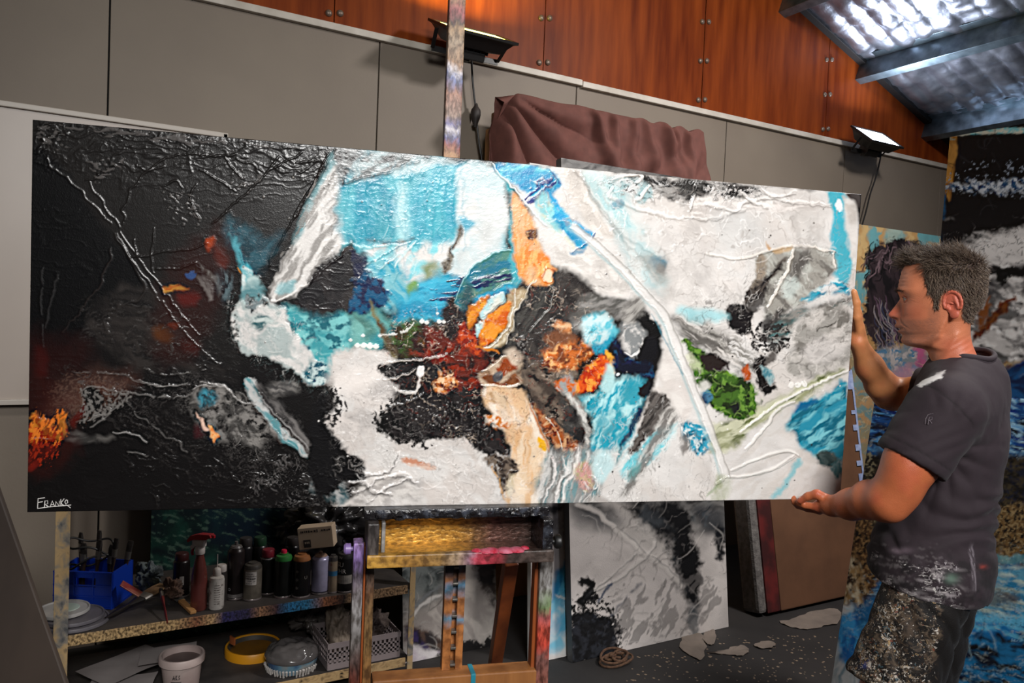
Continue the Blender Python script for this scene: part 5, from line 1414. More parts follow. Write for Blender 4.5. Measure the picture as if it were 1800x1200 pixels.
# flat cardboard box leaning by the wall, red printed side, torn tape on its right edge
bx = thing('cardboard_box', 'large flat brown cardboard box with a red side stripe, leaning below the man\'s lower hand', 'box', (3.6, 2.76, 0))
M_card = mat('brown_cardboard', (110, 74, 50), .8, col2=(94, 62, 41), scale=6, bump=.1)
ob = np.array((3.6, 2.76, 0))
e2 = unit((0, .2, 1))
nn = np.cross(EX, e2)
R3 = np.stack([EX, e2, nn], 1)
b = MB()
b.box(np.array((3.135+.475+.075, 2.735, 0.006))+e2*.75-nn*(-.0)+np.array((0, .05, 0))-ob, (.80, 1.50, .12), R3, .006)
b.build('carton', M_card, bx)
b = MB()
b.box(np.array((3.235, 2.785, 0.006))+e2*.75-ob, (.098, 1.498, .118), R3, .006)
b.build('printed_side', mat('red_print', (104, 26, 24), .7, col2=(60, 14, 14), scale=9, ramp=(.4, .6)), bx)
b = MB()
b.box(np.array((3.155, 2.785, 0.006))+e2*.74-ob, (.06, 1.47, .116), R3, .02)
M_wrap = mat('bubble_wrap', (132, 128, 124), .35, col2=(96, 92, 90), scale=40, bump=.8, bscale=120)
b.build('wrapped_edge', M_wrap, bx)
b = MB()
r = random.Random(3)
fr = np.array((3.135+.55+.40, 2.735-.0125, 0.006))     # right edge, on the front face
pts_l, pts_r = [], []
s = .55
while s < 1.28:
    w = r.choice([.012, .014, .016, .055, .05, .016])
    hgt = r.uniform(.02, .05)
    c = fr+e2*(s+hgt/2)-EX*(w/2)+nn*0.0035-ob
    b.box(c, (w, hgt*1.08, .002), R3, .0006)
    s += hgt
b.box(fr+e2*.92-EX*.008+nn*.003-ob, (.014, .74, .0015), R3)
b.build('torn_tape', mat('clear_blue_tape', (176, 190, 226), .35, col2=(140, 156, 200), scale=30), bx)
# red stencilled letters reading downward on the carton: N G
def letters():
    b = MB()
    S = {'N': [[(0, 0), (0, 1), (.7, 0), (.7, 1)]], 'G': [[(.75, .8), (.5, 1), (.15, .9), (0, .5), (.15, .1), (.5, 0), (.75, .2), (.75, .45), (.45, .45)]]}
    for ch, (px, py) in (('N', (1411, 893)), ('G', (1411, 909))):
        for st in S[ch]:
            q = []
            for u, v in st:
                # text runs down the box: letter-right is down, letter-up is right
                q.append(atplane(px-7+v*15, py-6+u*14, np.array((3.6, 2.7325, 0.006)), nn)+nn*.006-ob)
            for a, c in zip(q[:-1], q[1:]):
                b.bar(a, c, .006, .002, nn, .0004)
    b.build('stencil_lettering', mat('stencil_red', (112, 38, 32), .7), bx)
letters()
b = MB()
# leaning framed board, bottom left
lb = thing('leaning_board', 'dark board with a brown edge strip, tilted in the bottom left corner by the shelf', 'board', (-.55, 1.9, 0))
ol = np.array((-.55, 1.9, 0))
A, Bq = atd(-28, 880, 2.02), atd(104, 1260, 1.92)
dd = unit(Bq-A)
Bq = A+dd*((A[2])/-dd[2])
e1 = unit(np.cross(np.cross(dd, c_r), dd))
if np.dot(e1, c_r) < 0: e1 = -e1
nb = unit(np.cross(e1, dd))
if nb[1] > 0: nb = -nb
Lb = np.linalg.norm(Bq-A)
Rb = np.stack([e1, -dd, np.cross(e1, -dd)], 1)
b.box((A+Bq)/2-e1*.33-ol+np.array((0, 0, .2)), (.62, Lb-.3, .016), Rb, .003)
b.build('panel', mat('dusty_dark_panel', (74, 62, 54), .6, col2=(50, 42, 38), scale=5, stretch=(1, 1, .3)), lb)
b = MB()
b.box((A+Bq)/2-e1*.012-ol, (.024, Lb, .034), Rb, .003)
b.build('edge_strip', mat('brown_strip', (92, 70, 54), .6, col2=(66, 48, 36), scale=12), lb)
# ------------------------------------------------------------------ floodlights on the wall ledge
M_blk = mat('black_plastic', (20, 19, 19), .45, bump=.1)
M_cord = mat('black_cord', (18, 17, 17), .5)
def floodlight(label, c, wid, tilt, col, strength, power, cord_px, cordY, plug, group='wall floodlights', yaw=0.0):
    root = thing('floodlight', label, 'floodlight', c, yaw, group)
    # local frame: x along wall, y toward the wall, z up; the lens looks up and out of the wall
    ct, st_ = math.cos(tilt), math.sin(tilt)
    nrm = np.array((0, -st_, ct))
    dep = np.array((0, ct, st_))
    R = np.stack([np.array((1.0, 0, 0)), dep, nrm], 1)
    w, d = wid, wid*.62
    b = MB()
    # tapering reflector pan
    def ring(sx, sy, z):
        return [R @ np.array(q) for q in ((-sx/2, -sy/2, z), (sx/2, -sy/2, z), (sx/2, sy/2, z), (-sx/2, sy/2, z))]
    lv = [ring(w*.46, d*.40, -.085), ring(w*.66, d*.62, -.078), ring(w*.90, d*.88, -.02), ring(w, d, -.012), ring(w, d, .0), ring(w*.90, d*.86, .0), ring(w*.88, d*.84, -.012)]
    vs = [q for r_ in lv for q in r_]
    fs = [(0, 1, 2, 3)]
    for i in range(len(lv)-1):
        for k in range(4):
            k2 = (k+1) % 4
            fs.append((i*4+k, i*4+k2, (i+1)*4+k2, (i+1)*4+k))
    b.add(vs, fs)
    for k in range(5):      # cooling ribs under the pan
        x = (k-2)*w*.1
        b.box(R @ np.array((x, 0, -.09)), (.005, d*.42, .02), R)
    b.build('housing', M_blk, root)
    b = MB()
    b.box(R @ np.array((0, -.005, -.115)), (w*.36, d*.36, .045), R, .006)
    b.build('junction_box', M_blk, root)
    b = MB()
    b.box(R @ np.array((0, 0, -.007)), (w*.88, d*.84, .004), R)
    b.build('lens', mat('lit_lens_%s' % ('warm' if col[2] < .9 else 'cool'), (255, 250, 240), .2, emit=col, estr=strength), root)
    b = MB()
    z0 = R @ np.array((0, 0, -.07))
    for s in (-1, 1):
        b.bar(np.array((s*w*.5, 0, -.03)), np.array((s*w*.46, .08, -.10)), .02, .004)
    b.bar(np.array((-w*.47, .085, -.10)), np.array((w*.47, .085, -.10)), .004, .03)
    b.box((0, .10, -.10), (.05, .03, .05))
    b.build('bracket', M_blk, root)
    b = MB()
    pts = [aty(px, py, cordY)-np.array(c) for px, py in cord_px]
    pts = [np.array((p_[0], p_[1], p_[2])) for p_ in pts]
    P = spline(pts, False, 6)
    b.tube(P, .0055, 8)
    cd = b.build('cord', M_cord, root, smooth=True)
    if plug:
        b = MB()
        a = np.array(aty(*plug[0], cordY))-np.array(c)
        e = np.array(aty(*plug[1], cordY))-np.array(c)
        t = np.linspace(0, 1, 9)[:, None]
        b.tube(a*(1-t)+e*t, [.008, .012, .024, .027, .027, .024, .018, .013, .008], 12)
        b.build('cord_connector', mat('dark_rubber', (40, 33, 30), .6), cd, smooth=True)
    l = bpy.data.lights.new('floodlight_beam', 'AREA')
    l.shape = 'RECTANGLE'
    l.size, l.size_y = w*.85, d*.8
    l.energy = power
    l.color = col
    l.spread = math.radians(168)
    o = bpy.data.objects.new('floodlight_beam', l)
    COL.objects.link(o)
    o.parent = root
    o.location = tuple(R @ np.array((0, 0, .004)))
    o.rotation_euler = Vector(tuple(nrm)).to_track_quat('-Z', 'Y').to_euler()
    return root
floodlight('large black floodlight glowing warm beside the easel mast', (1.73, 3.50, 2.925), .40, math.radians(25), (1.0, .84, .14), 10, 28,
           [(829, 100), (830, 130), (833, 165), (836, 190), (838, 215), (842, 250), (846, 275), (850, 300)], 3.70, ((837, 182), (835, 224)))
floodlight('small floodlight glowing cool white on the wall at the right, above the man', (4.95, 3.50, 2.885), .36, math.radians(38), (.80, .88, 1.0), 14, 18,
           [(1549, 255), (1548, 275), (1540, 310), (1530, 340), (1522, 372), (1514, 400)], 3.68, None)

# ------------------------------------------------------------------ brown cloth thrown over a tall stack by the wall
dc = thing('dust_sheet', 'brown cloth draped in folds over the upright stack in front of the grey wall', 'cloth', (2.5, 3.48, 1.6))
def drape():
    nx, nz = 300, 150
    x0, x1 = 1.865, 3.20
    zt = 2.625
    u = np.linspace(0, 1, nx)
    s = np.linspace(-.10, 1.02, nz)
    Uu, S = np.meshgrid(u, s, indexing='ij')
    f = np.maximum(S, 0)
    dx = Uu*(x1-x0)
    # fan of folds from the top left corner
    ang = np.arctan2(f+.015, dx+.03)
    rad = np.hypot(dx, f)
    fan = (np.abs(np.sin(ang*8.5+.5))**.7-.55)*.060*smooth01(rad*5)*np.exp(-np.maximum(dx-.32, 0)*5)*smooth01(f*12)
    # swags and tucks along the top edge
    r = random.Random(11)
    tuck = 0
    for c in (.40, .50, .60, .68, .76, .84, .91):
        c += r.uniform(-.015, .015)
        w = r.uniform(.010, .018)
        lean = r.uniform(-.05, .30)
        d = Uu-(c+lean*f)
        tuck = tuck+np.exp(-(d/(w*(1+4*f)))**2)*(.035+.03*r.random())*smooth01(f*16+.25)
    swag = 0
    for (cx, cz, rx, rzz) in ((.36, .02, .20, .26), (.58, .02, .16, .34), (.80, .03, .16, .30)):
        q = np.hypot((Uu-cx)/rx, (f-cz)/rzz)
        swag = swag+np.sin(q*9.0)*.012*np.exp(-q*q*.7)*smooth01(f*9)
    diag = (np.abs(np.sin((dx*1.1+f*1.5)*10+2*vnoise(Uu*4, f*3, 2)))**1.4)*.022*smooth01(f*4)*smooth01((Uu-.25)*4)
    small = (fbm(Uu*16, f*9, 5, 3)-.5)*.016
    top = S < 0
    Yv = 3.395-.05*f-fan-tuck-swag-diag-small
    Y = np.where(top, 3.395-S*1.35, Yv)
    edge = .012*np.sin(Uu*60)*smooth01((Uu-.5)*3)+.016*(fbm(Uu*9, Uu*0, 3, 3)-.5)
    Z = np.where(top, zt, zt-f)+edge*smooth01(1-f*3)
    # left end turns back toward the wall, right end hangs away
    turn = smooth01((.06-Uu)/.06)
    Y = Y+turn*.10*(~top)
    Z = Z-np.where(top, turn*(.05+1.5*np.abs(S)), 0)
    X = x0+dx-.10*f*(1-Uu)**2+.14*f*smooth01((Uu-.8)*5)
    v = np.stack([X, Y, Z], -1).reshape(-1, 3)-np.array((2.5, 3.48, 1.6))
    I = np.arange(nx*nz).reshape(nx, nz)
    fc = np.stack([I[:-1, :-1], I[1:, :-1], I[1:, 1:], I[:-1, 1:]], -1).reshape(-1, 4)
    o = mesh_obj('cloth', v, fc, mat('brown_cotton', (104, 62, 54), .85, col2=(90, 53, 46), scale=20, bump=.2, bscale=400), dc, 'all')
    m = o.modifiers.new('thickness', 'SOLIDIFY')
    m.thickness = .003
drape()
st = thing('storage_crate', 'tall wooden crate under the brown cloth, its pale corner showing at the left', 'crate', (2.5, 3.56, 0))
b = MB()
b.box((.03, .02, 1.29), (1.20, .15, 2.58), bev=.005)
b.build('plywood_body', M_pine, st)
b = MB()
p_ = aty(868, 260, 3.5)-np.array((2.5, 3.56, 0))
b.box((p_[0]+.036, .03, 1.24), (.05, .06, 2.48), bev=.003)
b.build('corner_batten', M_pine, st)

# ------------------------------------------------------------------ the studio easel (local x along the painting, y away from the viewer)
ez = thing('studio_easel', 'paint-crusted wooden studio easel with a tray, holding up the long painting', 'easel', (*(PBL+PE1*1.0)[:2], 0), PA)
oz = np.array(ez.location)
RZ = rz(PA)
def L(x, y, k=0.0):
    """pixel -> easel-local point on the plane local y = k"""
    n = RZ @ np.array((0, 1.0, 0))
    return RZ.T @ (atplane(x, y, oz+n*k, n)-oz)
M_ew = mat('easel_wood', (158, 104, 56), .5, col2=(118, 72, 36), scale=9, stretch=(2.5, 2.5, .35), bump=.2, bscale=50)
M_eo = mat('easel_orange_wood', (146, 74, 32), .45, col2=(110, 52, 22), scale=9, stretch=(2.5, 2.5, .35), bump=.1)
M_gold = mat('gold_paint', (190, 146, 60), .34, metal=.55, col2=(120, 84, 36), scale=14, stretch=(1, 1, 2), bump=.7, bscale=70)
M_crust = mat('black_paint_crust', (24, 22, 24), .22, col2=(70, 74, 84), scale=40, bump=1.0, bscale=90, ramp=(.5, .72))
def multi(name, cols, scale, stretch=(1, 1, 1), rough=.45, bump=.5):
    if name in MATS: return MATS[name]
    m = bpy.data.materials.new(name)
    m.use_nodes = True
    nt = m.node_tree
    bs = nt.nodes['Principled BSDF']
    bs.inputs['Roughness'].default_value = rough
    tc = nt.nodes.new('ShaderNodeTexCoord')
    mp = nt.nodes.new('ShaderNodeMapping')
    mp.inputs['Scale'].default_value = stretch
    nt.links.new(tc.outputs['Object'], mp.inputs['Vector'])
    n = nt.nodes.new('ShaderNodeTexNoise')
    n.inputs['Scale'].default_value = scale
    n.inputs['Detail'].default_value = 8
    n.inputs['Distortion'].default_value = .6
    nt.links.new(mp.outputs[0], n.inputs['Vector'])
    r = nt.nodes.new('ShaderNodeValToRGB')
    r.color_ramp.interpolation = 'LINEAR'
    k = len(cols)
    while len(r.color_ramp.elements) < k:
        r.color_ramp.elements.new(.5)
    for i, c in enumerate(cols):
        r.color_ramp.elements[i].position = .28+.44*i/(k-1)
        r.color_ramp.elements[i].color = rgba(c)
    nt.links.new(n.outputs['Fac'], r.inputs['Fac'])
    nt.links.new(r.outputs['Color'], bs.inputs['Base Color'])
    bp = nt.nodes.new('ShaderNodeBump')
    bp.inputs['Strength'].default_value = bump
    bp.inputs['Distance'].default_value = .003
    nt.links.new(n.outputs['Fac'], bp.inputs['Height'])
    nt.links.new(bp.outputs['Normal'], bs.inputs['Normal'])
    MATS[name] = m
    return m
M_mast = multi('splashed_mast', [(150, 70, 60), (168, 128, 92), (150, 116, 84), (176, 140, 104), (96, 100, 130), (150, 110, 76), (190, 176, 160)], 7, (3, 3, 1))
M_purple = multi('purple_drips', [(50, 46, 50), (128, 104, 160), (150, 122, 180), (120, 116, 118), (90, 86, 86), (140, 136, 132)], 5, (3, 3, .8))
M_leg = multi('splashed_leg', [(70, 60, 54), (150, 112, 66), (110, 104, 100), (160, 150, 146), (140, 70, 50), (120, 110, 60)], 6, (3, 3, .8))
M_legr = multi('splashed_leg_red', [(90, 84, 80), (150, 146, 144), (110, 106, 100), (196, 70, 40), (190, 60, 80), (130, 126, 118), (100, 130, 70)], 5, (3, 3, .9))
def ramped(name, axis, stops, rough=.45, bump=.5, wob=.05, nscale=14, dirt=.35, metal=0.0, speck=(3, 3, 1)):
    """paint that changes along a post: stops = [(metres along the local axis, colour)]"""
    m = bpy.data.materials.new(name)
    m.use_nodes = True
    nt = m.node_tree
    bs = nt.nodes['Principled BSDF']
    bs.inputs['Roughness'].default_value = rough
    bs.inputs['Metallic'].default_value = metal
    tc = nt.nodes.new('ShaderNodeTexCoord')
    sep = nt.nodes.new('ShaderNodeSeparateXYZ')
    nt.links.new(tc.outputs['Object'], sep.inputs[0])
    mp = nt.nodes.new('ShaderNodeMapping')
    mp.inputs['Scale'].default_value = speck
    nt.links.new(tc.outputs['Object'], mp.inputs['Vector'])
    n = nt.nodes.new('ShaderNodeTexNoise')
    n.inputs['Scale'].default_value = nscale
    n.inputs['Detail'].default_value = 7
    n.inputs['Distortion'].default_value = .8
    nt.links.new(mp.outputs[0], n.inputs['Vector'])
    lo_, hi_ = stops[0][0], stops[-1][0]
    ma = nt.nodes.new('ShaderNodeMath')
    ma.operation = 'MULTIPLY_ADD'
    nt.links.new(n.outputs['Fac'], ma.inputs[0])
    ma.inputs[1].default_value = wob*2
    nt.links.new(sep.outputs[axis], ma.inputs[2])
    mr = nt.nodes.new('ShaderNodeMapRange')
    mr.inputs['From Min'].default_value = lo_+wob
    mr.inputs['From Max'].default_value = hi_+wob
    nt.links.new(ma.outputs[0], mr.inputs['Value'])
    r = nt.nodes.new('ShaderNodeValToRGB')
    while len(r.color_ramp.elements) < len(stops):
        r.color_ramp.elements.new(.5)
    for i, (q, c) in enumerate(stops):
        r.color_ramp.elements[i].position = (q-lo_)/(hi_-lo_)
        r.color_ramp.elements[i].color = rgba(c)
    nt.links.new(mr.outputs[0], r.inputs['Fac'])
    n2 = nt.nodes.new('ShaderNodeTexNoise')
    n2.inputs['Scale'].default_value = nscale*3
    n2.inputs['Detail'].default_value = 6
    nt.links.new(mp.outputs[0], n2.inputs['Vector'])
    r2 = nt.nodes.new('ShaderNodeValToRGB')
    r2.color_ramp.elements[0].position = .38
    r2.color_ramp.elements[1].position = .62
    v_ = 1-dirt
    r2.color_ramp.elements[0].color = (v_*.6, v_*.55, v_*.5, 1)
    r2.color_ramp.elements[1].color = (1.1, 1.1, 1.1, 1)
    nt.links.new(n2.outputs['Fac'], r2.inputs['Fac'])
    mx = nt.nodes.new('ShaderNodeMix')
    mx.data_type = 'RGBA'
    mx.blend_type = 'MULTIPLY'
    mx.inputs['Factor'].default_value = 1.0
    nt.links.new(r.outputs['Color'], mx.inputs['A'])
    nt.links.new(r2.outputs['Color'], mx.inputs['B'])
    nt.links.new(mx.outputs['Result'], bs.inputs['Base Color'])
    bp = nt.nodes.new('ShaderNodeBump')
    bp.inputs['Strength'].default_value = bump
    bp.inputs['Distance'].default_value = .003
    nt.links.new(n2.outputs['Fac'], bp.inputs['Height'])
    nt.links.new(bp.outputs['Normal'], bs.inputs['Normal'])
    MATS[name] = m
    return m
def zz_(py, px=700):
    return float(L(px, py, 0)[2])
def xx_(px, py=980):
    return float(L(px, py, -.05)[0])
def zm_(py):
    return float(L(797, py, .08)[2])
M_mast = ramped('splashed_mast3', 'Z', [(zm_(q), c) for q, c in ((300, (160, 122, 88)), (275, (165, 128, 94)), (258, (150, 92, 84)), (246, (106, 108, 150)), (232, (196, 190, 194)), (222, (112, 108, 146)), (205, (150, 128, 116)), (186, (176, 140, 126)), (165, (150, 110, 92)), (140, (112, 122, 164)), (128, (196, 190, 194)), (112, (160, 126, 98)), (78, (150, 132, 112)), (56, (160, 130, 98)), (44, (84, 64, 58)), (26, (160, 90, 92)), (0, (154, 122, 92)), (-120, (150, 116, 84)))], wob=.03, nscale=26, dirt=.35, speck=(2, 2, 1), rough=.55)
M_purple = ramped('purple_drips2', 'Z', [(zz_(1200), (110, 50, 36)), (zz_(1160), (84, 60, 54)), (zz_(1120), (120, 116, 114)), (zz_(1060), (150, 146, 146)), (zz_(1030), (120, 110, 116)), (zz_(1005), (84, 74, 90)), (zz_(985), (128, 104, 160)), (zz_(950), (160, 130, 190))], dirt=.5, wob=.03)
M_leg = ramped('splashed_leg2', 'Z', [(zz_(1210), (140, 96, 52)), (zz_(1130), (130, 100, 60)), (zz_(1080), (120, 92, 60)), (zz_(1040), (96, 66, 44)), (zz_(990), (90, 82, 76)), (zz_(900), (60, 54, 54))], dirt=.5)
M_legr = ramped('splashed_leg_red2', 'Z', [(zz_(1210, 950), (140, 84, 70)), (zz_(1165, 950), (120, 80, 74)), (zz_(1140, 950), (196, 70, 54)), (zz_(1115, 950), (200, 80, 60)), (zz_(1090, 950), (170, 90, 90)), (zz_(1070, 950), (110, 130, 90)), (zz_(1040, 950), (150, 148, 146)), (zz_(1000, 950), (100, 96, 94))], dirt=.5, wob=.03)
KT = 0.058      # behind the painting
# mast
top = L(797, 10, KT+.02)
zt_, zb = 2.62, 0.20
mx = L(797, 150, KT+.02)[0]
b = MB()
b.box((mx, KT+.018, (zt_+1.02)/2), (.037, .03, zt_-1.02), bev=.003)
b.build('mast', M_mast, ez)
b = MB()
q = L(797, 250, KT+.03)
b.box((mx-.001, KT+.054, (1.83+1.02)/2), (.052, .03, 1.83-1.02), bev=.003)
b.build('mast_sleeve', M_mast, ez)
# canvas ledge: the painting's lower edge rests on it
xl, xr = L(640, 900, -.03)[0], L(967, 900, -.03)[0]
zl = PBL[2]
b = MB()
b.box(((xl+xr)/2, .012, zl-.012), (xr-xl, .085, .022), bev=.005)
r = random.Random(5)
for _ in range(26):
    x = r.uniform(xl+.02, xr-.02)
    b.lathe([(.002, 0), (r.uniform(.006, .014), .003), (r.uniform(.005, .01), .008), (0, .011)], (x, -.028+r.uniform(-.003, .006), zl-.02+r.uniform(-.006, .004)), 8)
ledge = b.build('canvas_ledge', M_crust, ez, smooth=True)
# open paint tray under the ledge
xa, xb = L(645, 980, -.055)[0], L(973, 980, -.055)[0]
zlip_t, zlip_b = L(700, 976, -.055)[2], L(700, 995, -.055)[2]
zt1 = zl-.024
b = MB()
b.box(((xa+xb)/2, -.05, (zlip_t+zlip_b)/2), (xb-xa, .018, zlip_t-zlip_b+.004), bev=.003)
M_lip = ramped('tray_lip2', 'X', [(xx_(645), (190, 144, 60)), (xx_(720), (160, 116, 52)), (xx_(770), (150, 116, 66)), (xx_(800), (170, 146, 120)), (xx_(825), (150, 116, 130)), (xx_(842), (186, 60, 78)), (xx_(872), (150, 44, 56)), (xx_(895), (60, 44, 40)), (xx_(972), (84, 72, 66))], wob=.02, dirt=.4, speck=(1, 1, 1), nscale=22)
M_trayg = ramped('tray_gold', 'X', [(xx_(650), (70, 58, 44)), (xx_(690), (190, 146, 62)), (xx_(760), (206, 160, 74)), (xx_(815), (180, 136, 60)), (xx_(850), (130, 96, 60)), (xx_(880), (110, 76, 66)), (xx_(965), (50, 42, 38))], rough=.34, metal=.5, bump=.9, wob=.02, dirt=.3, speck=(1, 1, 2), nscale=26)
M_gold = M_trayg
b.build('tray_front', M_lip, ez)
b = MB()
b.box(((xa+xb)/2, .0, zlip_b+.012), (xb-xa-.01, .11, .012), bev=.002)
b.build('tray_floor', M_gold, ez)
b = MB()
b.box(((xa+xb)/2, .053, (zlip_b+zt1)/2+.003), (xb-xa-.01, .012, zt1-zlip_b), bev=.002)
tb = b.build('tray_back', M_gold, ez)
for x, nm in ((xa+.012, 'left'), (xb-.014, 'right')):
    b = MB()
    b.box((x, .002, (zlip_b+zt1)/2), (.024, .11, zt1-zlip_b-.002), bev=.003)
    b.build('tray_side', M_crust if nm == 'right' else M_leg, ez)
b = MB()
b.box((xa+.034, -.03, (zlip_t+zt1)/2), (.008, .02, zt1-zlip_t-.004), bev=.002)
b.build('tray_post', mat('white_crust', (150, 146, 142), .5, col2=(60, 56, 54), scale=40, bump=.6), ez)
# pink and red wet paint on the tray
b = MB()
for (px, py, rr) in ((860, 975, .02), (885, 972, .022), (905, 968, .02), (850, 985, .016), (835, 972, .013), (920, 970, .012)):
    q = L(px, py, -.03)
    b.lathe([(rr, 0), (rr*.9, .003), (rr*.5, .006), (0, .007)], (q[0], -.05+.012*r.random(), zlip_t), 12)
b.build('wet_paint', mat('red_pink_paint', (176, 42, 62), .25, col2=(200, 120, 140), scale=40, bump=.6), ez, smooth=True)
b = MB()
q = L(980, 958, 0)
R_ = np.array([[0, 0, 1.0], [0, 1, 0], [-1, 0, 0]])
b.lathe([(.006, -.03), (.006, 0), (.013, .001), (.017, .006), (.017, .014), (.012, .018), (0, .019)], (q[0], .03, q[2]), 14, R_)
b.build('tray_knob', M_blk, ez, smooth=True)
# side legs
def leg(px0, px1, k, z0, z1, m, name='leg', d=.04):
    b = MB()
    x0, x1 = L(px0, 1100, k)[0], L(px1, 1100, k)[0]
    b.box(((x0+x1)/2, k+d/2, (z0+z1)/2), (x1-x0, d, z1-z0), bev=.003)
    return b.build(name, m, ez)
leg(640, 655, .02, .06, zlip_b-.001, M_leg)
leg(945, 968, .02, .06, zlip_b-.001, M_legr)
leg(936, 944, .035, .06, zlip_b-.001, M_eo, 'leg_shade_strip', .03)  # brown strip put in for the shading on the leg's inner side
zp = L(626, 955, .0)[2]
leg(617, 635, .0, .05, zp, M_purple, 'side_post', .045)
leg(635.6, 639.5, .01, .05, zp-.01, M_eo, 'post_liner', .035)
b = MB()
q = L(608, 970, .0)
b.lathe([(.005, .02), (.005, 0), (.012, -.001), (.0125, -.012), (.009, -.016), (0, -.017)], (q[0]+.012, .022, q[2]), 14, R_)
b.build('post_knob', mat('purple_plastic', (128, 104, 160), .4), ez, smooth=True)
# ratchet rail in the middle with its slot and rungs
xr0, xr1 = L(780, 1080, .05)[0], L(816, 1080, .05)[0]
sx0, sx1 = L(794.6, 1080, .05)[0], L(803, 1080, .05)[0]
z0, z1 = L(797, 1186, .05)[2], zlip_b-.0
b = MB()
for a, c in ((xr0, sx0), (sx1, xr1)):
    b.box(((a+c)/2, .062, (z0+z1)/2), (c-a, .024, z1-z0), bev=.002)
b.box(((sx0+sx1)/2, .075, (z0+z1)/2), (sx1-sx0+.004, .006, z1-z0))
M_rail = ramped('rail_wood2', 'Z', [(zz_(1200), (166, 106, 56)), (zz_(1120), (170, 108, 58)), (zz_(1106), (90, 130, 156)), (zz_(1092), (160, 102, 56)), (zz_(1070), (150, 94, 50)), (zz_(1052), (76, 120, 150)), (zz_(1036), (140, 90, 54)), (zz_(1010), (66, 96, 120)), (zz_(990), (70, 60, 56))], dirt=.2, wob=.035, bump=.15, nscale=9, speck=(2, 2, 2))
rail = b.build('ratchet_rail', M_rail, ez)
M_met = mat('worn_metal', (130, 126, 120), .35, metal=.8)
for py in (998, 1026, 1054, 1083, 1111, 1139, 1168):
    zz = L(797, py, .05)[2]
    b = MB()
    b.box(((sx0+sx1)/2, .058, zz), (sx1-sx0+.002, .02, .006), bev=.0015)
    b.build('ratchet_rung', M_met, rail)
# foot cross bar
za, zb_ = L(700, 1180, .03)[2], L(900, 1165, .03)[2]
zc = (L(655, 1191, .03)[2]+L(940, 1176, .03)[2])/2
b = MB()
x0, x1 = L(655, 1185, .02)[0], L(945, 1185, .02)[0]
b.box(((x0+x1)/2, .045, zc-.05), (x1-x0-.001, .05, .10), bev=.004)
cb = b.build('cross_bar', M_ew, ez)
b = MB()
xq = L(832, 1190, .02)[0]
b.box((xq, .045, zc-.05), (.012, .053, .103), bev=.003)
b.build('teal_paint_band', mat('teal_band', (36, 130, 150), .4), cb)
# base runners and casters, and the sloping prop behind
for s, x in ((-1, L(647, 1100, .02)[0]), (1, L(955, 1100, .02)[0])):
    b = MB()
    b.box((x, .12, .04), (.045, .75, .04), bev=.005)
    b.build('base_runner', M_ew, ez)
b = MB()
pt = L(898, 985, .12)
pb = L(868, 1180, .45)
dv = (pb-pt)
pe = pt+dv*((pt[2]-.03)/(pt[2]-pb[2]))
b.bar(pt, pe, .034, .03, (0, 1, 0))
b.build('prop_leg', M_eo, ez)
b = MB()
b.box(((xr0+xr1)/2, .10, zlip_b+.02), (xb-xa-.03, .02, .05), bev=.003)
b.box((mx, .085, zlip_b+.04), (.06, .03, .06), bev=.003)
b.build('carriage_block', M_ew, ez)
# ------------------------------------------------------------------ shelf unit and the studio clutter on it
SY0, SY1, SZ = 2.88, 3.46, .392
def text_shape(s, size):
    cu = bpy.data.curves.new('lettering', 'FONT')
    cu.body = s
    cu.size = size
    cu.resolution_u = 2
    ob_ = bpy.data.objects.new('lettering', cu)
    COL.objects.link(ob_)
    dg = bpy.context.evaluated_depsgraph_get()
    me = ob_.evaluated_get(dg).to_mesh()
    v = np.array([tuple(q.co) for q in me.vertices])
    f = [tuple(p_.vertices) for p_ in me.polygons]
    ob_.evaluated_get(dg).to_mesh_clear()
    bpy.data.objects.remove(ob_)
    bpy.data.curves.remove(cu)
    return v, f
def wrap_text(b, s, size, rad, ang, z, vertical=False):
    v, f = text_shape(s, size)
    if vertical:
        v = np.stack([-v[:, 1], v[:, 0], v[:, 2]], 1)
    v[:, 0] -= (v[:, 0].min()+v[:, 0].max())/2
    a = ang+v[:, 0]/rad
    P = np.stack([np.cos(a)*(rad+.0006), np.sin(a)*(rad+.0006), z+v[:, 1]], 1)
    b.add(P, f)
CA = math.atan2(-c_f[1], -c_f[0])     # bearing toward the camera
sh = thing('shelf_unit', 'paint-spattered cream shelf unit full of cans, below the dark end of the long painting', 'shelf', (.62, (SY0+SY1)/2, 0))
os_ = np.array(sh.location)
M_cream = multi('chipped_cream', [(20, 18, 16), (150, 124, 86), (186, 154, 108), (194, 164, 118), (176, 144, 100), (120, 100, 76)], 30, (1, 1, 1.6), .55, .4)
M_postm = multi('spattered_post', [(60, 64, 68), (110, 108, 106), (150, 140, 124), (186, 158, 116), (194, 164, 118), (110, 96, 80)], 26, (1, 1, .8), .5, .3)
M_edge = ramped('spattered_edge2', 'X', [(-.62, (190, 160, 114)), (-.28, (184, 152, 106)), (-.20, (130, 80, 56)), (-.15, (180, 146, 104)), (-.11, (40, 36, 84)), (-.02, (46, 40, 70)), (.02, (150, 110, 80)), (.08, (60, 40, 50)), (.13, (40, 110, 156)), (.20, (50, 120, 160)), (.26, (150, 96, 66)), (.34, (26, 22, 24)), (.36, (150, 120, 90)), (.62, (160, 130, 96))], wob=.012, dirt=.75, nscale=34, speck=(1.3, 1, 1))
M_shelf = mat('dirty_shelf_board', (62, 56, 52), .7, col2=(40, 36, 36), scale=10, bump=.3)
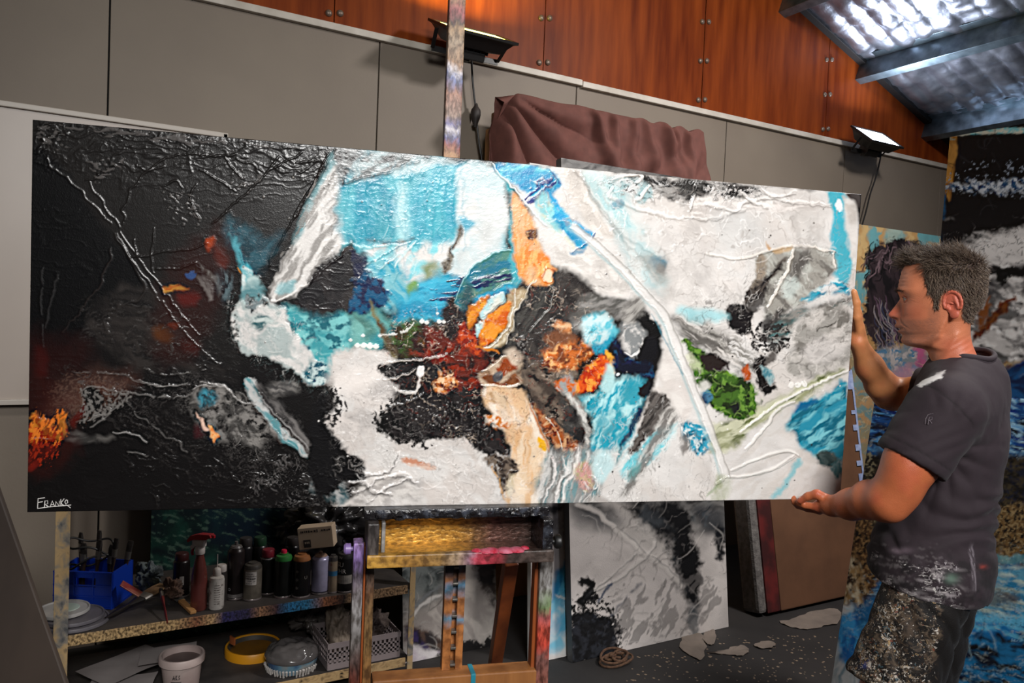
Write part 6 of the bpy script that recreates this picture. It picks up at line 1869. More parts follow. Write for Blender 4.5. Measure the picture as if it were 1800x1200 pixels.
for x, y in ((0, SY0), (1.245, SY0), (0, SY1), (1.245, SY1)):
    b = MB()
    w = .042 if x == 0 else .024
    hgt = 1.06 if x == 0 else .60
    if y == SY0:
        b.box((x, y+.002, hgt/2), (w, .006, hgt), bev=.001)
        b.box((x+(w/2-.003)*(-1 if x == 0 else 1), y+.02, hgt/2), (.005, .04, hgt), bev=.001)
    else:
        b.box((x, y, hgt/2), (w*.5, .03, hgt), bev=.001)
    b.v = [tuple(np.array(q)-os_) for q in b.v]
    b.build('upright', M_postm, sh)
def shelf_level(z, m, nm):
    b = MB()
    b.box((.6225, (SY0+SY1)/2, z-.008), (1.25, SY1-SY0-.012, .014), bev=.001)
    b.v = [tuple(np.array(q)-os_) for q in b.v]
    s_ = b.build(nm, M_shelf, sh)
    b = MB()
    b.box((.6225, SY0+.008, z-.014), (1.21, .006, .036), bev=.001)
    b.v = [tuple(np.array(q)-os_) for q in b.v]
    b.build('front_rail', m, s_)
shelf_level(SZ, M_edge, 'shelf_board')
shelf_level(.09, M_cream, 'shelf_board')

def base(px, py, z=SZ):
    return atz(px, py, z)
# --- spray cans and bottles
def can(px, py, h, r_, body, cap, label, dome=True, capstyle='low', text=None, textcol=(200, 200, 200), band=None, name='spray_can', cat='spray can', group='spray cans on the shelf', nozzle=None, labelpatch=None, dirt=None, dashes=False):
    P = base(px, py)
    root = thing(name, label, cat, P, 0, group)
    b = MB()
    b.lathe([(r_*.93, 0), (r_, .004), (r_, h*.80), (r_*.97, h*.815), (r_*.72, h*.86), (r_*.55, h*.875), (r_*.5, h*.89), (0, h*.89)], n=28)
    bm_ = mat('can_%d_%d_%d' % body, body, .32, metal=.25, col2=dirt or tuple(int(c*.8) for c in body), scale=26)
    bd = b.build('can_body', bm_, root, smooth=True)
    b = MB()
    b.lathe([(r_*.94, 0.0), (r_*1.025, .001), (r_*1.03, .005), (r_*1.0, .007)], n=28)
    b.build('bottom_rim', mat('can_rim', (150, 140, 138), .3, metal=.7), root, smooth=True)
    b = MB()
    if capstyle == 'low':
        b.lathe([(r_*.99, h*.80), (r_*1.0, h*.83), (r_*.86, h*.90), (r_*.52, h*.925), (r_*.5, h*.95), (0, h*.95)], n=28)
    elif capstyle == 'tall':
        b.lathe([(r_*.8, h*.82), (r_*.84, h*.83), (r_*.82, h*.97), (r_*.74, h*1.0), (0, h*1.0)], n=28)
    else:
        b.lathe([(r_*.70, h*.86), (r_*.74, h*.87), (r_*.6, h*.90), (r_*.22, h*.91), (r_*.2, h*.97), (0, h*.975)], n=24)
    if cap:
        b.build('cap', mat('cap_%d_%d_%d' % cap, cap, .4), root, smooth=True)
    if nozzle:
        b = MB()
        b.lathe([(r_*.34, h*.93), (r_*.34, h*.99), (r_*.28, h*1.02), (0, h*1.02)], n=16)
        b.build('nozzle', mat('nozzle_%d_%d_%d' % nozzle, nozzle, .4), root, smooth=True)
    if band:
        for (z0, z1, c) in band:
            b = MB()
            b.lathe([(r_*1.003, h*z0), (r_*1.006, h*z0+.0005), (r_*1.006, h*z1-.0005), (r_*1.003, h*z1)], n=28)
            b.f = b.f[:-2]
            b.build('printed_band', mat('band_%d_%d_%d' % c, c, .5, col2=tuple(int(q*.75) for q in c), scale=40), bd)
    if labelpatch:
        a0, a1, z0, z1, c = labelpatch
        b = MB()
        vs, fs = [], []
        for i in range(9):
            a = CA+a0+(a1-a0)*i/8
            for z in (z0, z1):
                vs.append((math.cos(a)*r_*1.008, math.sin(a)*r_*1.008, h*z))
        for i in range(8):
            fs.append((2*i, 2*i+2, 2*i+3, 2*i+1))
        b.add(vs, fs)
        b.build('paper_label', mat('label_%d_%d_%d' % c, c, .6, col2=tuple(int(q*.8) for q in c), scale=60), bd)
    if dashes:      # small print on the label
        b = MB()
        rr_ = random.Random(int(px))
        for k in range(5):
            a_ = CA-.45
            while a_ < CA+.6:
                d_ = rr_.uniform(.08, .28)
                if rr_.random() < .75:
                    b.tube([(math.cos(a_+t_*d_)*r_*1.009, math.sin(a_+t_*d_)*r_*1.009, h*(.46+.062*k)) for t_ in (0, .5, 1)], .0008+.0010*(k == 2), 5)
                a_ += d_+.06
        b.build('printed_text', mat('print_40_38_38', (40, 38, 38), .5), bd)
    if text:
        for (s, sz, da, zz, vert) in text:
            b = MB()
            wrap_text(b, s, sz, r_*1.009, CA+da, h*zz, vert)
            b.build('printed_text', mat('print_%d_%d_%d' % textcol, textcol, .5), bd)
    return root
dk = (26, 24, 24)
can(318, 1046, .165, .030, (30, 24, 24), (60, 24, 24), 'dark tin bottle with a white label, left of the spray bottle', capstyle='tall', labelpatch=(.2, .7, .3, .5, (170, 165, 160)), name='paint_tin', cat='bottle', group=None)
can(413, 1050, .225, .031, (44, 36, 36), (90, 86, 84), 'tall dark spray can with a grey nozzle top, behind the white squeeze bottle', capstyle='noz', band=[(.04, .10, (130, 124, 122))], text=[('O', .016, -.4, .16, False)])
can(443, 1051, .148, .034, (128, 120, 108), (66, 62, 58), 'short silver can with a white paper label', capstyle='low', labelpatch=(-.55, .75, .42, .76, (206, 200, 194)), dirt=(80, 74, 66),
    dashes=True)
can(470, 1041, .172, .030, (24, 26, 24), (120, 30, 44), 'black spray can with a dark red cap', capstyle='tall', band=[(.80, .83, (170, 165, 165))])
can(497, 1046, .176, .0335, (22, 24, 22), (40, 116, 50), 'black spray can with a green shoulder and pink-red nozzle', nozzle=(206, 30, 70), band=[(.0, .03, (200, 150, 160))])
can(529, 1046, .176, .0335, (24, 22, 22), (150, 96, 56), 'black spray can with a tan-orange cap and small star marks', text=[('*', .03, -.25, .50, False), ('*', .03, -.25, .32, False), ('*', .03, -.25, .14, False), ('U', .018, .75, .42, False)], textcol=(130, 124, 118), band=[(.0, .03, (190, 150, 150))])
can(562, 1040, .168, .0345, (176, 172, 200), (140, 110, 90), 'plain pale lilac spray can with a smudged base', capstyle='noz', dirt=(150, 146, 172), band=[(.0, .07, (50, 46, 56))])
can(584, 1040, .158, .020, (150, 132, 110), (60, 56, 54), 'slim beige can with a blue band', capstyle='low', band=[(.44, .56, (50, 110, 150))], text=[('o', .02, -.2, .70, False)], textcol=(120, 40, 30))
can(606, 1037, .168, .034, (24, 23, 23), (40, 38, 38), 'black can with large white letters, at the right end of the row', capstyle='low', band=[(.22, .42, (150, 144, 136))],
    text=[('W', .016, -.40, .80, False), ('SU', .026, -.45, .62, False), ('CHR', .024, -.42, .47, False)], textcol=(210, 205, 200))
for k, (px, py, lb_) in enumerate([(430, 1032, 'dark can half hidden behind the short silver can'), (455, 1030, 'dark can in the back row behind the red-capped can'), (512, 1030, 'dark can in the back row behind the green-topped can')]):
    can(px, py, .20, .03, (30, 28, 30), (30, 60, 40) if k == 1 else (50, 46, 46), lb_, capstyle='tall')
# --- trigger spray bottle
P = base(349, 1070)
sb = thing('spray_bottle', 'clear trigger spray bottle with a red and white head and reddish liquid', 'spray bottle', P, CA+math.pi/2-.25)
b = MB()
b.lathe([(.026, 0), (.029, .004), (.029, .10), (.027, .125), (.024, .15), (.017, .185), (.0135, .20), (.0135, .21), (0, .21)], n=28)
b.build('bottle', mat('reddish_plastic', (112, 56, 52), .22, col2=(84, 44, 36), scale=16, spec=.6), sb, smooth=True)
b = MB()
b.lathe([(.016, .205), (.017, .207), (.017, .228), (.014, .234), (0, .234)], n=20)
b.box((-.004, 0, .246), (.05, .022, .028), bev=.006)
b.bar((-.02, 0, .238), (-.037, 0, .222), .014, .014)
b.build('spray_head', mat('white_plastic', (196, 188, 182), .4), sb, smooth=True)
b = MB()
b.prism([(-.048, .252), (-.034, .270), (.0, .280), (.046, .282), (.052, .272), (.03, .262), (-.02, .258), (-.044, .246)], (0, .0135, 0), (1, 0, 0), (0, 0, 1), (0, -1, 0), .027)
b.box((.05, 0, .275), (.02, .012, .012), bev=.003)
hd = b.build('head_cover', mat('red_plastic', (150, 24, 36), .35), sb)
b = MB()
b.tube([(-.018, 0, .244), (-.030, 0, .225), (-.034, 0, .205), (-.030, 0, .196)], [.006, .006, .005, .004], 8)
b.build('trigger', mat('red_plastic', (150, 24, 36), .35), sb, smooth=True)
# --- white squeeze bottle with a needle nozzle
r = random.Random(19)
P = base(380, 1068)
sq = thing('squeeze_bottle', 'white squeeze bottle with a fine needle nozzle, in front of the spray bottle', 'bottle', P)
b = MB()
b.lathe([(.024, 0), (.027, .004), (.027, .105), (.025, .116), (.016, .122), (0, .122)], n=28)
sqb = b.build('bottle', mat('white_spattered', (190, 184, 178), .4, col2=(120, 112, 106), scale=60, ramp=(.55, .7)), sq, smooth=True)
b = MB()
b.lathe([(.014, .12), (.015, .122), (.013, .145), (.008, .15), (.0018, .152), (.0014, .20), (0, .20)], n=16)
b.build('nozzle', mat('white_plastic', (196, 188, 182), .4), sq, smooth=True)
b = MB()
for k in range(9):
    a_ = CA+.05
    z_ = .024+k*.0085
    while a_ < CA+.75:
        d_ = r.uniform(.05, .16) if k else .3
        b.tube([(math.cos(a_+t_*d_)*.0274, math.sin(a_+t_*d_)*.0274, z_) for t_ in (0, .5, 1)], .0012, 5)
        a_ += d_+.05
b.build('printed_text', mat('print_80_70_66', (80, 70, 66), .6), sqb)
P = base(388, 1056)
s2 = thing('glue_bottle', 'small white-capped bottle behind the squeeze bottle', 'bottle', P)
b = MB()
b.lathe([(.02, 0), (.022, .003), (.022, .10), (.018, .115), (0, .115)], n=20)
b.build('bottle', mat('dark_bottle', (50, 46, 44), .3), s2, smooth=True)
b = MB()
b.lathe([(.017, .112), (.018, .114), (.018, .136), (.015, .14), (0, .14)], n=20)
b.build('cap', mat('white_plastic', (196, 188, 182), .4), s2, smooth=True)
# --- small carton lying on top of the cans
q = atd(558, 941, 3.02)
cb2 = thing('small_carton', 'small cream carton with dark print, resting tilted on top of the cans', 'box', q-np.array((0, 0, .045)), YAW*-1)
tl = math.radians(8)
Rt = np.array([[math.cos(tl), 0, -math.sin(tl)], [0, 1, 0], [math.sin(tl), 0, math.cos(tl)]])
b = MB()
b.box((0, .0, .045), (.135, .06, .083), Rt, .002)
ct_ = b.build('carton', mat('cream_card', (192, 172, 148), .7, col2=(178, 156, 130), scale=8), cb2)
b = MB()
def flat_text(b, s, size, ox, oz, yy):
    v, f = text_shape(s, size)
    P = [Rt @ np.array((ox+a[0], yy, oz+a[1]))+np.array((0, 0, .045)) for a in v]
    b.add(P, f)
rp_ = random.Random(31)
xq_ = -.056
while xq_ < .058:      # print too small to read: short dark strokes
    wq_ = rp_.uniform(.003, .010)
    if not (.012 < xq_ < .022):
        b.box(Rt @ np.array((xq_+wq_/2, -.0303, .027+rp_.uniform(-.001, .001)))+np.array((0, 0, .045)), (wq_*.8, .0006, rp_.uniform(.006, .012) if xq_ < .012 else .006), Rt)
    xq_ += wq_*1.25
b.box(Rt @ np.array((-.034, -.0305, -.020))+np.array((0, 0, .045)), (.028, .001, .030), Rt)
b.build('printed_text', mat('print_40_36_36', (40, 36, 36), .6), ct_)
b = MB()
for xq_ in (-.041, -.034, -.027):
    b.box(Rt @ np.array((xq_, -.0311, -.016))+np.array((0, 0, .045)), (.004, .0006, .008), Rt)
b.build('printed_emblem', mat('print_light', (180, 164, 144), .6), ct_)

# --- blue slotted crate with brushes standing in it
P = base(197, 1071)
cr = thing('plastic_crate', 'bright blue plastic crate holding dark brushes, at the left end of the shelf', 'crate', P, -YAW)
b = MB()
W_, D_, H_ = .215, .15, .135
def wall_panel(b, ax):
    pass
t = .005
# front wall with a hand slot, ribs moulded outside
for (x0, x1, z0, z1) in ((-W_, 0, 0, .078), (-W_, -.135, .078, .112), (-.062, 0, .078, .112), (-W_, 0, .112, H_)):
    b.box(((x0+x1)/2, t/2, (z0+z1)/2), (x1-x0, t, z1-z0))
b.box((-W_/2, D_-t/2, H_/2), (W_, t, H_))
b.box((-t/2, D_/2, H_/2), (t, D_, H_))
b.box((-W_+t/2, D_/2, H_/2), (t, D_, H_))
b.box((-W_/2, D_/2, t/2+.002), (W_, D_, t))
for x in (-.003, -.07, -.14, -W_+.003):
    b.box((x, -.0015, H_/2), (.0035, .004, H_))
for z in (.004, .045, .085, H_-.003):
    b.box((-W_/2, -.0015, z), (W_, .004, .004))
b.build('crate_body', mat('blue_plastic', (14, 56, 168), .4, bump=.05), cr)
M_hand = mat('dark_handle', (40, 32, 28), .4, col2=(70, 52, 40), scale=20)
M_bris = mat('bristle_dark', (36, 30, 28), .8, bump=.6, bscale=300)
r = random.Random(21)
def brush(root_name, label, p0, d, L_, w, hm, bm_, group=None, cat='paint brush', bl=.05, fer=(150, 146, 140)):
    """flat brush: p0 = handle end, d = direction toward the bristles"""
    root = thing(root_name, label, cat, p0, 0, group)
    d = unit(d)
    side = unit(np.cross(d, (0.3, 0.2, 1.0)))
    up_ = np.cross(side, d)
    def slab(b, z0, z1, w0, w1, t0, t1, n=1):
        vs = []
        for z, ww, tt in ((z0, w0, t0), (z1, w1, t1)):
            for k in range(10):
                a = 2*math.pi*k/10
                ca, sa = math.cos(a), math.sin(a)
                vs.append(d*z+side*ww/2*math.copysign(abs(ca)**.5, ca)+up_*tt/2*math.copysign(abs(sa)**.5, sa))
        fs = [(k, (k+1) % 10, 10+(k+1) % 10, 10+k) for k in range(10)]+[tuple(range(10))[::-1], tuple(range(10, 20))]
        b.add(vs, fs)
    b = MB()
    hl = L_-bl-.03
    slab(b, 0, hl*.3, w*.22, w*.40, .006, .012)
    slab(b, hl*.3, hl*.65, w*.40, w*.28, .012, .010)
    slab(b, hl*.65, hl, w*.28, w*.9, .010, .012)
    b.build('handle', hm, root, smooth=True)
    b = MB()
    slab(b, hl, hl+.03, w, w*1.02, .015, .014)
    b.build('ferrule', mat('ferrule_metal', fer, .35, metal=.8), root, smooth=True)
    b = MB()
    slab(b, hl+.03, hl+.03+bl*.6, w*.98, w*1.08, .013, .012)
    slab(b, hl+.03+bl*.6, L_, w*1.08, w*.98, .012, .005)
    b.build('bristles', bm_, root, smooth=True)
    return root
Rc = rz(-YAW)
spec = [(-.19, .05, -.12), (-.165, .09, -.04), (-.14, .06, .02), (-.115, .10, .05), (-.095, .05, .06), (-.07, .09, .12), (-.045, .06, .12), (-.025, .10, .16)]
for k, (x, y, le) in enumerate(spec):
    p0 = P+Rc @ np.array((x, y, .010))
    brush('paint_brush', 'dark long-handled brush standing in the blue crate, one of a tight bunch', p0, Rc @ np.array((le, .05*math.sin(k*2.0), 1)), .20+.012*((k*3) % 5), .016+.004*(k % 3), M_hand, M_bris, 'brushes in the blue crate', bl=.04)
cbl = thing('black_cable', 'black cable coiled on top of the brushes in the blue crate', 'cable', P+Rc @ np.array((-.12, .07, .135)))
b = MB()
pts = [np.array((.075*math.cos(a)*1.0, .03*math.sin(a), .045+.05*math.sin(a*.5+.4)+.01*math.sin(3*a))) for a in np.linspace(0, 12, 70)]
b.tube(pts, .004, 7)
b.build('cable_loop', M_cord, cbl, smooth=True)
# --- stack of plastic lids used as palettes
M_lid1 = mat('lid_white', (176, 172, 168), .5, col2=(150, 150, 150), scale=14)
M_lid2 = mat('lid_grey', (104, 100, 106), .5, col2=(80, 78, 84), scale=14)
for k, (px, py, rr, z, m, lb_) in enumerate([(133, 1093, .105, SZ+.001, M_lid2, 'wide grey plate at the bottom of the stack beside the blue crate'), (130, 1091, .095, SZ+.013, M_lid2, 'grey-violet plate in the middle of the palette stack'), (111, 1087, .083, SZ+.026, M_lid1, 'white paint-smeared plate on top of the palette stack')]):
    p_ = base(px, py)
    p_[2] = z
    ld = thing('palette_plate', lb_, 'plate', p_, 0, 'palette plates on the shelf')
    b = MB()
    b.lathe([(rr*.96, 0), (rr, .001), (rr, .010), (rr*.985, .012), (rr*.94, .0115), (rr*.92, .008), (0, .0075)], n=48)
    b.build('plate_disc', m, ld, smooth=True)
    if k == 2:
        b = MB()
        b.lathe([(rr*.5, .0075), (rr*.48, .0095), (rr*.3, .0105), (0, .010)], (.01, .01, 0), n=20)
        b.build('paint_smear', mat('pale_green_smear', (170, 186, 176), .4), ld, smooth=True)
wd = thing('wood_wedge', 'small pointed wooden scrap under the plates, poking out left of the shelf post', 'wood scrap', base(88, 1100)+np.array((0, 0, .0)), -.5)
b = MB()
b.prism([(-.05, .004), (.0, -.02), (.04, -.02), (.04, .02)], (0.03, 0, 0.0), (1, 0, 0), (0, 1, 0), (0, 0, 1), .012)
b.build('scrap', M_pine, wd)
# --- loose brushes and tools
M_tanb = mat('bristle_tan', (134, 104, 70), .8, col2=(96, 72, 48), scale=40, stretch=(1, 1, .2), bump=.6, bscale=300)
p0, p1 = base(186, 1092)+np.array((0, 0, .012)), base(268, 1062)+np.array((0, 0, .05))
brush('paint_brush', 'wide flat brush with tan bristles and a steel ferrule, lying on the shelf', p0, p1-p0, .24, .055, mat('black_handle', (24, 20, 20), .4), M_tanb, None, bl=.07, fer=(190, 186, 182))
p0, p1 = base(294, 1097)+np.array((0, 0, .006)), base(279, 1052)+np.array((0, 0, .075))
brush('paint_brush', 'thin brush with a dark red handle, propped up at the shelf front', p0, p1-p0, .21, .012, mat('dark_red_handle', (104, 26, 22), .4), M_bris, None, bl=.025)
p0, p1 = base(258, 1066)+np.array((0, 0, .030)), base(212, 1070)+np.array((0, 0, .095))
ps = thing('paint_stick', 'flat stirring stick striped red, cream and teal, leaning by the blue crate', 'paint stick', p0)
b = MB()
b.bar((0, 0, 0), p1-p0, .03, .005, (0.3, -.5, 1))
stk_ = b.build('stick', multi('striped_stick', [(40, 34, 34), (140, 40, 36), (170, 140, 110), (60, 110, 110), (40, 36, 36)], 9, (1, 1, 1)), ps)
p0, p1 = base(340, 1080)+np.array((0, 0, .008)), base(318, 1062)+np.array((0, 0, .014))
sc = thing('scraper', 'wood-handled scraper with a bright blade, lying before the spray bottle', 'scraper', p0)
b = MB()
b.bar((0, 0, 0), p1-p0, .022, .012)
b.build('handle', M_pine, sc)
b = MB()
dd_ = unit(p1-p0)
b.bar(p1-p0, p1-p0+dd_*.05, .034, .0015)
b.build('blade', M_met, sc)
def crumple(name, label, cat, P, s, m, seed, amp=.5, freq=3.0, group=None, sub=5):
    bm = bmesh.new()
    bmesh.ops.create_icosphere(bm, subdivisions=sub, radius=1)
    v = np.array([tuple(q.co) for q in bm.verts])
    f = np.array([[q.index for q in fa.verts] for fa in bm.faces])
    bm.free()
    n1 = np.abs(fbm3(v*freq+40, seed, 4)-.5)*2
    n2 = fbm3(v*freq*.6+11, seed+4, 2)-.5
    v = v*(1-amp*n1+amp*1.2*n2)[:, None]
    v = v*np.array(s)
    v[:, 2] -= v[:, 2].min()
    root = thing(name, label, cat, P, 0, group)
    mesh_obj('crumpled_body', v, f, m, root, 'all')
    return root
crumple('paint_rag', 'crumpled grey-teal rag on the shelf behind the wide brush', 'rag', base(262, 1038), (.05, .04, .055), mat('rag_grey', (96, 106, 108), .8, col2=(40, 40, 44), scale=14), 3, 1.0)
crumple('paint_rag', 'brown stained rag beside the dark tin bottle', 'rag', base(303, 1058), (.035, .035, .04), mat('rag_brown', (92, 66, 52), .8, col2=(40, 34, 32), scale=14), 9, 1.0)
bag = crumple('black_bag', 'black plastic bag heaped behind the small carton', 'bag', np.array((1.0, 3.26, SZ)), (.20, .13, .17), mat('black_film', (30, 29, 30), .3, col2=(50, 48, 46), scale=9), 6, .8, 3.5)

# --- buckets on the bottom shelf
BZ = .092
def bucket(label, P, r0, r1, h, m, rim, name='bucket', cat='bucket', extra=None, rimh=.025):
    root = thing(name, label, cat, P, 0)
    b = MB()
    b.lathe([(r0*.97, 0), (r0, .004), (r1, h), (r1-.003, h), (r0-.003, .008), (0, .008)], n=40)
    b.build('tub', m, root, smooth=True)
    b = MB()
    b.lathe([(r1+.001, h-rimh), (r1+.006, h-rimh+.002), (r1+.006, h), (r1+.003, h+.004), (r1-.004, h+.003), (r1-.004, h-.004)], n=40)
    b.f = b.f[:-2]
    rm = b.build('rim', rim, root, smooth=True)
    return root
M_wbk = mat('white_bucket', (176, 160, 154), .5, col2=(150, 130, 126), scale=8)
p_ = aty(320, 1152, 3.03)
wb_ = bucket('white paint bucket with a scribbled black mark, on the bottom shelf', np.array((p_[0], 3.03, BZ)), .062, .074, p_[2]-BZ+.005, M_wbk, M_wbk)
b = MB()
b.lathe([(.070, 0), (.069, .004), (.04, .002), (0, .004)], (0, 0, p_[2]-BZ-.02), 30)
b.build('paint_fill', mat('brown_grey_paint', (96, 80, 76), .5, col2=(66, 56, 54), scale=10), wb_, smooth=True)
b = MB()
for pts_ in ([(-.02, .0), (.04, .016), (.08, .0), (.0, .006), (.10, .007)], [(.14, .0), (.14, .016), (.20, .016), (.14, .008), (.21, .0)], [(.26, .014), (.32, .016), (.27, .008), (.33, .004), (.26, .001)]):
    b.tube([(math.cos(CA+a)*.0735, math.sin(CA+a)*.0735, p_[2]-BZ-.057+z_) for a, z_ in pts_], .0011, 5)
b.tube([(math.cos(CA+a)*.0735, math.sin(CA+a)*.0735, p_[2]-BZ-.066) for a in np.linspace(-.1, .4, 8)], .001, 5)
b.build('marker_scribble', mat('marker_black', (36, 32, 34), .6), wb_)
p_ = aty(445, 1133, 3.2)
yb = bucket('dark bucket with a bright yellow rim, on the bottom shelf', np.array((p_[0], 3.2, BZ)), .088, .104, p_[2]-BZ, mat('dark_bucket', (44, 42, 40), .45, col2=(70, 66, 60), scale=9), mat('yellow_plastic', (206, 140, 22), .4), rimh=.034)
b = MB()
b.lathe([(.094, 0), (.092, .004), (0, .003)], (0, 0, p_[2]-BZ-.02), 36)
b.build('paint_fill', mat('ochre_paint', (120, 82, 24), .4, col2=(90, 60, 20), scale=10), yb, smooth=True)
b = MB()
for k in range(7):
    a_ = CA-.85+k*.05
    b.box((math.cos(a_)*.0945, math.sin(a_)*.0945, .075), (.006, .006, .03), rz(a_))
b.build('orange_label', mat('print_orange', (150, 80, 40), .6), yb)
p_ = aty(514, 1150, 3.01)
gt = thing('paint_tub', 'paint tub under a shiny grey film lid, white drips and blue paint down its side', 'tub', (p_[0], 3.01, BZ))
hh = p_[2]-BZ
b = MB()
b.lathe([(.088, 0), (.09, .004), (.102, hh), (0, hh)], n=40)
tbod = b.build('tub', multi('blue_white_tub', [(40, 40, 44), (40, 80, 130), (110, 150, 170), (150, 146, 140), (30, 32, 36)], 8, (1, 1, 1)), gt, smooth=True)
bm = bmesh.new()
bmesh.ops.create_icosphere(bm, subdivisions=5, radius=1)
v = np.array([tuple(q.co) for q in bm.verts])
f = np.array([[q.index for q in fa.verts] for fa in bm.faces])
bm.free()
rr = np.hypot(v[:, 0], v[:, 1])
v2 = np.stack([v[:, 0]*.107, v[:, 1]*.107, np.where(v[:, 2] > 0, v[:, 2]*.045, v[:, 2]*.018)+hh+.004], 1)
v2[:, 2] += (np.abs(fbm3(v*2.2+9, 4, 3)-.5))*.05*np.clip(v[:, 2]+.3, 0, 1)
mesh_obj('film_lid', v2, f, mat('grey_film', (96, 92, 90), .16, col2=(74, 70, 70), scale=5, spec=.8), gt, 'all')
b = MB()
r = random.Random(14)
for k in range(22):
    a = CA-1.3+k*.125
    L_ = r.uniform(.015, .05)
    w = r.uniform(.003, .006)
    pts = [(math.cos(a)*(.1025-.012*t*L_/hh+.001), math.sin(a)*(.1025-.012*t*L_/hh+.001), hh-.022-L_*t) for t in np.linspace(0, 1, 5)]
    b.tube(pts, [w, w*.9, w*.8, w, w*.5], 7)
b.build('paint_drips', mat('white_drips', (196, 190, 184), .4), tbod, smooth=True)
# --- papers, plastic basket, bags at floor level
M_paper = mat('paper_sheet', (150, 142, 140), .8, col2=(128, 120, 118), scale=6)
for k, (x, y, a, w, h_, lb_) in enumerate([(.10, 3.02, .2, .25, .18, 'loose paper sheet on the bottom shelf, nearest the left post'), (.19, 3.05, -.3, .22, .17, 'loose paper sheet overlapping others on the bottom shelf'), (.22, 3.18, .5, .28, .20, 'large paper sheet at the back of the bottom shelf'), (.36, 3.16, -.15, .20, .15, 'small paper sheet lying left of the white bucket')]):
    pz = BZ+.012+k*.022
    pp = thing('paper_sheet', lb_, 'paper', (x, y, pz-.012), a, 'papers on the bottom shelf')
    X, Y = np.meshgrid(np.linspace(-w/2, w/2, 14), np.linspace(-h_/2, h_/2, 10), indexing='ij')
    Z = .012+.02*(fbm(X*6+k*3, Y*6, 3, 2)-.5)+.02*np.maximum(0, X/w)**2
    v = np.stack([X, Y, Z-Z.min()], -1).reshape(-1, 3)
    I = np.arange(140).reshape(14, 10)
    mesh_obj('sheet', v, np.stack([I[:-1, :-1], I[1:, :-1], I[1:, 1:], I[:-1, 1:]], -1).reshape(-1, 4), M_paper, pp, 'all')
bk = thing('plastic_basket', 'white perforated plastic basket on the bottom shelf behind the easel leg', 'basket', (1.06, 3.02, BZ))
b = MB()
bw, bd_, bh = .30, .22, .105
for (cx, cy, sx, sy) in ((0, -bd_/2, bw, .004), (0, bd_/2, bw, .004), (-bw/2, 0, .004, bd_), (bw/2, 0, .004, bd_)):
    b.box((cx, cy, bh*.14), (sx, sy, bh*.28))
    b.box((cx, cy, bh*.90), (sx*1.02, max(sy, .006), bh*.2))
    for zz in (.42, .62):
        b.box((cx, cy, bh*zz), (sx, sy, bh*.07))
    n_ = 16 if sx > sy else 11
    for k in range(n_):
        t_ = (k+.5)/n_-.5
        b.box((cx+(t_*bw if sx > sy else 0), cy+(t_*bd_ if sy > sx else 0), bh*.52), (.009 if sx > sy else sx, .009 if sy > sx else sy, bh*.56))
b.box((0, 0, .003), (bw, bd_, .005))
b.build('basket_body', mat('basket_white', (150, 138, 138), .5), bk)
crumple('cloth_bundle', 'cream cloth bundle standing in the plastic basket', 'cloth', np.array((.99, 3.02, BZ+.006)), (.055, .06, .105), mat('cream_cloth', (150, 136, 120), .8, col2=(110, 98, 88), scale=9), 12, .6)
crumple('cloth_bundle', 'grey and brown rag bundle at the right of the plastic basket', 'cloth', np.array((1.13, 3.03, BZ+.006)), (.07, .06, .085), mat('grey_brown_cloth', (110, 96, 88), .8, col2=(50, 40, 38), scale=9), 14, .9)
crumple('plastic_bag', 'crumpled translucent grey plastic bag between the tub and the easel post', 'bag', np.array((.95, 3.25, BZ)), (.10, .09, .10), mat('grey_bag', (92, 86, 82), .3, col2=(50, 46, 44), scale=9), 17, 1.0)
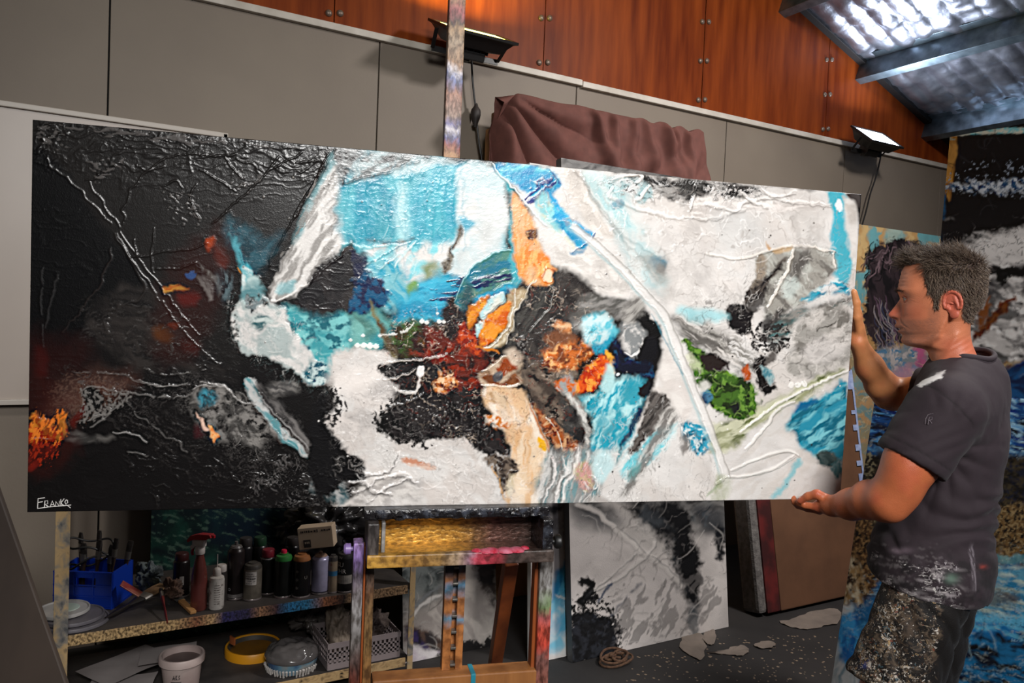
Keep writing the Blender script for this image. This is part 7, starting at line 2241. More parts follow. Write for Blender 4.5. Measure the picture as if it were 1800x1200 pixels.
# --- scraps and rope on the floor
rp = thing('rope_coil', 'small coil of brown rope on the floor below the black-blotted canvas', 'rope', atz(1082, 1163, 0.0))
b = MB()
pts = []
r = random.Random(2)
for a in np.linspace(0, 2*math.pi*5, 150):
    rad_ = .035+.028*math.sin(a*.37)+.008*math.sin(a*2.3)
    pts.append((rad_*math.cos(a)*1.25, rad_*math.sin(a), .010+.006*math.sin(a*1.3)+.0026*a/3))
b.tube(pts, .0055, 7)
b.build('rope', mat('brown_rope', (104, 76, 56), .9, col2=(70, 46, 34), scale=80, bump=.8), rp, smooth=True)
M_scrap = mat('torn_paper', (128, 116, 106), .85, col2=(108, 98, 90), scale=9)
for k, (poly, lb_) in enumerate([
        ([(1370, 1092), (1392, 1088), (1420, 1078), (1440, 1072), (1474, 1072), (1474, 1094), (1450, 1100), (1420, 1106), (1392, 1102)], 'large pale torn paper on the floor in front of the cardboard box'),
        ([(1200, 1121), (1226, 1112), (1240, 1128), (1234, 1158), (1216, 1152), (1196, 1140)], 'angular torn sheet on the floor under the right corner of the tall grey canvas'),
        ([(1240, 1112), (1254, 1106), (1258, 1118), (1252, 1134), (1236, 1124)], 'small torn scrap on the floor just right of the angular sheet'),
        ([(1326, 1133), (1345, 1126), (1362, 1130), (1356, 1138), (1338, 1140)], 'oval paper scrap alone on the dark floor'),
        ([(1241, 1146), (1270, 1143), (1290, 1136), (1306, 1135), (1316, 1143), (1306, 1152), (1284, 1150), (1262, 1148)], 'long forked scrap on the floor in the middle of the dark patch')]):
    P3_ = np.array([atz(x, y, .004) for x, y in poly])
    o_ = P3_.mean(0)
    o_[2] = 0
    sp_ = thing('paper_scrap', lb_, 'paper scrap', o_, 0, 'scraps on the floor')
    S_ = spline([(p_[0], p_[1]) for p_ in P3_], True, 4)
    r = random.Random(k)
    S_ = S_+np.array([[r.uniform(-.006, .006), r.uniform(-.006, .006)] for _ in S_])
    b = MB()
    n_ = len(S_)
    lift = [r.uniform(.002, .012) for _ in range(n_)]
    b.add([(p_[0]-o_[0], p_[1]-o_[1], .0015+lift[i]*.6) for i, p_ in enumerate(S_)]+[(S_[:, 0].mean()-o_[0], S_[:, 1].mean()-o_[1], .003)]+
          [(p_[0]-o_[0], p_[1]-o_[1], .0005+lift[i]*.5) for i, p_ in enumerate(S_)],
          [(i, (i+1) % n_, n_) for i in range(n_)]+[(i, n_+1+i, n_+1+(i+1) % n_, (i+1) % n_) for i in range(n_)]+[tuple(n_+1+i for i in range(n_))])
    b.build('scrap_sheet', M_scrap, sp_)
spk = MB()
r = random.Random(77)
for _ in range(260):
    x, y = r.uniform(1100, 1480), r.uniform(1115, 1198)
    p_ = atz(x, y, 0)
    if p_[1] > 2.66: continue
    s_ = r.uniform(.002, .007)
    spk.lathe([(s_, 0), (s_*.7, .0008), (0, .001)], (p_[0], p_[1], .0002), 7)
spx = spk.build('paint_specks', mat('paint_specks', (130, 112, 92), .6), None, loc=None)
tag(spx, 'tiny dried paint specks scattered over the dark floor', 'paint specks', kind='stuff')
# ------------------------------------------------------------------ the man holding the painting
def cc(px, py, D):
    return np.array([(px-900)/F_PX*D, -(py-600)/F_PX*D, D])
def c2w(P):
    P = np.asarray(P)
    return c_o+P[..., 0:1]*c_R+P[..., 1:2]*c_U+P[..., 2:3]*c_f
def floor_py(px, D):
    """pixel row of the floor at a given column and depth"""
    k = (px-900)/F_PX
    return 600+F_PX*(CAM_Z+D*c_f[2]+k*D*c_R[2])/(D*c_U[2])

def surface_nets(fn, lo, hi, h, iso=0.0):
    lo, hi = np.array(lo), np.array(hi)
    n = np.ceil((hi-lo)/h).astype(int)+1
    ax = [lo[i]+h*np.arange(n[i]) for i in range(3)]
    D = np.empty(n, np.float32)
    for i in range(0, n[0], 16):
        X, Y, Z = np.meshgrid(ax[0][i:i+16], ax[1], ax[2], indexing='ij')
        D[i:i+16] = fn(np.stack([X, Y, Z], -1).reshape(-1, 3)).reshape(X.shape)
    D -= iso
    S = D < 0
    c = [S[a:n[0]-1+a, b:n[1]-1+b, d:n[2]-1+d] for a in (0, 1) for b in (0, 1) for d in (0, 1)]
    cnt = sum(x.astype(np.int8) for x in c)
    act = (cnt > 0) & (cnt < 8)
    idx = -np.ones(act.shape, np.int64)
    ii = np.argwhere(act)
    idx[act] = np.arange(len(ii))
    acc = np.zeros((len(ii), 3))
    num = np.zeros(len(ii))
    offs = [(a, b, d) for a in (0, 1) for b in (0, 1) for d in (0, 1)]
    for p in range(8):
        for q in range(p+1, 8):
            o0, o1 = np.array(offs[p]), np.array(offs[q])
            if np.abs(o0-o1).sum() != 1: continue
            d0 = D[ii[:, 0]+o0[0], ii[:, 1]+o0[1], ii[:, 2]+o0[2]]
            d1 = D[ii[:, 0]+o1[0], ii[:, 1]+o1[1], ii[:, 2]+o1[2]]
            m = (d0 < 0) != (d1 < 0)
            t = np.where(m, d0/(d0-d1+1e-12), 0)
            acc += np.where(m[:, None], o0+(o1-o0)*t[:, None], 0)
            num += m
    v = lo+h*(ii+acc/np.maximum(num, 1)[:, None])
    F = []
    for a in range(3):
        b, d = (a+1) % 3, (a+2) % 3
        sl0 = [slice(None)]*3
        sl1 = [slice(None)]*3
        sl0[a] = slice(0, n[a]-1)
        sl1[a] = slice(1, n[a])
        cr = S[tuple(sl0)] != S[tuple(sl1)]
        e = np.argwhere(cr)
        e = e[(e[:, b] > 0) & (e[:, d] > 0) & (e[:, b] < n[b]-1) & (e[:, d] < n[d]-1)]
        q = []
        for (db, dd) in ((0, 0), (-1, 0), (-1, -1), (0, -1)):
            g = e.copy()
            g[:, b] += db
            g[:, d] += dd
            q.append(idx[g[:, 0], g[:, 1], g[:, 2]])
        q = np.stack(q, 1)
        flip = S[e[:, 0], e[:, 1], e[:, 2]]
        q[~flip] = q[~flip][:, ::-1]
        F.append(q)
    return v, np.concatenate(F)
def relax(v, f, it=2, k=.5):
    for _ in range(it):
        s = np.zeros_like(v)
        c = np.zeros(len(v))
        for i in range(4):
            a, b = f[:, i], f[:, (i+1) % 4]
            np.add.at(s, a, v[b])
            np.add.at(c, a, 1)
            np.add.at(s, b, v[a])
            np.add.at(c, b, 1)
        v = v*(1-k)+k*s/np.maximum(c, 1)[:, None]
    return v
def rcone(P, a, b, r0, r1):
    a, b = np.array(a), np.array(b)
    e = b-a
    t = np.clip(((P-a) @ e)/(e @ e), 0, 1)
    return np.linalg.norm(P-a-t[:, None]*e, axis=1)-(r0+(r1-r0)*t)
def ell(P, c, r, rot=None):
    q = P-np.array(c)
    if rot is not None:
        q = q @ rot
    r = np.array(r)
    k = np.linalg.norm(q/r, axis=1)
    k1 = np.linalg.norm(q/(r*r), axis=1)
    return k*(k-1)/(k1+1e-9)
def smin(a, b, k):
    h = np.clip(.5+.5*(b-a)/k, 0, 1)
    return b*(1-h)+a*h-k*h*(1-h)
def chain(P, pts, rad, k=.006):
    d = None
    for i in range(len(pts)-1):
        q = rcone(P, pts[i], pts[i+1], rad[i], rad[i+1])
        d = q if d is None else smin(d, q, k)
    return d
def roty(a):
    return np.array([[math.cos(a), 0, math.sin(a)], [0, 1, 0], [-math.sin(a), 0, math.cos(a)]])

man_o = c2w(cc(1590, floor_py(1590, 1.85), 1.85))
man_o[2] = 0
man = thing('person', 'man in a charcoal T-shirt and paint-spattered shorts, gripping the long painting', 'person', man_o)

# ---- head and neck: a lofted profile
HD = 1.77
MPP = HD/F_PX
def tab(t):
    a = np.array(t, float)
    return lambda y: np.interp(y, a[:, 0], a[:, 1])
fb = tab([(440, 1662), (443, 1640), (447, 1625), (452, 1611), (459, 1600), (468, 1590), (478, 1584.5), (493, 1580.5), (504, 1578.5), (511, 1578), (517, 1580), (524, 1584.5), (534, 1586), (546, 1585.5), (556, 1583), (563, 1579.5), (571, 1577.5), (577, 1579.5), (583, 1582), (588, 1586.5), (593, 1586), (598, 1585), (603, 1587), (606.5, 1592), (609, 1601), (611, 1613), (613.5, 1625), (617, 1630), (625, 1633), (640, 1640), (665, 1648), (700, 1655)])
bk_ = tab([(440, 1686), (443, 1700), (448, 1713), (456, 1723), (466, 1729), (480, 1733), (500, 1733.5), (518, 1730), (535, 1722), (550, 1713), (562, 1708), (575, 1706), (590, 1706.5), (605, 1709.5), (621, 1716), (640, 1726), (665, 1738), (700, 1750)])
wd_ = tab([(440, .008), (443, .028), (448, .043), (456, .056), (468, .066), (490, .0745), (515, .0765), (540, .0735), (560, .069), (580, .0645), (595, .060), (607, .0575), (617, .0565), (640, .058), (665, .066), (700, .085)])
cx_ = tab([(440, 1676), (460, 1674), (490, 1670), (520, 1665), (550, 1660), (580, 1658), (600, 1661), (615, 1668), (640, 1680), (700, 1700)])
ex_ = tab([(440, 2.0), (480, 2.25), (520, 2.35), (550, 2.2), (580, 1.95), (600, 1.75), (612, 1.9), (640, 2.0), (700, 2.0)])
nose = tab([(515, 0), (520, 1.2), (526, 3.2), (532, 8), (538, 13), (544, 17.5), (549, 21), (552.5, 22.4), (556, 20.5), (558.5, 15), (561, 7.5), (564, 3), (568, 0)])
nw = tab([(515, .0095), (530, .0075), (542, .0085), (550, .0105), (556, .0115), (562, .012)])
lip = tab([(563, 0), (567, 2.2), (571.5, 5.0), (574.8, 5.0), (576.2, 0), (578.0, -4.0), (579.6, 0), (582.0, 4.0), (585, 2.4), (588.5, 0)])
ys = np.concatenate([np.linspace(440, 443, 5), np.linspace(444, 504, 44), np.linspace(505, 614, 150), np.linspace(615.5, 700, 40)])
def sm(fn, s):
    k = np.linspace(-1, 1, 9)
    return lambda y: sum(fn(y+s*q) for q in k)/9
fbs, bks, wds, cxs, exs = sm(fb, 1.2), sm(bk_, 3), sm(wd_, 2.5), sm(cx_, 4), sm(ex_, 5)
NT = 168
th = np.linspace(0, 2*math.pi, NT, endpoint=False)
# finer sampling round the front of the face
th = th-.45*np.sin(th)
YY, TT = np.meshgrid(ys, th, indexing='ij')
f0, b0, w0, c0_, n0 = fbs(YY), bks(YY), wds(YY), cxs(YY), exs(YY)
f0 = np.minimum(f0, c0_-1)
b0 = np.maximum(b0, c0_+1)
ct, st_ = np.cos(TT), np.sin(TT)
nn_ = np.where(ct > 0, n0, 2.1)
lat = w0*np.sign(st_)*np.abs(st_)**(2/nn_)
px_ = np.where(ct > 0, c0_-(c0_-f0)*np.abs(ct)**(2/nn_), c0_+(b0-c0_)*np.abs(ct)**(2/nn_))
fm = smooth01((ct-.1)/.4)          # front mask
al = np.abs(lat)
nz_ = sm(nose, .8)(YY)*np.exp(-(al/nw(YY))**2.4)
alae = 6.5*np.exp(-((YY-555.5)/4.6)**2)*np.exp(-((al-.0145)/.0055)**2)
nostril = -5.0*np.exp(-((YY-560)/1.8)**2)*np.exp(-((al-.0085)/.004)**2)
lips = sm(lip, .5)(YY)*np.exp(-(al/.0195)**4)
corner = -2.0*np.exp(-((YY-577.5)/2.2)**2)*np.exp(-((al-.025)/.005)**2)
sock = -4.6*np.exp(-((YY-525)/7.5)**2)*np.exp(-((al-.029)/.0125)**2)
brow = 4.2*np.exp(-((YY-512)/5.0)**2)*np.exp(-((al-.030)/.021)**2)
cheek = 3.6*np.exp(-((YY-547)/11)**2)*np.exp(-((al-.045)/.016)**2)
hollow = -3.2*np.exp(-((YY-574)/10)**2)*np.exp(-((al-.046)/.012)**2)
fold = -2.6*np.exp(-((YY-(560+(al-.02)*900))/2.6)**2)*np.exp(-((al-.028)/.009)**2)
chin = 1.8*np.exp(-((YY-598)/5)**2)*np.exp(-(al/.015)**2)
wrk = -1.0*(np.exp(-((YY-482-al*60)/1.1)**2)+np.exp(-((YY-489-al*70)/1.1)**2)+np.exp(-((YY-496-al*60)/1.1)**2)+np.exp(-((YY-503-al*30)/1.1)**2))*smooth01((.055-al)/.02)
bag_ = 1.2*np.exp(-((YY-535)/2.4)**2)*np.exp(-((al-.031)/.012)**2)
crow = -.5*(np.exp(-((YY-(525+(al-.05)*300))/.9)**2)+np.exp(-((YY-(529+(al-.05)*500))/.9)**2))*np.exp(-((al-.056)/.006)**2)
px_ = px_-fm*(nz_+alae+nostril+lips+corner+sock+brow+cheek+hollow+fold+chin+wrk+bag_+crow)
# neck tendon and jaw edge
jaw = smooth01((YY-585)/10)*smooth01((620-YY)/8)*np.exp(-((px_-1650)/16)**2)
lat = lat*(1+.05*jaw)
ten = np.exp(-((px_-(1690-(YY-575)*.55))/7)**2)*smooth01((YY-578)/14)
lat = lat+np.sign(lat)*.0032*ten
wr2 = np.sin((px_*.55+YY*.95)*.62)*.0004*smooth01((YY-580)/12)*smooth01((px_-1640)/20)
lat = lat+np.sign(lat)*wr2
yj = np.interp(px_, [1585, 1598, 1625, 1640, 1652, 1660, 1668], [607, 608, 606.5, 600, 588, 572, 556])
under = smooth01((YY-yj)/11)*smooth01((1712-px_)/60)*smooth01((650-YY)/25)
lat = lat*(1-.17*under)
jl = np.exp(-((YY-yj+5)/5)**2)*smooth01((px_-1592)/14)*smooth01((1664-px_)/8)
lat = lat+np.sign(lat)*.0028*jl
temple = np.exp(-((YY-505)/18)**2)*np.exp(-((px_-1622)/14)**2)
lat = lat-np.sign(lat)*.004*temple
PSI = math.atan((1660-900)/F_PX)
HX0 = (1660-900)*MPP
def h2c(px, py, lt):
    """profile position (px, py) at lateral offset lt -> camera space, head turned square to the line of sight"""
    k = (px-900)/F_PX
    t = (k*HD-HX0)/(math.cos(PSI)+k*math.sin(PSI))
    y = -(py-600)/F_PX*(HD-t*math.sin(PSI))
    return np.stack([HX0+t*math.cos(PSI)+lt*math.sin(PSI), y+0*lt, HD-t*math.sin(PSI)+lt*math.cos(PSI)], -1)
HROT = np.array([[math.cos(PSI), 0, math.sin(PSI)], [0, 1, 0], [-math.sin(PSI), 0, math.cos(PSI)]])   # head axes -> camera axes
hv = h2c(px_, YY, lat).reshape(-1, 3)
NR = len(ys)
I = np.arange(NR*NT).reshape(NR, NT)
hf = np.stack([I[:-1, :], np.roll(I, -1, 1)[:-1, :], np.roll(I, -1, 1)[1:, :], I[1:, :]], -1).reshape(-1, 4)[:, ::-1]
topc = hv[:NT].mean(0)
# colours of the head
SK = np.array(lin((194, 118, 84)))
RED = np.array(lin((182, 80, 62)))
STB = np.array(lin((140, 92, 74)))
LIPC = np.array(lin((168, 92, 82)))
hp = px_.ravel()
hyp = YY.ravel()
hl = al.ravel()
hc = np.tile(SK, (len(hv), 1))
def blend(c, col, m):
    return c*(1-m[:, None])+col*m[:, None]
q3 = fbm3(hv*60+3, 3, 3)
hc = blend(hc, RED, .55*np.exp(-((hyp-550)/10)**2)*np.exp(-(hl/.02)**2))
hc = blend(hc, RED, .30*np.exp(-((hyp-550)/20)**2)*smooth01((1640-hp)/30))
hc = blend(hc, RED, .35*smooth01((hyp-585)/20)*smooth01((hp-1640)/30))
beard = smooth01((hyp-558)/9)*smooth01((1648-hp)/16)*smooth01((618-hyp)/8)*(1-np.exp(-((hyp-563)/4)**2)*np.exp(-(hl/.012)**2))
side = smooth01((hyp-538)/8)*smooth01((hp-1628)/8)*smooth01((1655-hp)/6)*smooth01((604-hyp)/10)
hc = blend(hc, STB, np.clip(.75*beard+.6*side, 0, .85)*(.55+.9*(fbm3(hv*420, 9, 2)-.3)))
hc = blend(hc, LIPC, .6*np.exp(-((hyp-574)/2.0)**2)*smooth01((.019-hl)/.006)*smooth01((1600-hp)/6))
hc = blend(hc, LIPC, .6*np.exp(-((hyp-582)/2.2)**2)*smooth01((.018-hl)/.006)*smooth01((1600-hp)/6))
hc = blend(hc, np.array(lin((70, 30, 28))), 1.0*np.exp(-((hyp-578)/1.3)**2)*smooth01((.0185-hl)/.004)*smooth01((1602-hp)/6))
hc = blend(hc, np.array(lin((90, 44, 38))), 1.0*np.exp(-((hyp-559.6)/1.7)**2)*np.exp(-((hl-.0095)/.0045)**2)*smooth01((1586-hp)/6))
hc *= (1+.25*(q3-.5))[:, None]
HP = spline([(1576, 474), (1590, 469), (1606, 468), (1626, 465), (1625, 488), (1632, 516), (1641, 528), (1642, 546), (1650, 543), (1655, 520), (1668, 513), (1686, 516), (1692, 535), (1690, 560), (1712, 568), (1732, 540), (1750, 500), (1750, 425), (1576, 425)], True, 4)
hair_in = smooth01(.5-sd_poly(hp, hyp, HP)/6)
hc = blend(hc, np.array(lin((64, 52, 46))), .97*hair_in)
parts_v, parts_f, parts_c = [hv, np.array([topc])], [hf], [hc, np.array([hc[:NT].mean(0)])]
nv = len(hv)+1
capq = np.stack([np.arange(NT), np.full(NT, nv-1), np.full(NT, nv-1), (np.arange(NT)+1) % NT], -1)
tri_caps = [(int(a), int((a+1) % NT), nv-1) for a in range(NT)]
def add_part(v, f, c):
    global nv
    parts_v.append(v)
    parts_f.append(f+nv)
    parts_c.append(c)
    nv += len(v)
# ---- ears
def ear(sgn):
    # local ear frame: x = toward the back of the head, y = up, z = outward
    def fn(P):
        tilt = .18
        x = P[:, 0]*math.cos(tilt)+P[:, 1]*math.sin(tilt)
        y = -P[:, 0]*math.sin(tilt)+P[:, 1]*math.cos(tilt)
        Q = np.stack([x, y, P[:, 2]-(x+.012)*.30], 1)*1.06
        d = ell(Q, (.0, .002, 0), (.0175, .0275, .0048))
        hel = None
        ang = np.linspace(-.95, 3.3, 12)
        pts = [np.array((.0175*math.sin(-a+1.9)*1.0, .004+.0265*math.cos(-a+1.9), .004)) for a in ang]
        pts = [np.array((.0185*math.cos(a), .004+.0255*math.sin(a), .0035)) for a in np.linspace(-.7, 3.5, 13)]
        hel = chain(Q, pts, [.0034]*13, .002)
        d = smin(d, hel, .002)
        d = smin(d, ell(Q, (-.001, -.026, .001), (.0095, .0085, .0042)), .005)          # lobe
        d = smin(d, rcone(Q, (.006, .016, .003), (.009, -.012, .004), .0026, .003), .003)  # antihelix
        d = np.maximum(d, -ell(Q, (-.002, -.004, .0065), (.0088, .0115, .0062)))          # concha
        d = smin(d, ell(Q, (-.0125, -.005, .003), (.0042, .006, .0038)), .002)           # tragus
        d = smin(d, rcone(Q, (-.012, .008, .002), (.0, .001, .0035), .0022, .0016), .002)
        return d
    v, f = surface_nets(fn, (-.032, -.045, -.014), (.034, .042, .026), .0013)
    v = relax(v, f, 1, .4)
    c = np.tile(np.array(lin((188, 96, 74))), (len(v), 1))*(1+.2*(fbm3(v*90, 4, 2)-.5))[:, None]
    ctr = h2c(1674.0, 537.0, -sgn*.0715)
    w = np.stack([v[:, 0], v[:, 1], -sgn*v[:, 2]], 1) @ HROT.T+ctr
    if sgn < 0:
        f = f[:, ::-1]
    add_part(w, f[:, ::-1], c)
ear(1)
ear(-1)
# ---- eyelids (shells over the eyeballs)
EY = [h2c(1598.3, 526.0, -s_*.0290) for s_ in (1, -1)]
ER = .0118
for e_, sg_ in zip(EY, (1, -1)):
    for up_lid in (True, False):
        u_ = np.linspace(-1.9, 1.9, 40)
        k_ = np.linspace(0, 1, 12)
        Ug, Kg = np.meshgrid(u_, k_, indexing='ij')
        opening = np.clip(1-(np.abs(Ug-.18)/1.22)**2, 0, 1)
        a_ = (.36 if up_lid else -.40)*opening-.06
        Ve = a_+Kg*((1.45 if up_lid else -1.45)-a_)
        R_e = ER+.0010+(.0012 if up_lid else .0004)*np.exp(-(Kg/.12)**2)+.0018*Kg
        x = -R_e*np.cos(Ve)*np.cos(Ug)
        y = R_e*np.sin(Ve)
        z = -sg_*R_e*np.cos(Ve)*np.sin(Ug)
        vv = np.stack([x, y, z], -1).reshape(-1, 3) @ HROT.T+e_
        J = np.arange(40*12).reshape(40, 12)
        ff = np.stack([J[:-1, :-1], J[1:, :-1], J[1:, 1:], J[:-1, 1:]], -1).reshape(-1, 4)
        lc = np.tile(np.array(lin((170, 96, 72))), (len(vv), 1))
        lc = blend(lc, np.array(lin((60, 32, 26))), .8*np.exp(-(Kg.ravel()/.05)**2)*opening.ravel()*(1.0 if up_lid else .5))
        add_part(vv, ff, lc)
# ---- arms and hands
ELB_L, WR_L = cc(1561, 880, 1.655), cc(1464, 889, 1.83)
SHO_L = cc(1664, 722, 1.63)
def arm_left(P):
    d = chain(P, [SHO_L, cc(1612, 805, 1.635), cc(1576, 862, 1.65), ELB_L], [.056, .049, .044, .041], .02)
    d = smin(d, ell(P, cc(1588, 822, 1.63), (.040, .062, .043), None), .03)                # biceps / triceps
    fa = chain(P, [ELB_L, cc(1530, 878, 1.71), cc(1497, 886, 1.775), WR_L], [.039, .040, .033, .0245], .02)
    d = smin(d, fa, .022)
    d = smin(d, rcone(P, cc(1566, 893, 1.65), cc(1552, 896, 1.665), .022, .018), .02)       # point of the elbow
    # hand: the heel and back of the hand
    # palm up under the edge: the index finger is nearest the viewer, the others run behind it
    pk = [cc(1436+i*1.5, 891+i*2.0, 1.860+.0185*i) for i in range(4)]
    palm = rcone(P, WR_L, cc(1446, 888, 1.856), .021, .019)
    pm = None
    for k in pk:
        q = rcone(P, cc(1458, 888, 1.848), k, .0135, .0098)
        pm = q if pm is None else smin(pm, q, .006)
    d = smin(d, smin(palm, pm, .01), .012)
    fg = None
    for i, k in enumerate(pk):
        mid = k+np.array([-.024, .0015, .018])
        m2 = mid+np.array([-.014, .0015, .024])
        tip = m2+np.array([-.001, .014, .016])
        q = chain(P, [k, mid, m2, tip], [.0096, .0088, .0082, .0072], .003)
        fg = q if fg is None else smin(fg, q, .0010)
    d = smin(d, fg, .004)
    # the thumb lies along the front, its tip closing on the edge
    th_ = chain(P, [cc(1458, 881, 1.842), cc(1436, 868, 1.846), cc(1420, 872, 1.860), cc(1406, 880, 1.874)], [.0150, .0112, .0094, .0078], .005)
    d = smin(d, th_, .003)
    return d
ELB_R, WR_R = cc(1562, 690, 2.02), cc(1508, 600, 1.955)
SHO_R = cc(1650, 690, 1.93)
def arm_right(P):
    d = chain(P, [SHO_R, cc(1612, 697, 1.98), ELB_R], [.056, .048, .037], .02)
    fa = chain(P, [ELB_R, cc(1549, 676, 2.0), cc(1529, 645, 1.98), WR_R], [.036, .0365, .032, .0205], .02)
    d = smin(d, fa, .02)
    d = smin(d, rcone(P, cc(1566, 708, 2.02), cc(1556, 702, 2.02), .015, .019), .02)
    kn = [cc(1507, 548, 1.944), cc(1508, 550, 1.964), cc(1509, 554, 1.983), cc(1510, 560, 2.0)]
    palm = rcone(P, WR_R, cc(1508, 576, 1.962), .0185, .0145)
    pm = None
    for k in kn:
        q = rcone(P, cc(1508, 588, 1.96), k, .012, .0095)
        pm = q if pm is None else smin(pm, q, .010)
    d = smin(d, smin(palm, pm, .01), .012)
    fg = None
    for i, k in enumerate(kn):
        # three joints: up from the knuckle, then hooking left behind the stretcher
        a = k+np.array([-.003, .026-i*.003, .004])
        b_ = a+np.array([-.020, .014-i*.003, .008])
        t_ = b_+np.array([-.020, .000, -.004])
        q = chain(P, [k, a, b_, t_], [.0092, .0086, .0080, .0072], .003)
        fg = q if fg is None else smin(fg, q, .0012)
    d = smin(d, fg, .006)
    tb_ = chain(P, [cc(1512, 584, 1.945), cc(1506, 557, 1.926), cc(1505, 532, 1.916), cc(1501, 513, 1.911)], [.0135, .0108, .0098, .0082], .005)
    d = smin(d, tb_, .006)
    return d
def skin_cols(v, warm, seed):
    q = fbm3(v*22, seed, 3)
    c = np.tile(np.array(lin(warm)), (len(v), 1))
    c = blend(c, RED, np.clip((q-.52)*1.6, 0, .35))
    return c*(1+.22*(fbm3(v*70, seed+3, 3)-.5))[:, None]
def knuckle_tint(v, c, pts, r=.012):
    for p_ in pts:
        m = np.exp(-(np.linalg.norm(v-p_, axis=1)/r)**2)*.5
        c = blend(c, RED, m)
    return c
lo = np.array([cc(1390, 930, 1.95)[0], cc(1500, 940, 1.75)[1], 1.56])
v, f = surface_nets(arm_left, (cc(1390, 900, 1.9)[0], cc(1500, 945, 1.7)[1], 1.555), (cc(1705, 900, 1.62)[0]+.02, cc(1600, 660, 1.63)[1], 1.965), .0030)
v = relax(v, f, 3, .5)
# tendons and veins on the forearm
n3 = fbm3(v*np.array([30, 70, 30]), 6, 3)
c = knuckle_tint(v, skin_cols(v, (184, 102, 64), 2), [cc(1436, 866, 1.836), cc(1406, 879, 1.866), cc(1436, 893, 1.850)])
add_part(v, f, c)
v, f = surface_nets(arm_right, (cc(1478, 600, 1.95)[0], cc(1500, 745, 1.95)[1], 1.86), (cc(1680, 700, 1.93)[0]+.02, cc(1500, 490, 1.93)[1], 2.10), .0030)
v = relax(v, f, 2, .5)
add_part(v, f, skin_cols(v, (206, 136, 88), 5))
# nails
def nail(b, c, nrm, up_, w, l):
    nrm, up_ = unit(nrm), unit(up_)
    s = np.cross(up_, nrm)
    vs, fs = [], []
    for i in range(5):
        a = (i-2)/2
        for j in range(4):
            vs.append(c+s*a*w+up_*(j/3-.5)*l+nrm*(-.0018*a*a))
    for i in range(4):
        for j in range(3):
            fs.append((i*4+j, i*4+j+1, i*4+j+5, i*4+j+4))
    b.add(vs, fs)
# ---- torso, hips and legs (covered by clothes down to the knees)
PHI = .55
RT = roty(PHI)
def torso(P, g=0.0):
    d = ell(P, cc(1684, 730, 1.79), (.090+g, .135+g, .165+g), RT)
    d = smin(d, ell(P, cc(1672, 815, 1.785), (.094+g, .15+g, .150+g), RT), .06)
    d = smin(d, ell(P, cc(1651, 915, 1.78), (.097+g, .14+g, .142+g), RT), .06)
    d = smin(d, ell(P, cc(1631, 1000, 1.78), (.100+g, .13+g, .150+g), RT), .06)
    d = smin(d, chain(P, [cc(1664, 716, 1.64), cc(1698, 672, 1.78), cc(1684, 706, 1.93)], [.060+g, .066+g, .060+g], .04), .05)
    return d
def py_of(P):
    return 600-F_PX*P[:, 1]/P[:, 2]
def px_of(P):
    return 900+F_PX*P[:, 0]/P[:, 2]
KN_L, KN_R = cc(1516, 1345, 1.70), cc(1568, 1320, 1.93)
AN_L = cc(1572, floor_py(1572, 1.74)-.09*F_PX/1.74, 1.74)
AN_R = cc(1628, floor_py(1628, 1.95)-.09*F_PX/1.95, 1.95)
def legs(P):
    d = chain(P, [cc(1622, 1050, 1.71), KN_L], [.064, .058], .03)
    d = smin(d, chain(P, [KN_L, cc(1560, 1480, 1.72), AN_L], [.058, .056, .036], .03), .03)
    e = chain(P, [cc(1640, 1050, 1.87), KN_R], [.064, .058], .03)
    e = smin(e, chain(P, [KN_R, cc(1612, 1430, 1.94), AN_R], [.058, .056, .036], .03), .03)
    for A_ in (AN_L, AN_R):
        q = A_+np.array([.02, -.050, 0])
        t_ = A_+np.array([-.15, -.062, -.01])
        g = smin(rcone(P, A_, q, .036, .034), rcone(P, q+np.array([-.03, .005, 0]), t_, .034, .022), .02)
        d = smin(d, g, .02)
        e = smin(e, g, .02) if A_ is AN_R else e
    return np.minimum(d, e)
def body_low(P):
    return np.maximum(smin(torso(P, -.012), legs(P), .04), -1e9)
lo_ = (cc(1440, 1300, 1.70)[0]-.05, AN_L[1]-.12, 1.50)
hi_ = (cc(1790, 800, 1.8)[0], cc(1690, 640, 1.78)[1], 2.10)
v, f = surface_nets(body_low, lo_, hi_, .010)
v = relax(v, f, 1, .5)
add_part(v, f, skin_cols(v, (190, 120, 92), 8))
V = np.concatenate(parts_v)
Fq = np.concatenate(parts_f)
Cc = np.concatenate(parts_c)
fl = [tuple(q) for q in Fq.tolist()]+tri_caps
M_skin = vmat('skin', .42, bump=.35, bscale=520, spec=.4, sss=.05)
mesh_obj('body', c2w(V)-man_o, fl, M_skin, man, 'all', Cc)
b = MB()
nail(b, c2w(cc(1408, 874.5, 1.866)), c2w(cc(1406, 862, 1.82))-c2w(cc(1408, 874.5, 1.866)), c2w(cc(1402, 880, 1.876))-c2w(cc(1420, 871, 1.860)), .0048, .010)
b.v = [tuple(np.array(q)-man_o) for q in b.v]
b.build('thumb_nail', mat('nail', (206, 150, 130), .3), man, smooth=True)
# ---- eyes
for e_ in EY:
    bm = bmesh.new()
    bmesh.ops.create_uvsphere(bm, u_segments=24, v_segments=16, radius=ER)
    vv = np.array([tuple(q.co) for q in bm.verts])
    ff = [tuple(q.index for q in fa.verts) for fa in bm.faces]
    bm.free()
    dv = HROT @ np.array([-1, -.05, 0.0])
    ca = (vv/ER) @ unit(dv)
    col = np.where((ca > .955)[:, None], lin((24, 18, 16)), np.where((ca > .80)[:, None], lin((60, 46, 38)), lin((150, 132, 122))))
    mesh_obj('eye', c2w(vv+e_)-man_o, ff, vmat('eye_wet', .12, spec=.6), man, 'all', col)
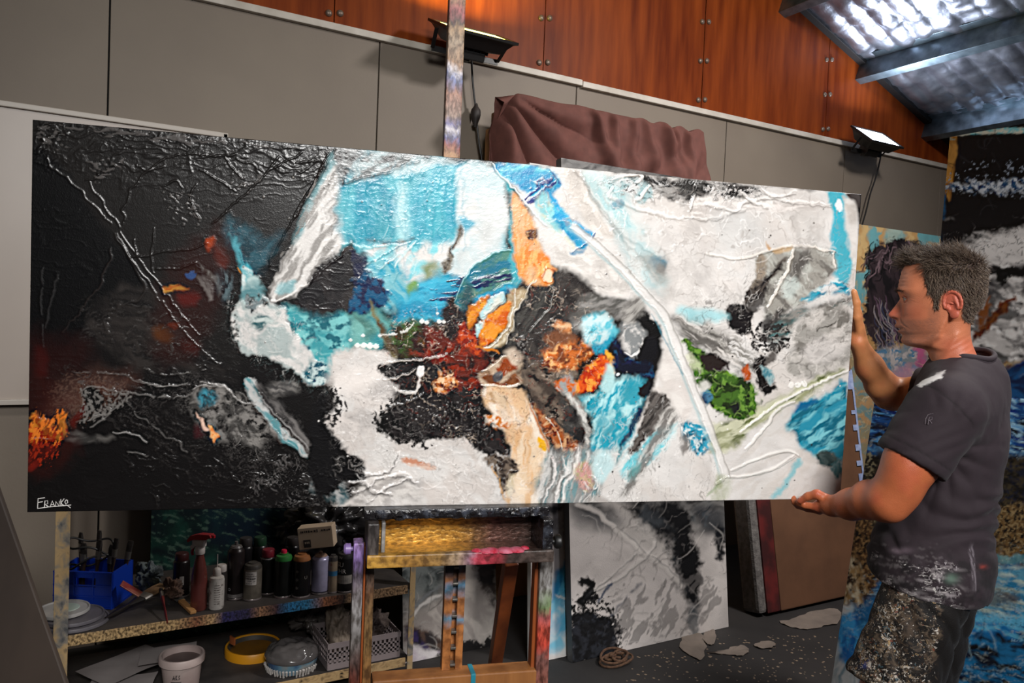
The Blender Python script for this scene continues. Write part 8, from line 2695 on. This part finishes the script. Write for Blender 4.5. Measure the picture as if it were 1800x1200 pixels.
# ---- hair
def strands(name, roots, dirs, lens, widths, cols, m, curl=.25, seed=1, seg=4, grav=(0, -.4, 0)):
    rg = np.random.RandomState(seed)
    n = len(roots)
    vs = np.zeros((n, seg*3+1, 3))
    d = dirs/np.linalg.norm(dirs, axis=1)[:, None]
    p = roots.copy()
    side = np.cross(d, rg.randn(n, 3))
    side /= np.linalg.norm(side, axis=1)[:, None]
    bend = rg.randn(n, 3)*curl
    g = np.array(grav)
    for k in range(seg):
        w = widths*(1-.75*k/seg)
        s2 = np.cross(d, side)
        for j in range(3):
            a = 2*math.pi*j/3
            vs[:, k*3+j] = p+(side*math.cos(a)+s2*math.sin(a))*w[:, None]
        d = d+bend/seg+g/seg*.6
        d /= np.linalg.norm(d, axis=1)[:, None]
        p = p+d*(lens/seg)[:, None]
    vs[:, -1] = p
    f = []
    for k in range(seg-1):
        for j in range(3):
            j2 = (j+1) % 3
            f.append((k*3+j, k*3+j2, (k+1)*3+j2, (k+1)*3+j))
    for j in range(3):
        j2 = (j+1) % 3
        f.append(((seg-1)*3+j, (seg-1)*3+j2, seg*3, seg*3))
    f = np.array(f)
    per = seg*3+1
    F4 = (f[None]+np.arange(n)[:, None, None]*per).reshape(-1, 4)
    quads = F4[F4[:, 2] != F4[:, 3]]
    tris = F4[F4[:, 2] == F4[:, 3]][:, :3]
    C_ = np.repeat(cols, per, 0)
    return mesh_obj(name, c2w(vs.reshape(-1, 3))-man_o, [tuple(q) for q in quads.tolist()]+[tuple(q) for q in tris.tolist()], m, man, 'all', C_)
rg = np.random.RandomState(5)
grid = hv.reshape(NR, NT, 3)
du = np.roll(grid, -1, 1)-grid
dvv = np.roll(grid, -1, 0)-grid
nrm = np.cross(du, dvv).reshape(-1, 3)
nrm /= np.linalg.norm(nrm, axis=1)[:, None]+1e-9
ctr = h2c(1668.0, 510.0, 0.0)
nrm *= np.sign(((hv-ctr)*nrm).sum(1))[:, None]
area_w = np.linalg.norm(np.cross(du, dvv), axis=-1).ravel()
prob = area_w*(hair_in > .55)*(hyp > 441)*(hyp < 600)
prob[(I[-1]).ravel()] = 0
prob /= prob.sum()
NS = 13000
pick = rg.choice(len(hv), NS, p=prob)
roots = hv[pick]+rg.randn(NS, 3)*.0012
N_ = nrm[pick]
ppx, ppy = hp[pick], hyp[pick]
topm = smooth01((492-ppy)/34)
frontm = smooth01((1640-ppx)/40)*topm
nape = smooth01((ppy-530)/24)
clump = (fbm3(roots*55, 3, 2)-.5)[:, None]*np.array([[2.4, 1.0, 2.4]])+(fbm3(roots*np.array([40, 40, 80]), 9, 2)-.5)[:, None]*np.array([[0, 1.5, -2.5]])
flow = topm[:, None]*np.array([[-.75, .15, 0]])+(1-topm)[:, None]*np.array([[.35, -.75, 0]])
flow = flow+smooth01((ppx-1700)/30)[:, None]*np.array([[.3, -.5, 0]])
dirs = N_*(.36+.20*topm+.1*frontm)[:, None]+flow @ HROT.T+clump*.62*(0.35+topm)[:, None]+rg.randn(NS, 3)*.15
lens = (.012+.019*topm+.010*frontm)*(.7+.6*rg.rand(NS))*(1-.45*nape)*(1-.35*smooth01((ppx-1690)/35))
grey = np.clip(rg.rand(NS)*1.1-.35+.25*(1-topm), 0, 1)*.9
cols = lin((62, 47, 37))*(1-grey[:, None])+lin((140, 122, 105))*grey[:, None]
cols = cols*(.75+.5*rg.rand(NS))[:, None]
M_hair = vmat('hair', .45, spec=.4)
strands('hair', roots, dirs, lens, np.full(NS, .00062), cols, M_hair, .5, 3)
# eyebrows
NB = 380
tt = rg.rand(NB)
sg = np.where(rg.rand(NB) < .5, 1, -1)
lat_b = .016+.030*tt
pb_y = 511.5+2.5*np.abs(tt-.45)*2+rg.randn(NB)*1.5
fr_i = np.interp(pb_y, ys, np.arange(NR)).astype(int)
roots = []
for y_i, l_, s_ in zip(fr_i, lat_b, sg):
    d_ = np.abs(lat[y_i]+s_*l_)+(px_[y_i] > 1625)*1.0
    roots.append(grid[y_i, np.argmin(d_)])
roots = np.array(roots)+rg.randn(NB, 3)*.0008+(HROT @ np.array([-.0008, 0, 0]))
dirs = np.stack([np.full(NB, .2)-.45*(1-tt), .35-.6*tt, -sg*(.5+.8*tt)], 1) @ HROT.T+rg.randn(NB, 3)*.15
strands('eyebrows', roots, dirs, .007+.004*rg.rand(NB), np.full(NB, .00034), np.tile(lin((52, 40, 34)), (NB, 1)), M_hair, .3, 4, 3, (0, -.1, 0))
# ---- cloth material with node-based paint spatter, held where the 'Spl' attribute allows
def splat_mat(name, rough, layers, bump=.3, bscale=900):
    m = vmat(name, rough, bump=bump, bscale=bscale, spec=.25, sheen=.04)
    nt = m.node_tree
    bs = nt.nodes['Principled BSDF']
    src = [n for n in nt.nodes if n.type == 'ATTRIBUTE'][0].outputs['Color']
    at = nt.nodes.new('ShaderNodeAttribute')
    at.attribute_name = 'Spl'
    tc = nt.nodes.new('ShaderNodeTexCoord')
    for k, (sc, st, dist, th, sharp, col, a) in enumerate(layers):
        mp = nt.nodes.new('ShaderNodeMapping')
        mp.inputs['Scale'].default_value = st
        mp.inputs['Rotation'].default_value = (0.3*k, .5*k, .9*k)
        mp.inputs['Location'].default_value = (k*1.7, k*.9, k*2.3)
        nt.links.new(tc.outputs['Object'], mp.inputs['Vector'])
        n = nt.nodes.new('ShaderNodeTexNoise')
        n.inputs['Scale'].default_value = sc
        n.inputs['Detail'].default_value = 4
        n.inputs['Distortion'].default_value = dist
        nt.links.new(mp.outputs[0], n.inputs['Vector'])
        # factor = clamp((noise - th + (spl-1)*.25) * sharp)
        m1 = nt.nodes.new('ShaderNodeMath')
        m1.operation = 'MULTIPLY_ADD'
        nt.links.new(at.outputs['Fac'], m1.inputs[0])
        m1.inputs[1].default_value = .25
        m1.inputs[2].default_value = -th-.25
        m2 = nt.nodes.new('ShaderNodeMath')
        m2.operation = 'ADD'
        nt.links.new(n.outputs['Fac'], m2.inputs[0])
        nt.links.new(m1.outputs[0], m2.inputs[1])
        m3 = nt.nodes.new('ShaderNodeMath')
        m3.operation = 'MULTIPLY'
        m3.use_clamp = True
        nt.links.new(m2.outputs[0], m3.inputs[0])
        m3.inputs[1].default_value = sharp
        m4 = nt.nodes.new('ShaderNodeMath')
        m4.operation = 'MULTIPLY'
        nt.links.new(m3.outputs[0], m4.inputs[0])
        m4.inputs[1].default_value = a
        mx = nt.nodes.new('ShaderNodeMix')
        mx.data_type = 'RGBA'
        nt.links.new(m4.outputs[0], mx.inputs['Factor'])
        nt.links.new(src, mx.inputs['A'])
        mx.inputs['B'].default_value = rgba(col)
        src = mx.outputs['Result']
    nt.links.new(src, bs.inputs['Base Color'])
    return m
def add_spl(ob, val):
    a = ob.data.color_attributes.new('Spl', 'FLOAT_COLOR', 'POINT')
    q = np.ones((len(val), 4), np.float32)
    q[:, :3] = np.asarray(val)[:, None]
    a.data.foreach_set('color', q.ravel())
# ---- T-shirt
SLV_A, SLV_B = cc(1662, 722, 1.635), cc(1604, 812, 1.640)
sl_ax = unit(SLV_B-SLV_A)
SRV_A, SRV_B = cc(1668, 694, 1.93), cc(1611, 690, 1.985)
sr_ax = unit(SRV_B-SRV_A)
HEM0, HEM1 = cc(1522, 1001, 1.78), cc(1732, 1039, 1.78)
hd_ = unit(HEM1-HEM0)
hn = unit(np.array([-hd_[1], hd_[0], -.10]))
COL_C = cc(1682, 640, HD)
def shirt(P):
    d = torso(P, .006)
    # looser cloth falling from the chest to the hem
    d = smin(d, ell(P, cc(1634, 990, 1.78), (.112, .15, .158), RT), .05)
    d = d-.008*smooth01(1-((P-HEM0) @ hn)/.14)
    s = rcone(P, SLV_A, SLV_B, .074, .071)
    s = smin(s, rcone(P, cc(1640, 735, 1.64), cc(1605, 800, 1.64), .060, .066), .02)
    s = np.maximum(s, (P-SLV_B) @ sl_ax-.004)
    s = np.maximum(s, -np.maximum(rcone(P, SLV_A, SLV_B+sl_ax*.08, .050, .061), -((P-(SLV_B-sl_ax*.05)) @ sl_ax)))
    d = smin(d, s, .022)
    t = rcone(P, SRV_A, SRV_B, .070, .064)
    t = np.maximum(t, (P-SRV_B) @ sr_ax)
    d = smin(d, t, .02)
    # hem
    d = np.maximum(d, -((P-HEM0) @ hn))
    # neck opening: an upright tube round the neck, cut to a sloping collar line
    q = P-COL_C
    nk = ell(np.stack([q[:, 0]-.012, q[:, 1]*.0, q[:, 2]], 1), (0, 0, 0), (.060, 1.0, .066))
    cut = np.maximum(nk, -(q[:, 1]+.012-.20*q[:, 0]-.0*q[:, 2]))
    d = np.maximum(d, -cut)
    return d
def shirt_top(P):
    return shirt(P)
v, f = surface_nets(shirt, (cc(1500, 900, 1.7)[0]-.02, cc(1700, 1060, 1.7)[1]-.02, 1.52), (cc(1800, 800, 1.8)[0]+.02, cc(1690, 605, 1.75)[1], 2.06), .0052)
v = relax(v, f, 2, .5)
def normals(v, f):
    n = np.cross(v[f[:, 2]]-v[f[:, 0]], v[f[:, 3]]-v[f[:, 1]])
    N = np.zeros_like(v)
    for i in range(4):
        np.add.at(N, f[:, i], n)
    return N/(np.linalg.norm(N, axis=1)[:, None]+1e-12)
N = normals(v, f)
if (N*(v-v.mean(0))).sum() < 0: N = -N
vx, vy = px_of(v), py_of(v)
# folds: soft drape creases, armpit rays, waist wrinkles
P2 = np.stack([vx/140, vy/140, v[:, 2]*4], 1)
w = fbm3(P2*1.5, 4, 2)-.5
waist = smooth01((vy-820)/70)*smooth01((1000-vy)/60)
h1 = (np.abs(np.sin((vy*.085-vx*.018)+w*9))**1.5-.5)*.0065*waist*(.4+1.2*fbm3(P2*2.2, 12, 2))
arm_o = np.array([1660, 800])
an = np.arctan2(vy-790, vx-1650)
rr = np.hypot(vy-790, vx-1650)
h2 = (np.abs(np.sin(an*7+w*5))-.5)*.0060*np.exp(-((rr-60)/45)**2)*smooth01((rr-12)/30)
back_f = smooth01((vx-1690)/30)*smooth01((vy-690)/60)*smooth01((960-vy)/80)
h3 = (np.abs(np.sin(vx*.06+vy*.022+w*7))-.5)*.0050*back_f
sl = smooth01(((v-SLV_A) @ sl_ax)/.06)*(np.linalg.norm(np.cross(v-SLV_A, sl_ax), axis=1) < .10)*(v[:, 2] < 1.72)
h4 = (np.abs(np.sin(vx*.05+vy*.12+w*6))-.5)*.0022*sl*smooth01((-((v-SLV_B) @ sl_ax)-.004)/.03)
h5 = (fbm3(v*24, 21, 3)-.5)*.006
hemv = smooth01((vy-940)/60)
h6 = np.sin(vx*.10+w*8)*.0030*hemv*smooth01((((v-HEM0) @ hn)-.01)/.05)
on_sl = np.exp(-(np.maximum(rcone(v, SLV_A+sl_ax*.03, SLV_B, .074, .071), 0)/.006)**2)*(v[:, 2] < 1.71)
v2 = v+N*((h1+h2+h3+h6)*(1-on_sl)+h4+h5*(1-.6*on_sl))[:, None]
# shirt seams: shoulder/sleeve seam and cuff stitching pressed in
sd_s = np.abs((v-cc(1648, 745, 1.64)) @ unit(sl_ax+np.array([-.35, .1, 0]))+.030)
seam = np.exp(-(sd_s/.0022)**2)*(v[:, 2] < 1.74)*(vx > 1600)*(vx < 1712)
cuff = np.exp(-((((v-SLV_B) @ sl_ax)+.020)/.0020)**2)*(np.linalg.norm(np.cross(v-SLV_B, sl_ax), axis=1) < .085)
v2 = v2-N*(.0016*seam+.0012*cuff)[:, None]
C = np.tile(lin((46, 37, 42)), (len(v), 1))*(1+.16*(fbm3(v*30, 2, 3)-.5))[:, None]
C = blend(C, lin((20, 16, 18)), .6*np.clip(seam+cuff, 0, 1))
# paint: white streaks on the shoulder, smears towards the hem
front = N[:, 2] < .2
def daub(C, col, poly, soft=2, warp=5, ws=9, a=1.0, rag=0):
    V_ = spline(poly, True, 5)
    ax = vx+(fbm(vx/ws, vy/ws, int(poly[0][0]) % 50, 3)-.5)*2*warp
    ay = vy+(fbm(vx/ws, vy/ws, int(poly[0][1]) % 50+7, 3)-.5)*2*warp
    m = smooth01(.5-sd_poly(ax, ay, V_)/(2*soft))*a*front
    return blend(C, lin(col), m)
for pl in ([(1612, 676), (1624, 668), (1640, 662), (1655, 659), (1655, 664), (1642, 670), (1628, 675), (1616, 680)], [(1640, 662), (1652, 655), (1662, 650), (1660, 654), (1648, 662)]):
    C = daub(C, (226, 222, 220), pl, 1.2, 3, 7)
low = smooth01((vy-930-(.12*(vx-1630)))/70)*front
dens = smooth01((fbm(vx/38, vy/22, 71, 3)-.40)*5)
s0 = fbm(vx/20, vy/12, 33, 4)
C = blend(C, lin((26, 22, 24)), smooth01((s0-.48)*5)*low*.75)
s1 = fbm((vx+vy*.4)/22, (vy-vx*.16)/3.6, 3, 4)
C = blend(C, lin((150, 142, 144)), smooth01((s1-(.78-.24*low))*9)*low*(.3+.7*dens)*smooth01((1725-vx)/60)*.85)
C = blend(C, lin((96, 120, 106)), .8*np.exp(-(((vx-1673)/11)**2+((vy-1017)/8)**2))*front)
C = blend(C, lin((120, 104, 114)), .9*np.exp(-(((vx-1585)/16)**2+((vy-968)/5)**2))*front)
C = blend(C, lin((150, 60, 50)), .8*np.exp(-(((vx-1729)/6)**2+((vy-996)/3)**2))*front)
for x0 in (1706, 1711):
    C = blend(C, lin((160, 150, 158)), .5*np.exp(-((vx-x0-(vy-980)*.03)/1.2)**2)*smooth01((vy-950)/20)*smooth01((1040-vy)/5)*front)
band = np.exp(-((((v-HEM0) @ hn)-.022)/.0022)**2)
C = blend(C, lin((34, 30, 32)), .6*band)
M_shirt = splat_mat('cotton_shirt', .78, [
    (34, (1, 1, 2.6), 1.2, .54, 10, (128, 120, 122), .7), (75, (1, 1, 3.5), .8, .58, 16, (176, 170, 168), .85),
    (150, (1, 1, 1), .3, .61, 22, (200, 196, 192), .9), (60, (2.6, 2.6, .8), .5, .62, 18, (150, 142, 146), .8), (50, (1, 1, 1), 1.5, .60, 14, (24, 20, 22), .8)])
sh_ob = mesh_obj('t_shirt', c2w(v2)-man_o, f, M_shirt, man, 'all', C)
add_spl(sh_ob, np.clip(low*1.0*(.35+.65*dens)*smooth01((1740-vx)/50)*1.0, 0, 1))
# collar rib, riding on the lip of the neck opening
ring = []
NA = 48
for a in np.linspace(0, 2*math.pi, NA, endpoint=False):
    x, z = COL_C[0]+.012+.0615*math.cos(a), COL_C[2]+.0675*math.sin(a)
    d_ = np.hypot(v2[:, 0]-x, v2[:, 2]-z)
    sel = (d_ < .015) & (v2[:, 1] > COL_C[1]-.09)
    ring.append((x, v2[sel, 1].max()+.0015 if sel.any() else COL_C[1]-.012+.2*(x-COL_C[0]), z))
ring = np.array(ring)
for _ in range(4):
    ring[:, 1] = (np.roll(ring[:, 1], 1)+2*ring[:, 1]+np.roll(ring[:, 1], -1))/4
b = MB()
pts = [c2w(p_)-man_o for p_ in ring]
b.tube(pts+[pts[0], pts[1]], .0062, 10, cap=False)
b.build('collar', mat('collar_rib', (47, 37, 43), .8), man, smooth=True)
# small grey printed mark on the sleeve
def mark():
    b = MB()
    lines = [[(1626, 745), (1627, 736), (1631, 729), (1636, 727)], [(1631, 746), (1632, 738), (1634, 733), (1638, 733), (1638, 737), (1633, 739)], [(1634, 739), (1638, 744)], [(1635, 728), (1640, 727)]]
    cand = np.nonzero((N[:, 2] < 0) & (vx > 1600) & (vx < 1665) & (vy > 700) & (vy < 770))[0]
    for s in lines:
        q = []
        for x, y in s:
            i = cand[np.argmin((vx[cand]-x)**2+(vy[cand]-y)**2)]
            D = v2[i, 2]-.0012
            q.append(c2w(cc(x, y, D))-man_o)
        b.tube(q, .0008, 6)
    b.build('printed_mark', mat('mark_grey', (98, 88, 94), .7), man, smooth=True)
mark()
# ---- shorts
SHA = unit(cc(1556, 1215, 1.70)-cc(1622, 1050, 1.71))
SHB = unit(cc(1590, 1215, 1.90)-cc(1640, 1050, 1.87))
def shorts(P):
    d = ell(P, cc(1631, 1015, 1.785), (.086, .14, .134), RT)
    a = chain(P, [cc(1627, 1040, 1.705), cc(1562, 1215, 1.70)], [.084, .092], .03)
    a = np.maximum(a, (P-cc(1556, 1208, 1.70)) @ SHA)
    e = chain(P, [cc(1650, 1045, 1.87), cc(1600, 1215, 1.90)], [.082, .090], .03)
    e = np.maximum(e, (P-cc(1592, 1208, 1.90)) @ SHB)
    d = smin(d, np.minimum(a, e), .035)
    return np.maximum(d, (P-HEM0) @ hn-.035)
v, f = surface_nets(shorts, (cc(1440, 1200, 1.7)[0], cc(1600, 1260, 1.7)[1], 1.55), (cc(1780, 1000, 1.8)[0], cc(1640, 960, 1.78)[1], 2.06), .0050)
v = relax(v, f, 2, .5)
N = normals(v, f)
if (N*(v-v.mean(0))).sum() < 0: N = -N
vx, vy = px_of(v), py_of(v)
w = fbm3(v*8, 4, 2)-.5
h_ = (np.abs(np.sin(vx*.05-vy*.03+w*10))-.5)*.006*smooth01((vy-1040)/50)+(fbm3(v*26, 6, 3)-.5)*.009*smooth01((vy-1010)/50)
v2 = v+N*h_[:, None]
C = np.tile(lin((19, 16, 15)), (len(v), 1))*(1+.3*(fbm3(v*40, 2, 3)-.5))[:, None]
front = smooth01((1668-(vy-1040)*.10-vx)/18)*(N[:, 2] < .3)
def splat(C, col, sx, sy, seed, th_, a=.95, sharp=12, msk=None):
    q = fbm(vx/sx+(fbm(vx/12, vy/12, seed+3, 2)-.5)*3, vy/sy+(fbm(vx/12, vy/12, seed+7, 2)-.5)*3, seed, 4)
    m = smooth01((q-th_)*sharp)*a*(front if msk is None else msk)
    return blend(C, lin(col), m)
dens = smooth01((fbm(vx/30, vy/40, 61, 3)-.36)*4)
C = splat(C, (84, 68, 54), 26, 20, 1, .54, .6, 6)
C = splat(C, (14, 12, 12), 12, 14, 15, .53, .9, 9)
C = blend(C, lin((40, 60, 130)), .9*np.exp(-(((vx-1520)/9)**2+((vy-1165)/8)**2))*(fbm(vx/4, vy/4, 2, 2) > .42)*front)
C = blend(C, lin((110, 150, 160)), .6*np.exp(-((np.hypot((vx-1509), (vy-1135))-9)/1.5)**2)*front)
M_short = splat_mat('painted_shorts', .7, [
    (30, (1, 1, 1.5), 1.6, .46, 8, (104, 88, 72), .7), (48, (1, 1, 1), 1.0, .54, 12, (16, 14, 14), .9), (58, (1, 1, 1.6), 1.4, .55, 12, (142, 126, 108), .85),
    (90, (1, 1, 1), .9, .585, 18, (186, 176, 164), .9), (150, (1, 1, 1), .5, .59, 22, (206, 200, 192), .9), (70, (1, 2.6, 2.6), .8, .60, 16, (192, 182, 168), .85),
    (110, (1, 1, 1), .6, .615, 20, (120, 62, 44), .8), (80, (1, 1, 1), 1.0, .61, 18, (70, 96, 106), .8), (120, (1, 1, 1), .8, .60, 20, (170, 140, 100), .85)], bump=.5, bscale=400)
so = mesh_obj('shorts', c2w(v2)-man_o, f, M_short, man, 'all', C)
add_spl(so, front*(.72+.28*dens))
